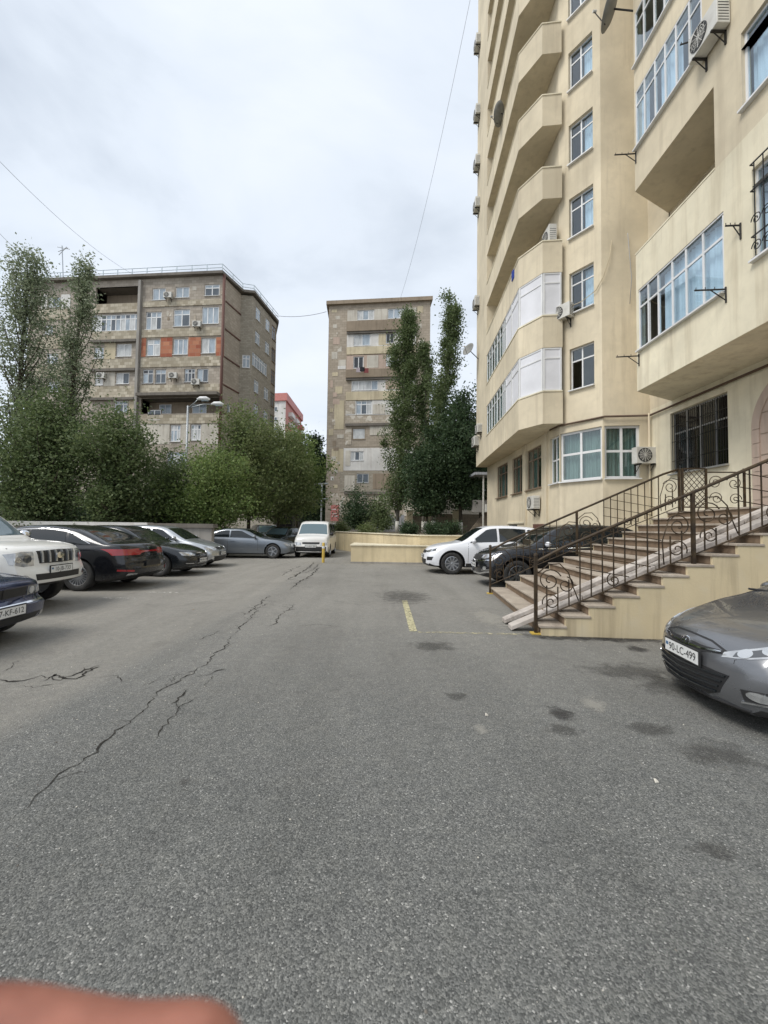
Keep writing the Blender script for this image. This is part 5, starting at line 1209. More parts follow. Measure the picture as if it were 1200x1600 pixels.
for i, (x, lab) in enumerate(((640, 'leftmost'), (676, 'middle'), (703, 'rightmost'))):
    tree('hedge_bush', 'low dark hedge bush on the garden terrace, ' + lab + ' of three', tb(x, 24.0-0.6*i, G1), 0.62, 0.75, 'bush', 'leaf_dark', 2000, 0.06, 30+i, cat='shrub', trunk_r=0.03, sig=0.14, group='hedge bushes on the terrace')
tree('shrub', 'small plant on the wall end beside the white van', tb(532, 31, G1), 0.7, 0.7, 'bush', 'leaf_olive', 1300, 0.07, 36, cat='shrub', trunk_r=0.03, sig=0.15)
tree('shrub', 'low weeds along the top of the yellow retaining wall', tb(575, 27, G1), 0.5, 0.8, 'bush', 'leaf_olive', 1500, 0.06, 37, cat='shrub', trunk_r=0.03, sig=0.18)
# left trees
tree('tall_tree', 'tall grey green tree at the left edge of the view', tb(18, 20.5), hz(28, 394, 20.5), 1.35, 'poplar', 'leaf_grey', 10500, 0.085, 21, (0.35, 0), 0.16, 'bark', 0, 0.19, sig=0.34, nl=60)
tree('tall_tree', 'slender tall tree in front of the stone block with leaning trunk', tb(92, 20.8), hz(112, 404, 20.8), 0.95, 'poplar', 'leaf_grey', 7000, 0.085, 22, (0.75, 0), 0.22, 'bark', 0, 0.17, sig=0.26)
tree('leafy_tree', 'wide dark green tree behind the white off-road car', tb(62, 19.6), hz(55, 622, 19.6), 2.6, 'round', 'leaf_mid', 16000, 0.09, 23, (0.2, 0), 0.26, 'bark', 0, 0.16, nl=54, sig=0.46)
tree('leafy_tree', 'bushy dark green tree behind the black sedan', tb(188, 19.9), hz(180, 640, 19.9), 2.1, 'round', 'leaf_mid', 12000, 0.09, 24, (-0.2, 0), 0.26, 'bark', 0, 0.13, nl=46, sig=0.42)
tree('leafy_tree', 'bright green spreading tree in front of the street lamp', tb(318, 21.8), hz(330, 708, 21.8), 2.6, 'round', 'leaf_bright', 11000, 0.085, 25, (0.2, 0), 0.30, 'bark', 0, 0.12, nl=44, sig=0.40)
tree('leafy_tree', 'olive green tree behind the grey coupe, taller than its bright neighbour', tb(385, 25.5), hz(385, 644, 25.5), 3.0, 'round', 'leaf_olive', 15000, 0.10, 26, (0, 0), 0.30, 'bark', 0, 0.15, nl=54, sig=0.5)
tree('leafy_tree', 'green tree overhanging the passage beside the centre block', tb(462, 33), hz(455, 682, 33), 2.6, 'round', 'leaf_bright', 9000, 0.13, 27, (0, 0), 0.40, 'bark', 0, 0.14, sig=0.5)
tree('leafy_tree', 'mid green tree filling the gap between the olive tree and the passage', tb(432, 28.5), hz(428, 668, 28.5), 2.6, 'round', 'leaf_olive', 10000, 0.105, 51, (0, 0), 0.28, 'bark', 0, 0.13, nl=44, sig=0.46)
tree('leafy_tree', 'small dark green tree between the bushy tree and the bright green tree', tb(258, 22.6), hz(258, 712, 22.6), 2.0, 'round', 'leaf_mid', 8500, 0.085, 52, (0, 0), 0.24, 'bark', 0, 0.11, nl=36, sig=0.36)
tree('conifer_tree', 'dark pointed conifer at the left edge of the centre block', tb(489, 56), hz(489, 684, 56), 2.4, 'cypress', 'leaf_dark', 6500, 0.20, 28, (0, 0), 0.10, 'bark', 0, 0.2)
tree('conifer_tree', 'dark conifer deep in the passage under the overhanging tree', tb(503, 53), hz(503, 715, 53), 1.7, 'cypress', 'leaf_dark', 5000, 0.2, 29, (0, 0), 0.10, 'bark', 0, 0.2)
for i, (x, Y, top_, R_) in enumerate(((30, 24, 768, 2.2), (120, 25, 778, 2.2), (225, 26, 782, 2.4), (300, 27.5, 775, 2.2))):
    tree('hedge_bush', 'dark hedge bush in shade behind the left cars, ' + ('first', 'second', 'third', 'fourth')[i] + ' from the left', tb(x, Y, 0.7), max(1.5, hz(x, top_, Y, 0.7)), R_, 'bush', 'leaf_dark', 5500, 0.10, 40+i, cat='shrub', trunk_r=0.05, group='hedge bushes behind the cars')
# ================================================================== CARS
def pchip(pts):
    xs = [p[0] for p in pts]; ys = [p[1] for p in pts]; n = len(xs)
    d = [(ys[i+1]-ys[i])/(xs[i+1]-xs[i]) for i in range(n-1)]; ms = [d[0]] + [0]*(n-2) + [d[-1]]
    for i in range(1, n-1):
        if d[i-1]*d[i] > 0:
            w1, w2 = 2*(xs[i+1]-xs[i]) + (xs[i]-xs[i-1]), (xs[i+1]-xs[i]) + 2*(xs[i]-xs[i-1]); ms[i] = (w1+w2)/(w1/d[i-1] + w2/d[i])
    def f(x):
        if x <= xs[0]: return ys[0]
        if x >= xs[-1]: return ys[-1]
        i = 0
        while x > xs[i+1]: i += 1
        h = xs[i+1]-xs[i]; t_ = (x-xs[i])/h
        return (2*t_**3-3*t_**2+1)*ys[i] + (t_**3-2*t_**2+t_)*h*ms[i] + (-2*t_**3+3*t_**2)*ys[i+1] + (t_**3-t_**2)*h*ms[i+1]
    return f
def sstep(a, b, x):
    t_ = max(0, min(1, (x-a)/(b-a))); return t_*t_*(3-2*t_)
def lerp_tab(tab, z):
    return pchip(tab)(z)

class Car:
    def __init__(s, name, label, loc, rz, L, hw, top, belt, paint, wheel_r=0.32, axles=(0.85, 3.5), wid=None, bot=None, bow=(0.16, 0.12), nose=None, tail=None, tumble=0.26, track=None, arch=0.055, cat='car', group='parked cars', rim='rim_alloy', spokes=10, boxy=0.0):
        s.L, s.hw, s.paint = L, hw, paint
        s.root = thing(name, label, cat, loc, rz, group, inplace=False)
        s.top = pchip(top); s.belt = pchip(belt)
        s.wid = pchip(wid or [(0, 0.84), (0.06, 0.90), (0.2, 0.955), (0.55, 0.99), (1.0, 1.0), (L-1.0, 1.0), (L-0.45, 0.98), (L-0.15, 0.94), (L, 0.86)])
        s.bot = pchip(bot or [(0, 0.27), (0.12, 0.20), (0.5, 0.19), (L-0.6, 0.19), (L-0.15, 0.26), (L, 0.36)])
        nose = nose or [(0, 0.10), (0.25, 0.03), (0.45, 0.0), (0.6, 0.02), (0.8, 0.10), (1.2, 0.2)]
        tail = tail or [(0, 0.14), (0.3, 0.04), (0.5, 0.0), (0.7, 0.03), (0.95, 0.06), (1.3, 0.12)]
        s.nf, s.tf = pchip(nose), pchip(tail)
        N = 76
        ss = sorted(set([0, 0.015, 0.035, 0.06, 0.10, 0.15] + [0.2+(L-0.4)*k/N for k in range(N+1)] + [L-0.15, L-0.10, L-0.06, L-0.035, L-0.015, L]))
        V, F, mats = [], [], []; ring = None
        def section(q):
            hw_ = hw*s.wid(q); zb, zt = s.bot(q), s.top(q); zs = min(s.belt(q), zt-0.035); g = zt-zs
            rw = hw_*0.94 - max(0, g-0.05)*tumble - 0.02
            k = min(1, g/0.3)
            pts = [(0, zb), (hw_*0.5, zb), (hw_*0.86, zb), (hw_*0.955, zb+0.05), (hw_*0.985, zb+0.16), (hw_*0.998, zb+(zs-zb)*0.48), (hw_, zb+(zs-zb)*0.66), (hw_*0.992, zb+(zs-zb)*0.84), (hw_*0.975, zs-0.045), (hw_*0.945, zs-0.006)]
            a = (hw_*0.945, zs-0.006); r = (rw, zt - (0.09+0.02*boxy)*k - 0.028*(1-k))
            for u_ in (0.2, 0.45, 0.7, 0.9): pts.append((a[0]+(r[0]-a[0])*u_ + 0.02*k*math.sin(math.pi*u_), a[1]+(r[1]-a[1])*u_))
            pts += [r, (rw-0.035, zt-0.05*k-0.02*(1-k)), (rw-0.09-0.03*k, zt-0.022*k-0.014*(1-k)), (rw*0.72, zt-0.009), (rw*0.38, zt-0.002), (0, zt)]
            return pts
        for q in ss:
            half = section(q); full = half + [(-y, z) for y, z in half[-2:0:-1]]
            if ring is None: ring = len(full)
            for y, z in full: V.append([q, y, z])
        nS = len(ss)
        for i in range(nS-1):
            for k in range(ring):
                F.append((i*ring+k, i*ring+(k+1)%ring, (i+1)*ring+(k+1)%ring, (i+1)*ring+k)); mats.append(1 if (k < 3 or k >= ring-3) else 0)
        for (base, q, sgn) in ((0, 0, 1), ((nS-1)*ring, L, -1)):
            prev = base; zc = (s.bot(q)+s.top(q))/2
            for f in (0.8, 0.55, 0.3):
                st = len(V)
                for k in range(ring): V.append([q, V[base+k][1]*f, zc+(V[base+k][2]-zc)*f])
                for k in range(ring):
                    a, b, c, d = prev+k, prev+(k+1)%ring, st+(k+1)%ring, st+k
                    F.append((b, a, d, c) if sgn > 0 else (a, b, c, d)); mats.append(0)
                prev = st
            st = len(V); V.append([q, 0, zc])
            for k in range(ring): F.append((prev+(k+1)%ring, prev+k, st) if sgn > 0 else (prev+k, prev+(k+1)%ring, st)); mats.append(0)
        for v in V:
            q, y, z = v
            f = 1-sstep(0.0, 1.0, q); v[0] += f*(bow[0]*(abs(y)/hw)**2.4 + s.nf(z))
            f = 1-sstep(0.0, 1.0, L-q); v[0] -= f*(bow[1]*(abs(y)/hw)**2.6 + s.tf(z))
            v[0] = L/2 - v[0]
        s.bvh = BVHTree.FromPolygons([Vector(v) for v in V], F)
        m = MB(); m.v = [tuple(v) for v in V]; m.f = F; m.m = mats
        s.wr, s.axles = wheel_r, axles; tw = track or hw-0.115
        body = m.build('body', [paint, 'plastic_black'], s.root, recalc=True)
        me = body.data
        cut = MB()
        for q in axles:
            for sg in (1, -1): cut.lathe([(0.001, -0.25), (wheel_r+arch, -0.25), (wheel_r+arch, 0.25), (0.001, 0.25)], 'y', 36, (L/2-q, sg*(hw-0.03), wheel_r+0.01))
        cm = cut.mesh('cut'); bmc = bmesh.new(); bmc.from_mesh(cm); bmesh.ops.remove_doubles(bmc, verts=bmc.verts, dist=0.002); bmesh.ops.recalc_face_normals(bmc, faces=bmc.faces); bmc.to_mesh(cm); bmc.free()
        cm.materials.append(M[paint]); cm.materials.append(M['plastic_black']); cm.polygons.foreach_set('material_index', [1]*len(cm.polygons))
        co = bpy.data.objects.new('cut', cm); COL.objects.link(co)
        body.parent = None; mod = body.modifiers.new('b', 'BOOLEAN'); mod.object = co; mod.operation = 'DIFFERENCE'; mod.solver = 'EXACT'
        bpy.context.view_layer.update(); dg = bpy.context.evaluated_depsgraph_get()
        ev = bpy.data.meshes.new_from_object(body.evaluated_get(dg)); body.modifiers.clear(); body.data = ev; ev.name = 'body'; bpy.data.objects.remove(co); body.parent = s.root
        ev.polygons.foreach_set('use_smooth', [True]*len(ev.polygons))
        try: ev.set_sharp_from_angle(angle=math.radians(32))
        except Exception: pass
        s.body = body
        # wheels
        first = None
        for q in axles:
            for sg in (1, -1):
                c = (L/2-q, sg*tw, wheel_r)
                if first is None: first = s.wheel(c, sg, wheel_r, rim, spokes); w = first; w0 = sg
                else:
                    w = copy_tree(first, s.root)
                w.location = c; w.rotation_euler = (0, 0, 0 if sg == 1 else math.pi)
    def wheel(s, c, sg, r, rim, spokes):
        t = MB(); rr = r*0.66
        t.lathe([(rr, -0.10), (r*0.93, -0.105), (r*0.985, -0.09), (r, -0.06), (r, 0.06), (r*0.985, 0.09), (r*0.93, 0.105), (rr, 0.10), (rr*0.97, 0.085), (rr*0.97, -0.10)], 'y', 36)
        w = t.build('wheel', 'rubber', s.root, True)
        m = MB(); m.lathe([(rr*0.99, 0.095), (rr*0.93, 0.10), (rr*0.90, 0.07), (rr*0.88, -0.06)], 'y', 32)
        for k in range(spokes):
            q = 2*math.pi*k/spokes; a = Vector((math.cos(q), 0, math.sin(q))); b = Vector((-math.sin(q), 0, math.cos(q)))
            wd = rr*1.5/spokes if spokes > 6 else rr*0.17
            vs = [a*rr*0.12+b*wd*0.6+Vector((0,0.075,0)), a*rr*0.12-b*wd*0.6+Vector((0,0.075,0)), a*rr*0.92-b*wd*0.7+Vector((0,0.085,0)), a*rr*0.92+b*wd*0.7+Vector((0,0.085,0))]
            vs += [v - Vector((0, 0.035, 0)) for v in vs]; m.add(vs, [(0,3,2,1),(4,5,6,7),(0,1,5,4),(1,2,6,5),(2,3,7,6),(3,0,4,7)])
        m.lathe([(0.001, 0.095), (rr*0.16, 0.09), (rr*0.2, 0.05)], 'y', 16)
        m.build('rim', rim, w, 'auto', recalc=True)
        MB().lathe([(0.001, 0.0), (rr*0.86, 0.0), (rr*0.86, -0.04), (0.001, -0.04)], 'y', 24).build('brake_disc', 'rim_dark', w)
        return w
    # project a ruled patch (two polylines) on to the body
    def patch(s, name, lo, hi, side, mat, parent=None, off=0.005, nu=10, nv=4, mirror=False, both=False, skirt=0.02):
        out = []
        for sg in ((1, -1) if both else ((-1,) if mirror else (1,))):
            def pl(p, u_):
                n = len(p)-1; i = min(n-1, int(u_*n)); f = u_*n-i; return p[i][0]+(p[i+1][0]-p[i][0])*f, p[i][1]+(p[i+1][1]-p[i][1])*f
            V, F = [], []; NU = nu*max(1, len(lo)-1)
            nrm = []
            for a in range(NU+1):
                p, q = pl(lo, a/NU), pl(hi, a/NU)
                for b in range(nv+1):
                    x, y = p[0]+(q[0]-p[0])*b/nv, p[1]+(q[1]-p[1])*b/nv
                    if side == 'front': o, d = Vector((s.L, sg*x, y)), Vector((-1, 0, 0))
                    elif side == 'rear': o, d = Vector((-s.L, sg*x, y)), Vector((1, 0, 0))
                    elif side == 'side': o, d = Vector((s.L/2-x, sg*3, y)), Vector((0, -sg, 0))
                    else: o, d = Vector((s.L/2-x, sg*y, 4)), Vector((0, 0, -1))
                    h = s.bvh.ray_cast(o, d)
                    if h[0] is None: h = s.bvh.find_nearest(o + d*(s.L/2 if side in ('front', 'rear') else 2.5))
                    n_ = h[1] if h[1].dot(d) < 0 else -h[1]
                    V.append(h[0] + n_*off); nrm.append(n_)
            R = nv+1
            for a in range(NU):
                for b in range(nv): F.append((a*R+b, (a+1)*R+b, (a+1)*R+b+1, a*R+b+1))
            bd = [a*R for a in range(NU+1)] + [NU*R+b for b in range(1, R)] + [a*R+nv for a in range(NU-1, -1, -1)] + [b for b in range(nv-1, 0, -1)]
            n0 = len(V)
            for i in bd: V.append(V[i] - nrm[i]*(off+skirt))
            K = len(bd)
            for k in range(K): F.append((bd[k], n0+k, n0+(k+1)%K, bd[(k+1)%K]))
            m = MB(); m.v = [tuple(v) for v in V]; m.f = F; m.m = [0]*len(F)
            out.append(m.build(name, mat, parent or s.root, 'auto', recalc=True))
        return out
    def seam(s, pts, side='side', w=0.010, mat='plastic_black', both=True, name='panel_gap', parent=None):
        for i in range(len(pts)-1):
            (x0, y0), (x1, y1) = pts[i], pts[i+1]; dx, dy = x1-x0, y1-y0; l = math.hypot(dx, dy); nx, ny = -dy/l*w/2, dx/l*w/2
            s.patch(name, [(x0-nx, y0-ny), (x1-nx, y1-ny)], [(x0+nx, y0+ny), (x1+nx, y1+ny)], side, mat, parent or s.body, 0.0015, 8, 1, both=both, skirt=0.004)
    def windows(s, segs, up=0.105, lo=0.03, mat='car_glass', nm='side_window'):
        """segs: (s0_low, s1_low, s0_up, s1_up)"""
        for a, b, c, d in segs:
            n = 6; L_ = [(a+(b-a)*k/n, s.belt(a+(b-a)*k/n)+lo) for k in range(n+1)]
            U_ = [(c+(d-c)*k/n, max(s.top(c+(d-c)*k/n)-up, s.belt(c+(d-c)*k/n)+lo+0.01)) for k in range(n+1)]
            s.patch(nm, L_, U_, 'side', mat, None, 0.004, 3, 5, both=True, skirt=0.012)
    def screen(s, name, s0, s1, w0, w1, mat='car_glass', bowl=0.0):
        n = 8; lo = [(s0+bowl*(2*k/n-1)**2, w0*(2*k/n-1)) for k in range(n+1)]; hi = [(s1+bowl*0.5*(2*k/n-1)**2, w1*(2*k/n-1)) for k in range(n+1)]
        return s.patch(name, lo, hi, 'top', mat, None, 0.004, 2, 6, skirt=0.012)[0]
    def plate(s, txt, end, z, y=0.0, tilt=0.0):
        o, d = (Vector((s.L, y, z)), Vector((-1, 0, 0))) if end == 'front' else (Vector((-s.L, y, z)), Vector((1, 0, 0)))
        h = s.bvh.ray_cast(o, d)[0]; sg = 1 if end == 'front' else -1; x = h.x + sg*0.02
        p = MB().box(x-0.012, x+0.004, y-0.26, y+0.26, z-0.056, z+0.056).build('number_plate', 'plate_white', s.root)
        MB().box(x-0.016, x+0.001, y-0.275, y+0.275, z-0.07, z+0.07).build('plate_frame', 'plastic_black', p)
        R_ = Matrix(((0, 0, sg, x+sg*0.006 if sg > 0 else x-0.0145), (sg, 0, 0, y+0.02*sg), (0, 1, 0, z-0.003), (0, 0, 0, 1)))
        if sg < 0: R_[0][3] = x-0.0165
        text_obj(txt, 0.098, 'plate_ink', p, R_, 'plate_number')
        f = 1 if sg > 0 else -1
        yy = y - f*0.225
        MB().box(x-0.010 if sg > 0 else x-0.0155, x+0.0065 if sg > 0 else x-0.003, yy-0.02, yy+0.02, z-0.0, z+0.03).build('plate_badge', 'sign_blue', p)
        return p
    def mirrors(s, q, z, mat, size=(0.07, 0.09, 0.065)):
        for sg in (1, -1):
            y = s.hw*0.90; m = MB(); c = Vector((s.L/2-q, sg*(y+0.13), z+0.05))
            m.lathe([(0.001, -size[1]), (size[0]*0.7, -size[1]*0.85), (size[0], -0.02), (size[0]*0.95, size[1]*0.5), (size[0]*0.6, size[1]), (0.001, size[1])], 'y', 14, c)
            mm = m.build('wing_mirror', mat, s.root, True)
            MB().tube([(c.x, sg*y, z-0.01), (c.x, sg*(y+0.08), z+0.02)], 0.022, 6).build('mirror_arm', 'plastic_black', mm)
    def handle(s, q, z, mat=None):
        s.patch('door_handle', [(q, z-0.012), (q+0.20, z-0.012)], [(q, z+0.014), (q+0.20, z+0.014)], 'side', mat or s.paint, None, 0.022, 6, 2, both=True, skirt=0.01)
    def bumper_strip(s, lo, hi, side, mat, name, **k): return s.patch(name, lo, hi, side, mat, **k)

def ellipse(a, b, cx=0.0, cz=0.0, n=10):
    lo = [(cx + a*math.cos(math.pi + math.pi*k/n), cz + b*math.sin(math.pi + math.pi*k/n)) for k in range(n+1)]
    hi = [(cx + a*math.cos(math.pi - math.pi*k/n), cz + b*math.sin(math.pi - math.pi*k/n)) for k in range(n+1)]
    return lo, hi

# ---- grey hatchback, front right
c = Car('hatchback_car', 'grey metallic hatchback whose front enters at the right edge', (4.47, 3.47, 0), math.pi-math.radians(7), 3.99, 0.86,
    [(0, 0.60), (0.04, 0.68), (0.12, 0.745), (0.3, 0.815), (0.6, 0.885), (0.95, 0.955), (1.05, 0.985), (1.12, 1.02), (1.75, 1.34), (2.0, 1.43), (2.45, 1.49), (3.0, 1.48), (3.5, 1.42), (3.68, 1.33), (3.85, 1.08), (3.95, 0.95), (3.99, 0.80)],
    [(0, 0.56), (0.12, 0.68), (0.4, 0.76), (1.0, 0.88), (2.0, 0.95), (3.2, 1.02), (3.8, 1.0), (3.99, 0.76)], 'paint_grey', 0.305, (0.80, 3.34), bow=(0.30, 0.2), bot=[(0, 0.19), (0.12, 0.17), (0.5, 0.17), (3.4, 0.18), (3.85, 0.26), (3.99, 0.36)],
    nose=[(0, 0.12), (0.2, 0.03), (0.32, 0.0), (0.5, 0.015), (0.62, 0.05), (0.8, 0.12), (1.2, 0.2)])
c.root.scale = (0.93, 0.93, 0.93)
c.windows([(1.32, 2.28, 1.92, 2.28), (2.34, 3.15, 2.34, 3.10)]); c.screen('windscreen', 1.16, 1.80, 0.68, 0.56, bowl=0.05); c.screen('rear_window', 3.66, 3.84, 0.5, 0.62)
lo, hi = [(0.42, 0.565), (0.60, 0.60), (0.74, 0.655), (0.80, 0.735)], [(0.42, 0.605), (0.58, 0.685), (0.70, 0.765), (0.80, 0.80)]
for sg in (False, True):
    h = c.patch('headlight', lo, hi, 'front', 'headlight', nu=8, nv=6, mirror=sg)[0]
    c.patch('lamp_housing', [(0.50, 0.590), (0.60, 0.615), (0.72, 0.672)], [(0.50, 0.625), (0.59, 0.668), (0.69, 0.728)], 'front', 'lamp_dark', h, 0.008, 6, 4, mirror=sg, skirt=0.003)
    for (y_, z_, r_) in ((0.555, 0.630, 0.044), (0.665, 0.690, 0.050)):
        a, b = ellipse(r_, r_*0.78, y_, z_); c.patch('lamp', a, b, 'front', 'lamp_lens', h, 0.012, 3, 6, mirror=sg, skirt=0.006)
    c.patch('indicator', [(0.72, 0.70), (0.79, 0.745)], [(0.71, 0.755), (0.79, 0.79)], 'front', 'headlight', h, 0.009, 5, 3, mirror=sg, skirt=0.004)
c.patch('upper_grille', [(-0.42, 0.585), (-0.2, 0.548), (0, 0.538), (0.2, 0.548), (0.42, 0.585)], [(-0.42, 0.612), (-0.2, 0.605), (0, 0.612), (0.2, 0.605), (0.42, 0.612)], 'front', 'plastic_black', nu=5)
for dz in (0.0,): c.patch('grille_trim', [(-0.40, 0.594), (-0.2, 0.572), (0, 0.566), (0.2, 0.572), (0.40, 0.594)], [(-0.40, 0.604), (-0.2, 0.585), (0, 0.58), (0.2, 0.585), (0.40, 0.604)], 'front', 'chrome', off=0.012, nu=5)
# oval badge with a slanted letter
lo_, hi_ = ellipse(0.068, 0.036, 0, 0.592); bd_ = c.patch('badge', lo_, hi_, 'front', 'chrome', off=0.018, nu=2)[0]
lo_, hi_ = ellipse(0.058, 0.028, 0, 0.592); c.patch('badge_field', lo_, hi_, 'front', 'plastic_black', bd_, 0.021, 2, skirt=0.004)
for x0 in (-0.026, 0.020): c.patch('badge_letter', [(x0-0.006, 0.570), (x0+0.006, 0.570)], [(x0+0.002, 0.614), (x0+0.014, 0.614)], 'front', 'chrome', bd_, 0.025, 2, 2, skirt=0.004)
c.patch('badge_letter', [(-0.022, 0.585), (0.026, 0.592)], [(-0.022, 0.594), (0.026, 0.601)], 'front', 'chrome', bd_, 0.026, 3, 2, skirt=0.004)
lg = c.patch('lower_grille', [(-0.42, 0.27), (-0.3, 0.215), (0, 0.205), (0.3, 0.215), (0.42, 0.27)], [(-0.50, 0.435), (-0.3, 0.445), (0, 0.45), (0.3, 0.445), (0.50, 0.435)], 'front', 'plastic_black', nu=6)[0]
for k in range(4):
    z = 0.250+0.048*k; w_ = 0.40+0.025*k; c.patch('grille_bar', [(-w_, z+0.02), (0, z), (w_, z+0.02)], [(-w_, z+0.032), (0, z+0.014), (w_, z+0.032)], 'front', 'paint_dark', lg, 0.022, 10, 2)
c.plate('90-LC-499', 'front', 0.495)
for sg in (False, True):
    fl = c.patch('fog_recess', [(0.60, 0.27), (0.80, 0.315)], [(0.58, 0.36), (0.82, 0.40)], 'front', 'plastic_black', nu=8, mirror=sg)[0]
    a, b = ellipse(0.075, 0.034, 0.69, 0.335); c.patch('fog_light', a, b, 'front', 'lamp_lens', fl, 0.014, 2, 4, mirror=sg, skirt=0.006)
    c.patch('chrome_strip', [(0.58, 0.255), (0.82, 0.300)], [(0.58, 0.268), (0.82, 0.315)], 'front', 'chrome', fl, 0.012, 8, 2, mirror=sg)
c.patch('lip', [(-0.62, 0.175), (-0.3, 0.172), (0.3, 0.172), (0.62, 0.175)], [(-0.62, 0.205), (-0.3, 0.195), (0.3, 0.195), (0.62, 0.205)], 'front', 'plastic_black', off=0.014, nu=6)
c.seam([(0.12, -0.52), (0.10, 0.0), (0.12, 0.52)], 'top', 0.012, both=False); c.seam([(0.13, 0.52), (0.35, 0.66), (1.08, 0.70)], 'top', 0.012)
c.seam([(1.22, 0.30), (1.24, 0.90)]); c.seam([(2.31, 0.28), (2.31, 0.95)]); c.mirrors(1.42, 0.95, 'paint_grey'); c.handle(2.05, 0.80)
for sg in (1, -1): MB().tube([(c.L/2-1.10, sg*0.55-0.2, 1.0), (c.L/2-1.16, sg*0.1, 1.03), (c.L/2-1.25, sg*0.1-0.35, 1.06)], 0.012, 5).build('wiper', 'plastic_black', c.root)

# ---- white off-road car, left
c = Car('off_road_car', 'white off-road car with slatted grille facing out on the left', (-5.70-2.38, 7.30, 0), math.radians(3), 4.76, 0.93,
    [(0, 1.02), (0.03, 1.07), (0.1, 1.12), (0.5, 1.18), (0.95, 1.205), (1.08, 1.22), (1.16, 1.25), (1.76, 1.72), (2.0, 1.80), (2.8, 1.85), (3.8, 1.84), (4.4, 1.78), (4.6, 1.62), (4.72, 1.2), (4.76, 0.95)],
    [(0, 0.98), (0.1, 1.04), (1.3, 1.12), (4.2, 1.18), (4.76, 1.0)], 'paint_white', 0.385, (0.95, 3.74), bow=(0.20, 0.14), tumble=0.20, boxy=1, arch=0.07,
    bot=[(0, 0.50), (0.12, 0.44), (0.5, 0.38), (4.2, 0.38), (4.76, 0.5)], nose=[(0, 0.3), (0.45, 0.05), (0.55, 0.0), (0.68, 0.0), (0.78, 0.06), (1.0, 0.08), (1.3, 0.16)], rim='rim_alloy', spokes=6, cat='car')
c.windows([(1.40, 2.35, 1.95, 2.35), (2.42, 3.35, 2.42, 3.35), (3.42, 4.30, 3.42, 4.20)], up=0.13); c.screen('windscreen', 1.20, 1.80, 0.74, 0.64, 'car_glass_pale', bowl=0.04)
gr = c.patch('grille', [(-0.40, 0.83), (0, 0.82), (0.40, 0.83)], [(-0.44, 1.035), (0, 1.045), (0.44, 1.035)], 'front', 'plastic_black', nu=10, off=0.008)[0]
for k in range(6):
    x0 = -0.36+0.144*k; c.patch('grille_slat', [(x0-0.016, 0.84), (x0+0.016, 0.84)], [(x0-0.018, 1.028), (x0+0.018, 1.028)], 'front', 'paint_silver', gr, 0.03, 2, 4)
a, b = ellipse(0.085, 0.055, 0, 0.945); bd_ = c.patch('badge', a, b, 'front', 'chrome', gr, 0.045, 2)[0]
for sg in (False, True):
    h = c.patch('headlight', [(0.50, 0.80), (0.66, 0.79), (0.82, 0.84)], [(0.50, 1.03), (0.66, 1.035), (0.84, 1.0)], 'front', 'headlight', nu=6, nv=6, mirror=sg)[0]
    a, b = ellipse(0.062, 0.062, 0.60, 0.915); c.patch('lamp', a, b, 'front', 'lamp_dark', h, 0.012, 2, 5, mirror=sg, skirt=0.006)
    a, b = ellipse(0.045, 0.045, 0.735, 0.905); c.patch('lamp', a, b, 'front', 'lamp_lens', h, 0.012, 2, 5, mirror=sg, skirt=0.006)
c.patch('air_intake', [(-0.50, 0.555), (0.50, 0.555)], [(-0.52, 0.66), (0.52, 0.66)], 'front', 'plastic_black', nu=12); c.plate('10-JB-733', 'front', 0.715)
c.patch('skid_strip', [(-0.8, 0.47), (0.8, 0.47)], [(-0.8, 0.50), (0.8, 0.50)], 'front', 'plastic_black', nu=14)
for sg in (False, True):
    a, b = ellipse(0.065, 0.05, 0.69, 0.61); c.patch('fog_light', a, b, 'front', 'lamp_lens', None, 0.006, 2, 5, mirror=sg)
c.mirrors(1.42, 1.22, 'chrome', (0.10, 0.10, 0.1)); c.seam([(1.50, 0.5), (1.50, 1.1)]); c.seam([(2.48, 0.5), (2.48, 1.14)]); c.seam([(0.2, 0.76), (1.25, 0.80)], 'top', 0.012)

# ---- dark blue sedan, bottom left
c = Car('old_sedan_car', 'dark blue older sedan cut by the left edge, nearest on the left', (-4.50-2.2, 4.88, 0), math.radians(4), 4.40, 0.865,
    [(0, 0.70), (0.02, 0.74), (0.06, 0.765), (0.4, 0.82), (1.15, 0.90), (1.30, 0.93), (2.0, 1.33), (2.25, 1.38), (3.0, 1.38), (3.35, 1.33), (3.9, 0.98), (4.0, 0.96), (4.32, 0.93), (4.40, 0.75)],
    [(0, 0.67), (0.06, 0.73), (1.2, 0.85), (3.8, 0.92), (4.40, 0.72)], 'paint_navy', 0.31, (0.75, 3.35), bow=(0.13, 0.1), tumble=0.34,
    bot=[(0, 0.26), (0.1, 0.22), (0.5, 0.2), (3.8, 0.2), (4.4, 0.34)], nose=[(0, 0.14), (0.26, 0.04), (0.36, 0.0), (0.46, 0.0), (0.50, 0.04), (0.53, 0.09), (0.75, 0.07), (1.0, 0.2)])
c.windows([(1.5, 2.4, 2.1, 2.4), (2.46, 3.3, 2.46, 3.2)]); c.screen('windscreen', 1.34, 2.0, 0.68, 0.56); c.screen('rear_window', 3.40, 3.86, 0.52, 0.64)
c.patch('grille', [(-0.42, 0.575), (0.42, 0.575)], [(-0.42, 0.685), (0.42, 0.685)], 'front', 'plastic_black', nu=12)
for s0 in (-0.12, 0.02): c.patch('kidney_trim', [(s0, 0.575), (s0+0.10, 0.575)], [(s0, 0.69), (s0+0.10, 0.69)], 'front', 'plastic_black', None, 0.012)
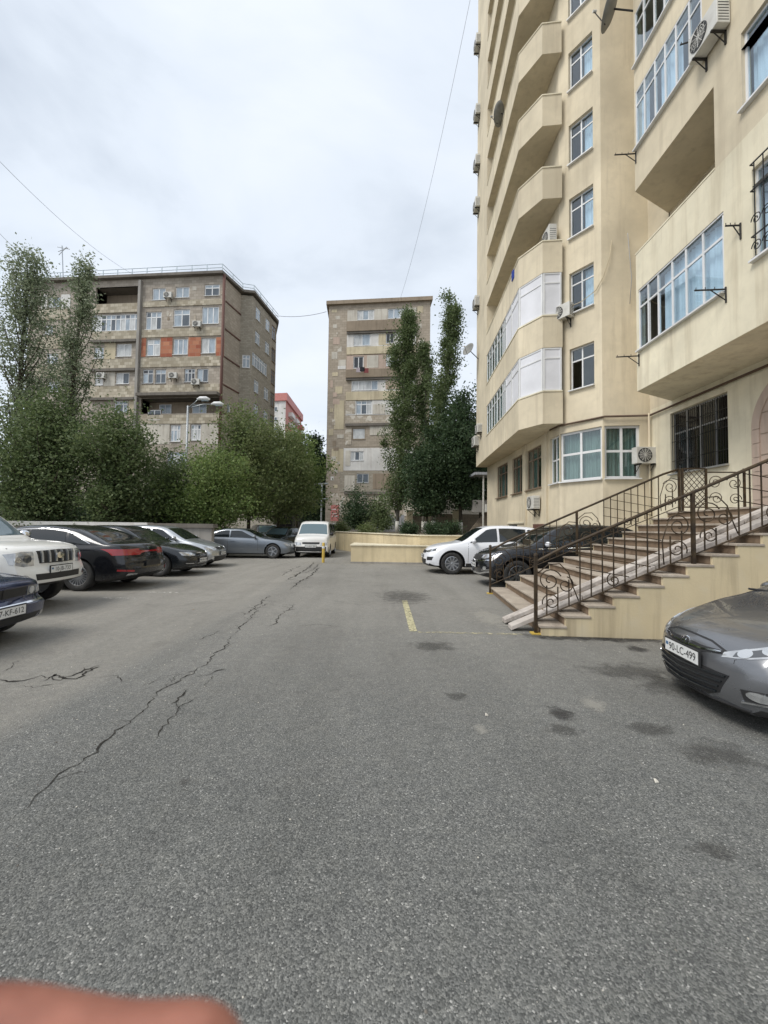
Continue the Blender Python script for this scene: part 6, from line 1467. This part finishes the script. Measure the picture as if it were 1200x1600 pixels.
for sg in (False, True):
    h = c.patch('headlight', [(0.44, 0.565), (0.80, 0.575)], [(0.44, 0.685), (0.81, 0.675)], 'front', 'lamp_dark', nu=10, mirror=sg)[0]
    for y_ in (0.53, 0.68):
        a, b = ellipse(0.052, 0.05, y_, 0.625); c.patch('lamp', a, b, 'front', 'headlight', h, 0.010, 2, 4, mirror=sg, skirt=0.005)
c.patch('bumper_trim', [(-0.82, 0.475), (0.82, 0.475)], [(-0.82, 0.495), (0.82, 0.495)], 'front', 'chrome', nu=16, off=0.007); c.plate('77-KF-612', 'front', 0.425)
c.patch('air_intake', [(-0.55, 0.27), (0.55, 0.27)], [(-0.60, 0.345), (0.60, 0.345)], 'front', 'plastic_black', nu=12)
for sg in (False, True): c.patch('fog_light', [(0.63, 0.28), (0.76, 0.285)], [(0.63, 0.34), (0.76, 0.345)], 'front', 'lamp_dark', nu=6, mirror=sg)
c.seam([(0.08, 0.60), (1.2, 0.70)], 'top', 0.012); c.mirrors(1.55, 0.93, 'paint_navy')

# ---- black sedan, tail towards the lane
SED_T = [(0, 0.62), (0.04, 0.70), (0.14, 0.77), (0.5, 0.86), (1.2, 0.965), (1.32, 1.0), (2.1, 1.41), (2.4, 1.47), (2.9, 1.48), (3.5, 1.41), (4.28, 1.13), (4.45, 1.09), (4.80, 1.06), (4.90, 0.98), (4.96, 0.82)]
SED_B = [(0, 0.58), (0.2, 0.72), (1.2, 0.90), (3.0, 0.98), (4.2, 1.02), (4.8, 0.98), (4.96, 0.78)]
c = Car('sedan_car', 'black sedan parked nose in, its red tail lamps towards the lane', (-5.62-2.48, 10.28, 0), math.pi+math.radians(-2), 4.96, 0.93, SED_T, SED_B, 'paint_black', 0.345, (0.95, 3.80), bow=(0.2, 0.20), spokes=20,
    tail=[(0, 0.16), (0.3, 0.03), (0.45, 0.0), (0.62, 0.02), (0.8, 0.08), (1.0, 0.07), (1.1, 0.06), (1.4, 0.10)])
c.windows([(1.55, 2.45, 2.15, 2.5), (2.52, 3.45, 2.56, 3.40), (3.52, 3.98, 3.47, 3.62)], up=0.115)
c.seam([(1.5, 0.995), (2.2, 1.36), (2.9, 1.395), (3.4, 1.345), (4.02, 1.06)], w=0.011, mat='chrome', name='window_trim')
c.screen('windscreen', 1.36, 2.1, 0.70, 0.58); c.screen('rear_window', 3.62, 4.26, 0.54, 0.66)
c.patch('tail_light_bar', [(-0.80, 0.83), (0, 0.86), (0.80, 0.83)], [(-0.80, 0.92), (0, 0.89), (0.80, 0.92)], 'rear', 'tail_red', nu=12)
for sg in (False, True):
    c.patch('tail_light', [(0.46, 0.80), (0.88, 0.80)], [(0.46, 0.925), (0.90, 0.945)], 'rear', 'tail_red', nu=10, mirror=sg, off=0.010)
    c.patch('tail_light', [(4.66, 0.84), (4.86, 0.80)], [(4.58, 0.90), (4.86, 0.95)], 'side', 'tail_red', nu=8, mirror=sg, off=0.008)
    c.patch('reflector', [(0.60, 0.42), (0.86, 0.45)], [(0.60, 0.46), (0.86, 0.49)], 'rear', 'tail_red', nu=8, mirror=sg); c.patch('exhaust_trim', [(0.50, 0.33), (0.74, 0.34)], [(0.50, 0.38), (0.74, 0.39)], 'rear', 'chrome', nu=6, mirror=sg)
c.plate('99-EX-250', 'rear', 0.60); c.patch('bumper_insert', [(-0.62, 0.30), (0.62, 0.30)], [(-0.66, 0.37), (0.66, 0.37)], 'rear', 'plastic_black', nu=12)
c.patch('badge', *ellipse(0.065, 0.035, 0, 0.955), 'rear', 'chrome', nu=2); c.seam([(1.46, 0.35), (1.48, 0.95)]); c.seam([(2.48, 0.33), (2.50, 1.0)]); c.seam([(3.50, 0.9), (3.42, 0.62), (3.46, 0.36)]); c.seam([(-0.72, 0.74), (0.72, 0.74)], 'rear', 0.012, both=False)
c.handle(2.22, 0.85, 'chrome'); c.handle(3.18, 0.87, 'chrome'); c.mirrors(1.62, 1.0, 'paint_black'); c.seam([(1.1, 0.30), (3.5, 0.30)], w=0.02, mat='chrome', name='sill_trim')

# ---- dark sedan and silver hatchback nose out
def frontlights(c, lo, hi, lamps, mat='headlight'):
    for sg in (False, True):
        h = c.patch('headlight', lo, hi, 'front', mat, nu=8, nv=5, mirror=sg)[0]
        for y_, z_, r_ in lamps: c.patch('lamp', *ellipse(r_, r_*0.85, y_, z_), 'front', 'lamp_lens', h, 0.010, 2, 4, mirror=sg, skirt=0.005)
c = Car('sedan_car', 'dark grey sedan facing out between the black sedan and the silver car', (-5.62-2.4, 12.95, 0), 0.02, 4.80, 0.91, SED_T[:-5] + [(4.20, 1.12), (4.35, 1.08), (4.66, 1.05), (4.75, 0.96), (4.80, 0.8)], SED_B[:-3] + [(4.1, 1.0), (4.65, 0.96), (4.8, 0.76)], 'paint_dark', 0.33, (0.9, 3.7), bow=(0.24, 0.16))
c.windows([(1.55, 2.45, 2.15, 2.5), (2.52, 3.45, 2.56, 3.35)]); c.screen('windscreen', 1.36, 2.1, 0.70, 0.58); c.screen('rear_window', 3.6, 4.18, 0.54, 0.66)
frontlights(c, [(0.42, 0.60), (0.62, 0.59), (0.80, 0.62)], [(0.42, 0.67), (0.62, 0.70), (0.80, 0.715)], ((0.54, 0.64, 0.045), (0.68, 0.65, 0.045)))
c.patch('grille', [(-0.32, 0.30), (0.32, 0.30)], [(-0.36, 0.66), (0.36, 0.66)], 'front', 'plastic_black', nu=10); c.patch('grille_trim', [(-0.36, 0.655), (0.36, 0.655)], [(-0.36, 0.675), (0.36, 0.675)], 'front', 'chrome', nu=10, off=0.012)
for k in range(4): c.patch('grille_bar', [(-0.33, 0.36+0.075*k), (0.33, 0.36+0.075*k)], [(-0.33, 0.37+0.075*k), (0.33, 0.37+0.075*k)], 'front', 'chrome', nu=8, off=0.012)
for k in (-0.14, -0.045, 0.05, 0.145):
    MB().lathe([(0.052, 0.0), (0.060, 0.004), (0.052, 0.008)], 'x', 18, (c.bvh.ray_cast(Vector((5, k, 0.60)), Vector((-1, 0, 0)))[0].x+0.018, k, 0.60)).build('badge_ring', 'chrome', c.root)
for sg in (False, True): c.patch('air_intake', [(0.46, 0.31), (0.78, 0.33)], [(0.46, 0.43), (0.80, 0.45)], 'front', 'plastic_black', nu=8, mirror=sg); c.patch('fog_trim', [(0.48, 0.36), (0.76, 0.38)], [(0.48, 0.375), (0.76, 0.395)], 'front', 'chrome', nu=6, mirror=sg, off=0.012)
c.plate('90-HR-118', 'front', 0.45); c.mirrors(1.6, 0.99, 'paint_dark'); c.seam([(0.12, 0.60), (1.2, 0.72)], 'top', 0.012)

HB_T = [(0, 0.64), (0.04, 0.71), (0.14, 0.78), (0.4, 0.86), (0.95, 0.97), (1.08, 1.01), (1.75, 1.38), (2.1, 1.47), (2.6, 1.50), (3.5, 1.46), (3.75, 1.38), (4.05, 1.10), (4.16, 0.95), (4.20, 0.80)]
HB_B = [(0, 0.60), (0.2, 0.74), (1.0, 0.90), (3.4, 0.99), (4.0, 0.98), (4.2, 0.76)]
c = Car('hatchback_car', 'silver hatchback facing out beside the dark grey sedan', (-5.98-2.1, 15.5, 0), 0.03, 4.20, 0.87, HB_T, HB_B, 'paint_silver', 0.315, (0.85, 3.42), bow=(0.22, 0.16), spokes=5)
c.windows([(1.35, 2.25, 1.9, 2.25), (2.32, 3.2, 2.32, 3.15), (3.27, 3.65, 3.25, 3.5)]); c.screen('windscreen', 1.10, 1.78, 0.68, 0.57); c.screen('rear_window', 3.80, 4.03, 0.5, 0.6)
frontlights(c, [(0.44, 0.62), (0.60, 0.61), (0.78, 0.64)], [(0.44, 0.72), (0.60, 0.75), (0.78, 0.77)], ((0.53, 0.675, 0.05), (0.67, 0.69, 0.05)))
c.patch('grille', [(-0.38, 0.64), (0.38, 0.64)], [(-0.38, 0.73), (0.38, 0.73)], 'front', 'plastic_black', nu=10); c.patch('badge', *ellipse(0.06, 0.06, 0, 0.69), 'front', 'chrome', off=0.016, nu=2); c.patch('air_intake', [(-0.66, 0.27), (0.66, 0.27)], [(-0.70, 0.41), (0.70, 0.41)], 'front', 'plastic_black', nu=12); c.plate('10-CV-604', 'front', 0.50)
for sg in (False, True): c.patch('fog_light', *ellipse(0.06, 0.05, 0.66, 0.36), 'front', 'lamp_lens', off=0.012, nu=2, mirror=sg)
c.mirrors(1.4, 1.0, 'paint_silver'); c.seam([(0.14, 0.58), (1.0, 0.70)], 'top', 0.012); c.seam([(2.28, 0.3), (2.28, 0.98)])

# ---- grey coupe side on
c = Car('coupe_car', 'steel grey coupe parked side on at the far end, nose to the white van', (-4.32-2.4, 20.35, 0), 0.03, 4.85, 0.91,
    [(0, 0.60), (0.04, 0.68), (0.14, 0.76), (0.5, 0.85), (1.35, 0.955), (1.5, 0.99), (2.3, 1.34), (2.6, 1.40), (3.1, 1.40), (3.6, 1.31), (4.3, 1.06), (4.5, 1.02), (4.72, 0.98), (4.85, 0.8)], [(0, 0.56), (0.2, 0.70), (1.3, 0.88), (3.4, 0.96), (4.2, 0.99), (4.7, 0.92), (4.85, 0.74)], 'paint_steel', 0.335, (0.92, 3.72), bow=(0.22, 0.16), spokes=5)
c.windows([(1.72, 2.9, 2.38, 2.9), (2.96, 3.85, 2.96, 3.55)]); c.screen('windscreen', 1.54, 2.28, 0.70, 0.57); c.screen('rear_window', 3.65, 4.28, 0.52, 0.64)
frontlights(c, [(0.46, 0.58), (0.62, 0.57), (0.82, 0.62)], [(0.46, 0.66), (0.62, 0.69), (0.82, 0.715)], ((0.60, 0.635, 0.05),)); c.patch('grille', [(-0.35, 0.48), (0.35, 0.48)], [(-0.38, 0.65), (0.38, 0.65)], 'front', 'plastic_black', nu=10); c.plate('90-AA-271', 'front', 0.42)
c.seam([(1.6, 0.36), (1.62, 0.92)]); c.seam([(3.0, 0.36), (3.02, 0.95)]); c.handle(2.68, 0.80); c.mirrors(1.75, 0.97, 'paint_steel'); c.seam([(1.2, 0.56), (3.5, 0.60)], w=0.02, mat='paint_steel', name='crease')

# ---- white van, front on
c = Car('van_car', 'white van parked facing the camera behind the yellow bollard', (-3.62, 20.3+2.35, 0), -math.pi/2+0.03, 4.7, 0.88,
    [(0, 0.88), (0.03, 0.95), (0.12, 1.02), (0.5, 1.10), (0.68, 1.15), (1.25, 1.66), (1.45, 1.76), (1.9, 1.82), (4.3, 1.80), (4.6, 1.72), (4.68, 1.3), (4.7, 1.0)], [(0, 0.82), (0.2, 0.92), (0.7, 1.02), (4.5, 1.05), (4.7, 0.95)], 'paint_van', 0.31, (0.85, 3.75), bow=(0.14, 0.06), tumble=0.13, boxy=1, cat='van', group='parked vans',
    wid=[(0, 0.90), (0.06, 0.94), (0.2, 0.97), (0.6, 1.0), (4.2, 1.0), (4.6, 0.985), (4.7, 0.95)], bot=[(0, 0.28), (0.12, 0.22), (0.5, 0.2), (4.3, 0.2), (4.7, 0.3)], nose=[(0, 0.1), (0.3, 0.0), (0.55, 0.0), (0.7, 0.05), (1.0, 0.10), (1.3, 0.16)])
c.windows([(0.92, 1.75, 1.35, 1.75), (1.85, 3.0, 1.85, 3.0), (3.1, 4.3, 3.1, 4.3)], up=0.14, lo=0.05); c.screen('windscreen', 0.74, 1.26, 0.72, 0.64, 'car_glass_pale')
frontlights(c, [(0.46, 0.60), (0.80, 0.61)], [(0.48, 0.73), (0.82, 0.76)], ((0.62, 0.67, 0.055),)); c.patch('grille', [(-0.42, 0.66), (0.42, 0.66)], [(-0.42, 0.76), (0.42, 0.76)], 'front', 'plastic_black', nu=10); c.patch('bumper', [(-0.84, 0.26), (0.84, 0.26)], [(-0.84, 0.54), (0.84, 0.54)], 'front', 'plastic_black', nu=14, off=0.012); c.plate('10-BD-385', 'front', 0.56); c.mirrors(0.95, 1.10, 'plastic_black', (0.09, 0.10, 0.1))

# ---- white SUV and black SUV, right
SUV_T = [(0, 0.74), (0.04, 0.82), (0.14, 0.89), (0.5, 0.98), (1.1, 1.06), (1.22, 1.09), (1.95, 1.54), (2.25, 1.62), (2.7, 1.64), (3.5, 1.60), (4.0, 1.50), (4.28, 1.18), (4.38, 1.0), (4.44, 0.85)]
SUV_B = [(0, 0.68), (0.2, 0.84), (1.1, 0.99), (3.2, 1.08), (4.1, 1.10), (4.44, 0.80)]
c = Car('suv_car', 'white SUV facing the lane in front of the low cream wall', (1.36+2.22, 14.62, 0), math.pi, 4.44, 0.925, SUV_T, SUV_B, 'paint_pearl', 0.36, (0.90, 3.54), bow=(0.26, 0.18), arch=0.07, spokes=10, bot=[(0, 0.30), (0.12, 0.24), (0.5, 0.23), (4.0, 0.23), (4.44, 0.36)])
c.windows([(1.48, 2.40, 2.05, 2.40), (2.47, 3.35, 2.47, 3.35), (3.42, 3.90, 3.42, 3.70)]); c.screen('windscreen', 1.24, 1.96, 0.72, 0.60); c.screen('rear_window', 4.04, 4.26, 0.5, 0.6)
frontlights(c, [(0.42, 0.70), (0.62, 0.71), (0.82, 0.77)], [(0.42, 0.755), (0.62, 0.80), (0.84, 0.86)], ((0.58, 0.75, 0.045), (0.70, 0.775, 0.045)), 'lamp_dark')
c.patch('grille', [(-0.40, 0.68), (0, 0.66), (0.40, 0.68)], [(-0.40, 0.755), (0, 0.77), (0.40, 0.755)], 'front', 'plastic_black', nu=6); c.patch('air_intake', [(-0.5, 0.34), (0.5, 0.34)], [(-0.56, 0.48), (0.56, 0.48)], 'front', 'plastic_black', nu=12)
for sg in (False, True): c.patch('fog_recess', [(0.62, 0.44), (0.82, 0.46)], [(0.60, 0.56), (0.84, 0.57)], 'front', 'plastic_black', nu=8, mirror=sg)
c.patch('badge', *ellipse(0.065, 0.032, 0, 0.80), 'front', 'chrome', nu=2); c.plate('99-ZK-047', 'front', 0.56); c.mirrors(1.6, 1.06, 'paint_pearl'); c.seam([(1.42, 0.40), (1.44, 1.02)]); c.seam([(2.44, 0.40), (2.44, 1.06)]); c.handle(2.15, 0.93); c.handle(3.05, 0.96)
c.patch('sill_cladding', [(1.35, 0.26), (3.10, 0.26)], [(1.35, 0.37), (3.10, 0.37)], 'side', 'plastic_black', nu=16, both=True)
c.patch('skid_plate', [(-0.7, 0.27), (0.7, 0.27)], [(-0.7, 0.33), (0.7, 0.33)], 'front', 'plastic_black', nu=14)

c = Car('suv_car', 'black SUV with chrome trimmed bumper parked behind the stairs', (2.48+2.3, 11.45, 0), math.pi, 4.60, 0.925, [(a*4.6/4.44, b+0.03) for a, b in SUV_T], [(a*4.6/4.44, b+0.03) for a, b in SUV_B], 'paint_black', 0.36, (0.92, 3.60), bow=(0.22, 0.18), arch=0.065, spokes=10, rim='rim_dark', bot=[(0, 0.32), (0.12, 0.26), (0.5, 0.24), (4.1, 0.24), (4.6, 0.36)])
c.windows([(1.52, 2.48, 2.12, 2.48), (2.55, 3.45, 2.55, 3.45), (3.52, 4.05, 3.52, 3.85)]); c.screen('windscreen', 1.28, 2.0, 0.72, 0.60); c.screen('rear_window', 4.18, 4.42, 0.5, 0.6)
frontlights(c, [(0.42, 0.74), (0.62, 0.74), (0.84, 0.80)], [(0.42, 0.82), (0.62, 0.86), (0.85, 0.90)], ((0.56, 0.79, 0.04), (0.70, 0.81, 0.04)), 'headlight')
c.patch('grille', [(-0.42, 0.64), (0.42, 0.64)], [(-0.42, 0.82), (0.42, 0.82)], 'front', 'plastic_black', nu=10); c.patch('grille_trim', [(-0.80, 0.70), (-0.4, 0.655), (0, 0.65), (0.4, 0.655), (0.80, 0.70)], [(-0.80, 0.72), (-0.4, 0.685), (0, 0.68), (0.4, 0.685), (0.80, 0.72)], 'front', 'chrome', nu=6, off=0.012)
c.patch('bumper_trim', [(-0.82, 0.40), (-0.5, 0.33), (0, 0.32), (0.5, 0.33), (0.82, 0.40)], [(-0.82, 0.44), (-0.5, 0.37), (0, 0.36), (0.5, 0.37), (0.82, 0.44)], 'front', 'chrome', nu=6, off=0.012)
for sg in (False, True): c.patch('fog_light', *ellipse(0.07, 0.05, 0.70, 0.50), 'front', 'lamp_lens', nu=2, mirror=sg); c.patch('fog_trim', [(0.58, 0.43), (0.82, 0.46)], [(0.58, 0.45), (0.82, 0.48)], 'front', 'chrome', nu=6, mirror=sg, off=0.012)
c.plate('90-SD-906', 'front', 0.55); c.mirrors(1.66, 1.09, 'paint_pearl'); c.seam([(1.45, 1.02), (3.9, 1.12)], w=0.018, mat='chrome', name='belt_trim'); c.handle(2.2, 0.96, 'chrome')

# ---- dark SUV further back
c = Car('suv_car', 'dark SUV far back behind the grey coupe', (-8.3, 29.5, 0), -math.pi/2+0.5, 4.44, 0.92, SUV_T, SUV_B, 'paint_dark', 0.36, (0.90, 3.54), bow=(0.22, 0.16))
c.windows([(1.48, 2.40, 2.05, 2.40), (2.47, 3.35, 2.47, 3.35)]); c.screen('windscreen', 1.24, 1.96, 0.72, 0.60, 'car_glass_pale'); frontlights(c, [(0.42, 0.70), (0.82, 0.77)], [(0.42, 0.78), (0.84, 0.86)], ((0.6, 0.76, 0.05),)); c.patch('grille', [(-0.40, 0.50), (0.40, 0.50)], [(-0.40, 0.755), (0.40, 0.755)], 'front', 'plastic_black', nu=6); c.plate('90-PT-330', 'front', 0.42)
c = Car('hatchback_car', 'pale hatchback far back between the coupe and the van', (-6.6, 27.0, 0), -math.pi/2-0.2, 4.2, 0.87, HB_T, HB_B, 'paint_dark', 0.315, (0.85, 3.42), bow=(0.2, 0.16))
c.root['label'] = 'dark hatchback far back between the coupe and the van'
c.windows([(1.35, 2.25, 1.9, 2.25), (2.32, 3.2, 2.32, 3.15)]); c.screen('windscreen', 1.10, 1.78, 0.68, 0.57, 'car_glass_pale'); frontlights(c, [(0.44, 0.62), (0.78, 0.64)], [(0.44, 0.74), (0.78, 0.77)], ((0.6, 0.69, 0.05),)); c.plate('77-MN-519', 'front', 0.50)

# ================================================================== SMALL THINGS
for (x, y, mt, nm, lb) in ((760, 1118, 'old_plaster', 'litter', 'tiny pale scrap of litter on the asphalt left of the dark stain'), (1025, 1222, 'old_plaster', 'litter', 'tiny white scrap of litter on the asphalt in front of the grey hatchback'), (302, 953, 'old_brown', 'litter', 'small brown scrap on the asphalt left of the long crack')):
    p = gnd(x, y); m = MB(); r = 0.011
    m.add([(p.x-r, p.y-r, 0.002), (p.x+r*1.3, p.y-r*0.7, 0.003), (p.x+r, p.y+r, 0.010), (p.x-r*0.8, p.y+r*0.9, 0.016), (p.x, p.y, 0.02)], [(0,1,4),(1,2,4),(2,3,4),(3,0,4),(3,2,1,0)]); tag(m.build(nm, mt), lb, 'litter')
for i, (x, y, cm_) in enumerate(((566, 575, 'cloth_black'), (572, 577, 'cloth_red'), (560, 576, 'cloth_purple'))):
    p = at(x, y, 49.2); o = MB().box(p.x-0.28, p.x+0.28, 49.52, 49.57, p.z-0.3, p.z+0.25).build('laundry', cm_)
    tag(o, ('black', 'red', 'purple')[i] + ' washing hanging from the balcony of the centre block', 'laundry')

# ---- photographer's hand, a fingertip of which reaches into the lower left corner
per = thing('person', 'fingertip of the person taking the picture, in the lower left corner', 'person', (-0.09, 0.03, 1.38), 0, inplace=True)
def chain(pts): return [Vector(p) for p in pts]
hand = MB()
def finger(pts, rs, n=14):
    P, Rr = [], []
    K = 5*(len(pts)-1)
    fx, fy, fz, fr = (pchip([(i, p[j]) for i, p in enumerate(pts)]) if j < 3 else pchip([(i, r) for i, r in enumerate(rs)]) for j in range(4))
    for k in range(K+1):
        u_ = (len(pts)-1)*k/K; P.append((fx(u_), fy(u_), fz(u_))); Rr.append(fr(u_))
    d = (Vector(P[-1]) - Vector(P[-2])).normalized(); e0, r0 = Vector(P[-1]), Rr[-1]
    for a in (25, 50, 70, 85): P.append(tuple(e0 + d*r0*math.sin(math.radians(a)))); Rr.append(r0*math.cos(math.radians(a)))
    hand.tube(P, Rr, n)
D = 0.062
tip = at(395, 1600, D); kn = at(150, 1604, D); pr_ = at(-60, 1590, D)
finger([pr_ + Vector((-0.035, -0.01, -0.022)), pr_ + Vector((0, 0, -0.0085)), kn + Vector((0, 0, -0.0085)), tip + Vector((-0.0085, 0, -0.0075))], [0.0105, 0.0098, 0.0088, 0.0078])
pb = pr_ + Vector((-0.055, -0.015, -0.045))
for i, (dx, dz, ln) in enumerate(((0.004, -0.022, 0.075), (0.0, -0.042, 0.068), (-0.006, -0.060, 0.052))):
    b = pb + Vector((dx, 0, dz)); finger([b, b + Vector((ln*0.45, -0.004, 0.004)), b + Vector((ln*0.72, -0.022, 0.0)), b + Vector((ln*0.55, -0.045, -0.004))], [0.0105, 0.0095, 0.009, 0.0078])
th = pb + Vector((-0.02, -0.02, 0.0)); finger([th, th + Vector((0.02, -0.035, 0.03)), th + Vector((0.045, -0.05, 0.045)), th + Vector((0.07, -0.052, 0.05))], [0.014, 0.0125, 0.011, 0.0095])
hand.tube([pb + Vector((0.012, 0, -0.028)), pb + Vector((-0.03, -0.006, -0.032)), pb + Vector((-0.065, -0.02, -0.04)), pb + Vector((-0.09, -0.04, -0.055))], [0.030, 0.037, 0.034, 0.026], 18)
hand.tube([pb + Vector((-0.085, -0.037, -0.052)), pb + Vector((-0.13, -0.10, -0.10)), pb + Vector((-0.17, -0.20, -0.19))], [0.027, 0.031, 0.040], 18)
ho = hand.build('hand', 'skin', per, True)
rm = ho.modifiers.new('remesh', 'REMESH'); rm.mode = 'VOXEL'; rm.voxel_size = 0.0016; sm = ho.modifiers.new('smooth', 'SMOOTH'); sm.iterations = 6; sm.factor = 0.5
sl_ = MB().tube([pb + Vector((-0.125, -0.095, -0.095)), pb + Vector((-0.17, -0.20, -0.19)), pb + Vector((-0.20, -0.34, -0.30))], [0.040, 0.048, 0.058], 18).build('sleeve', 'sleeve', per, True)

for o in bpy.data.objects:
    if '_w' in o.keys(): del o['_w']
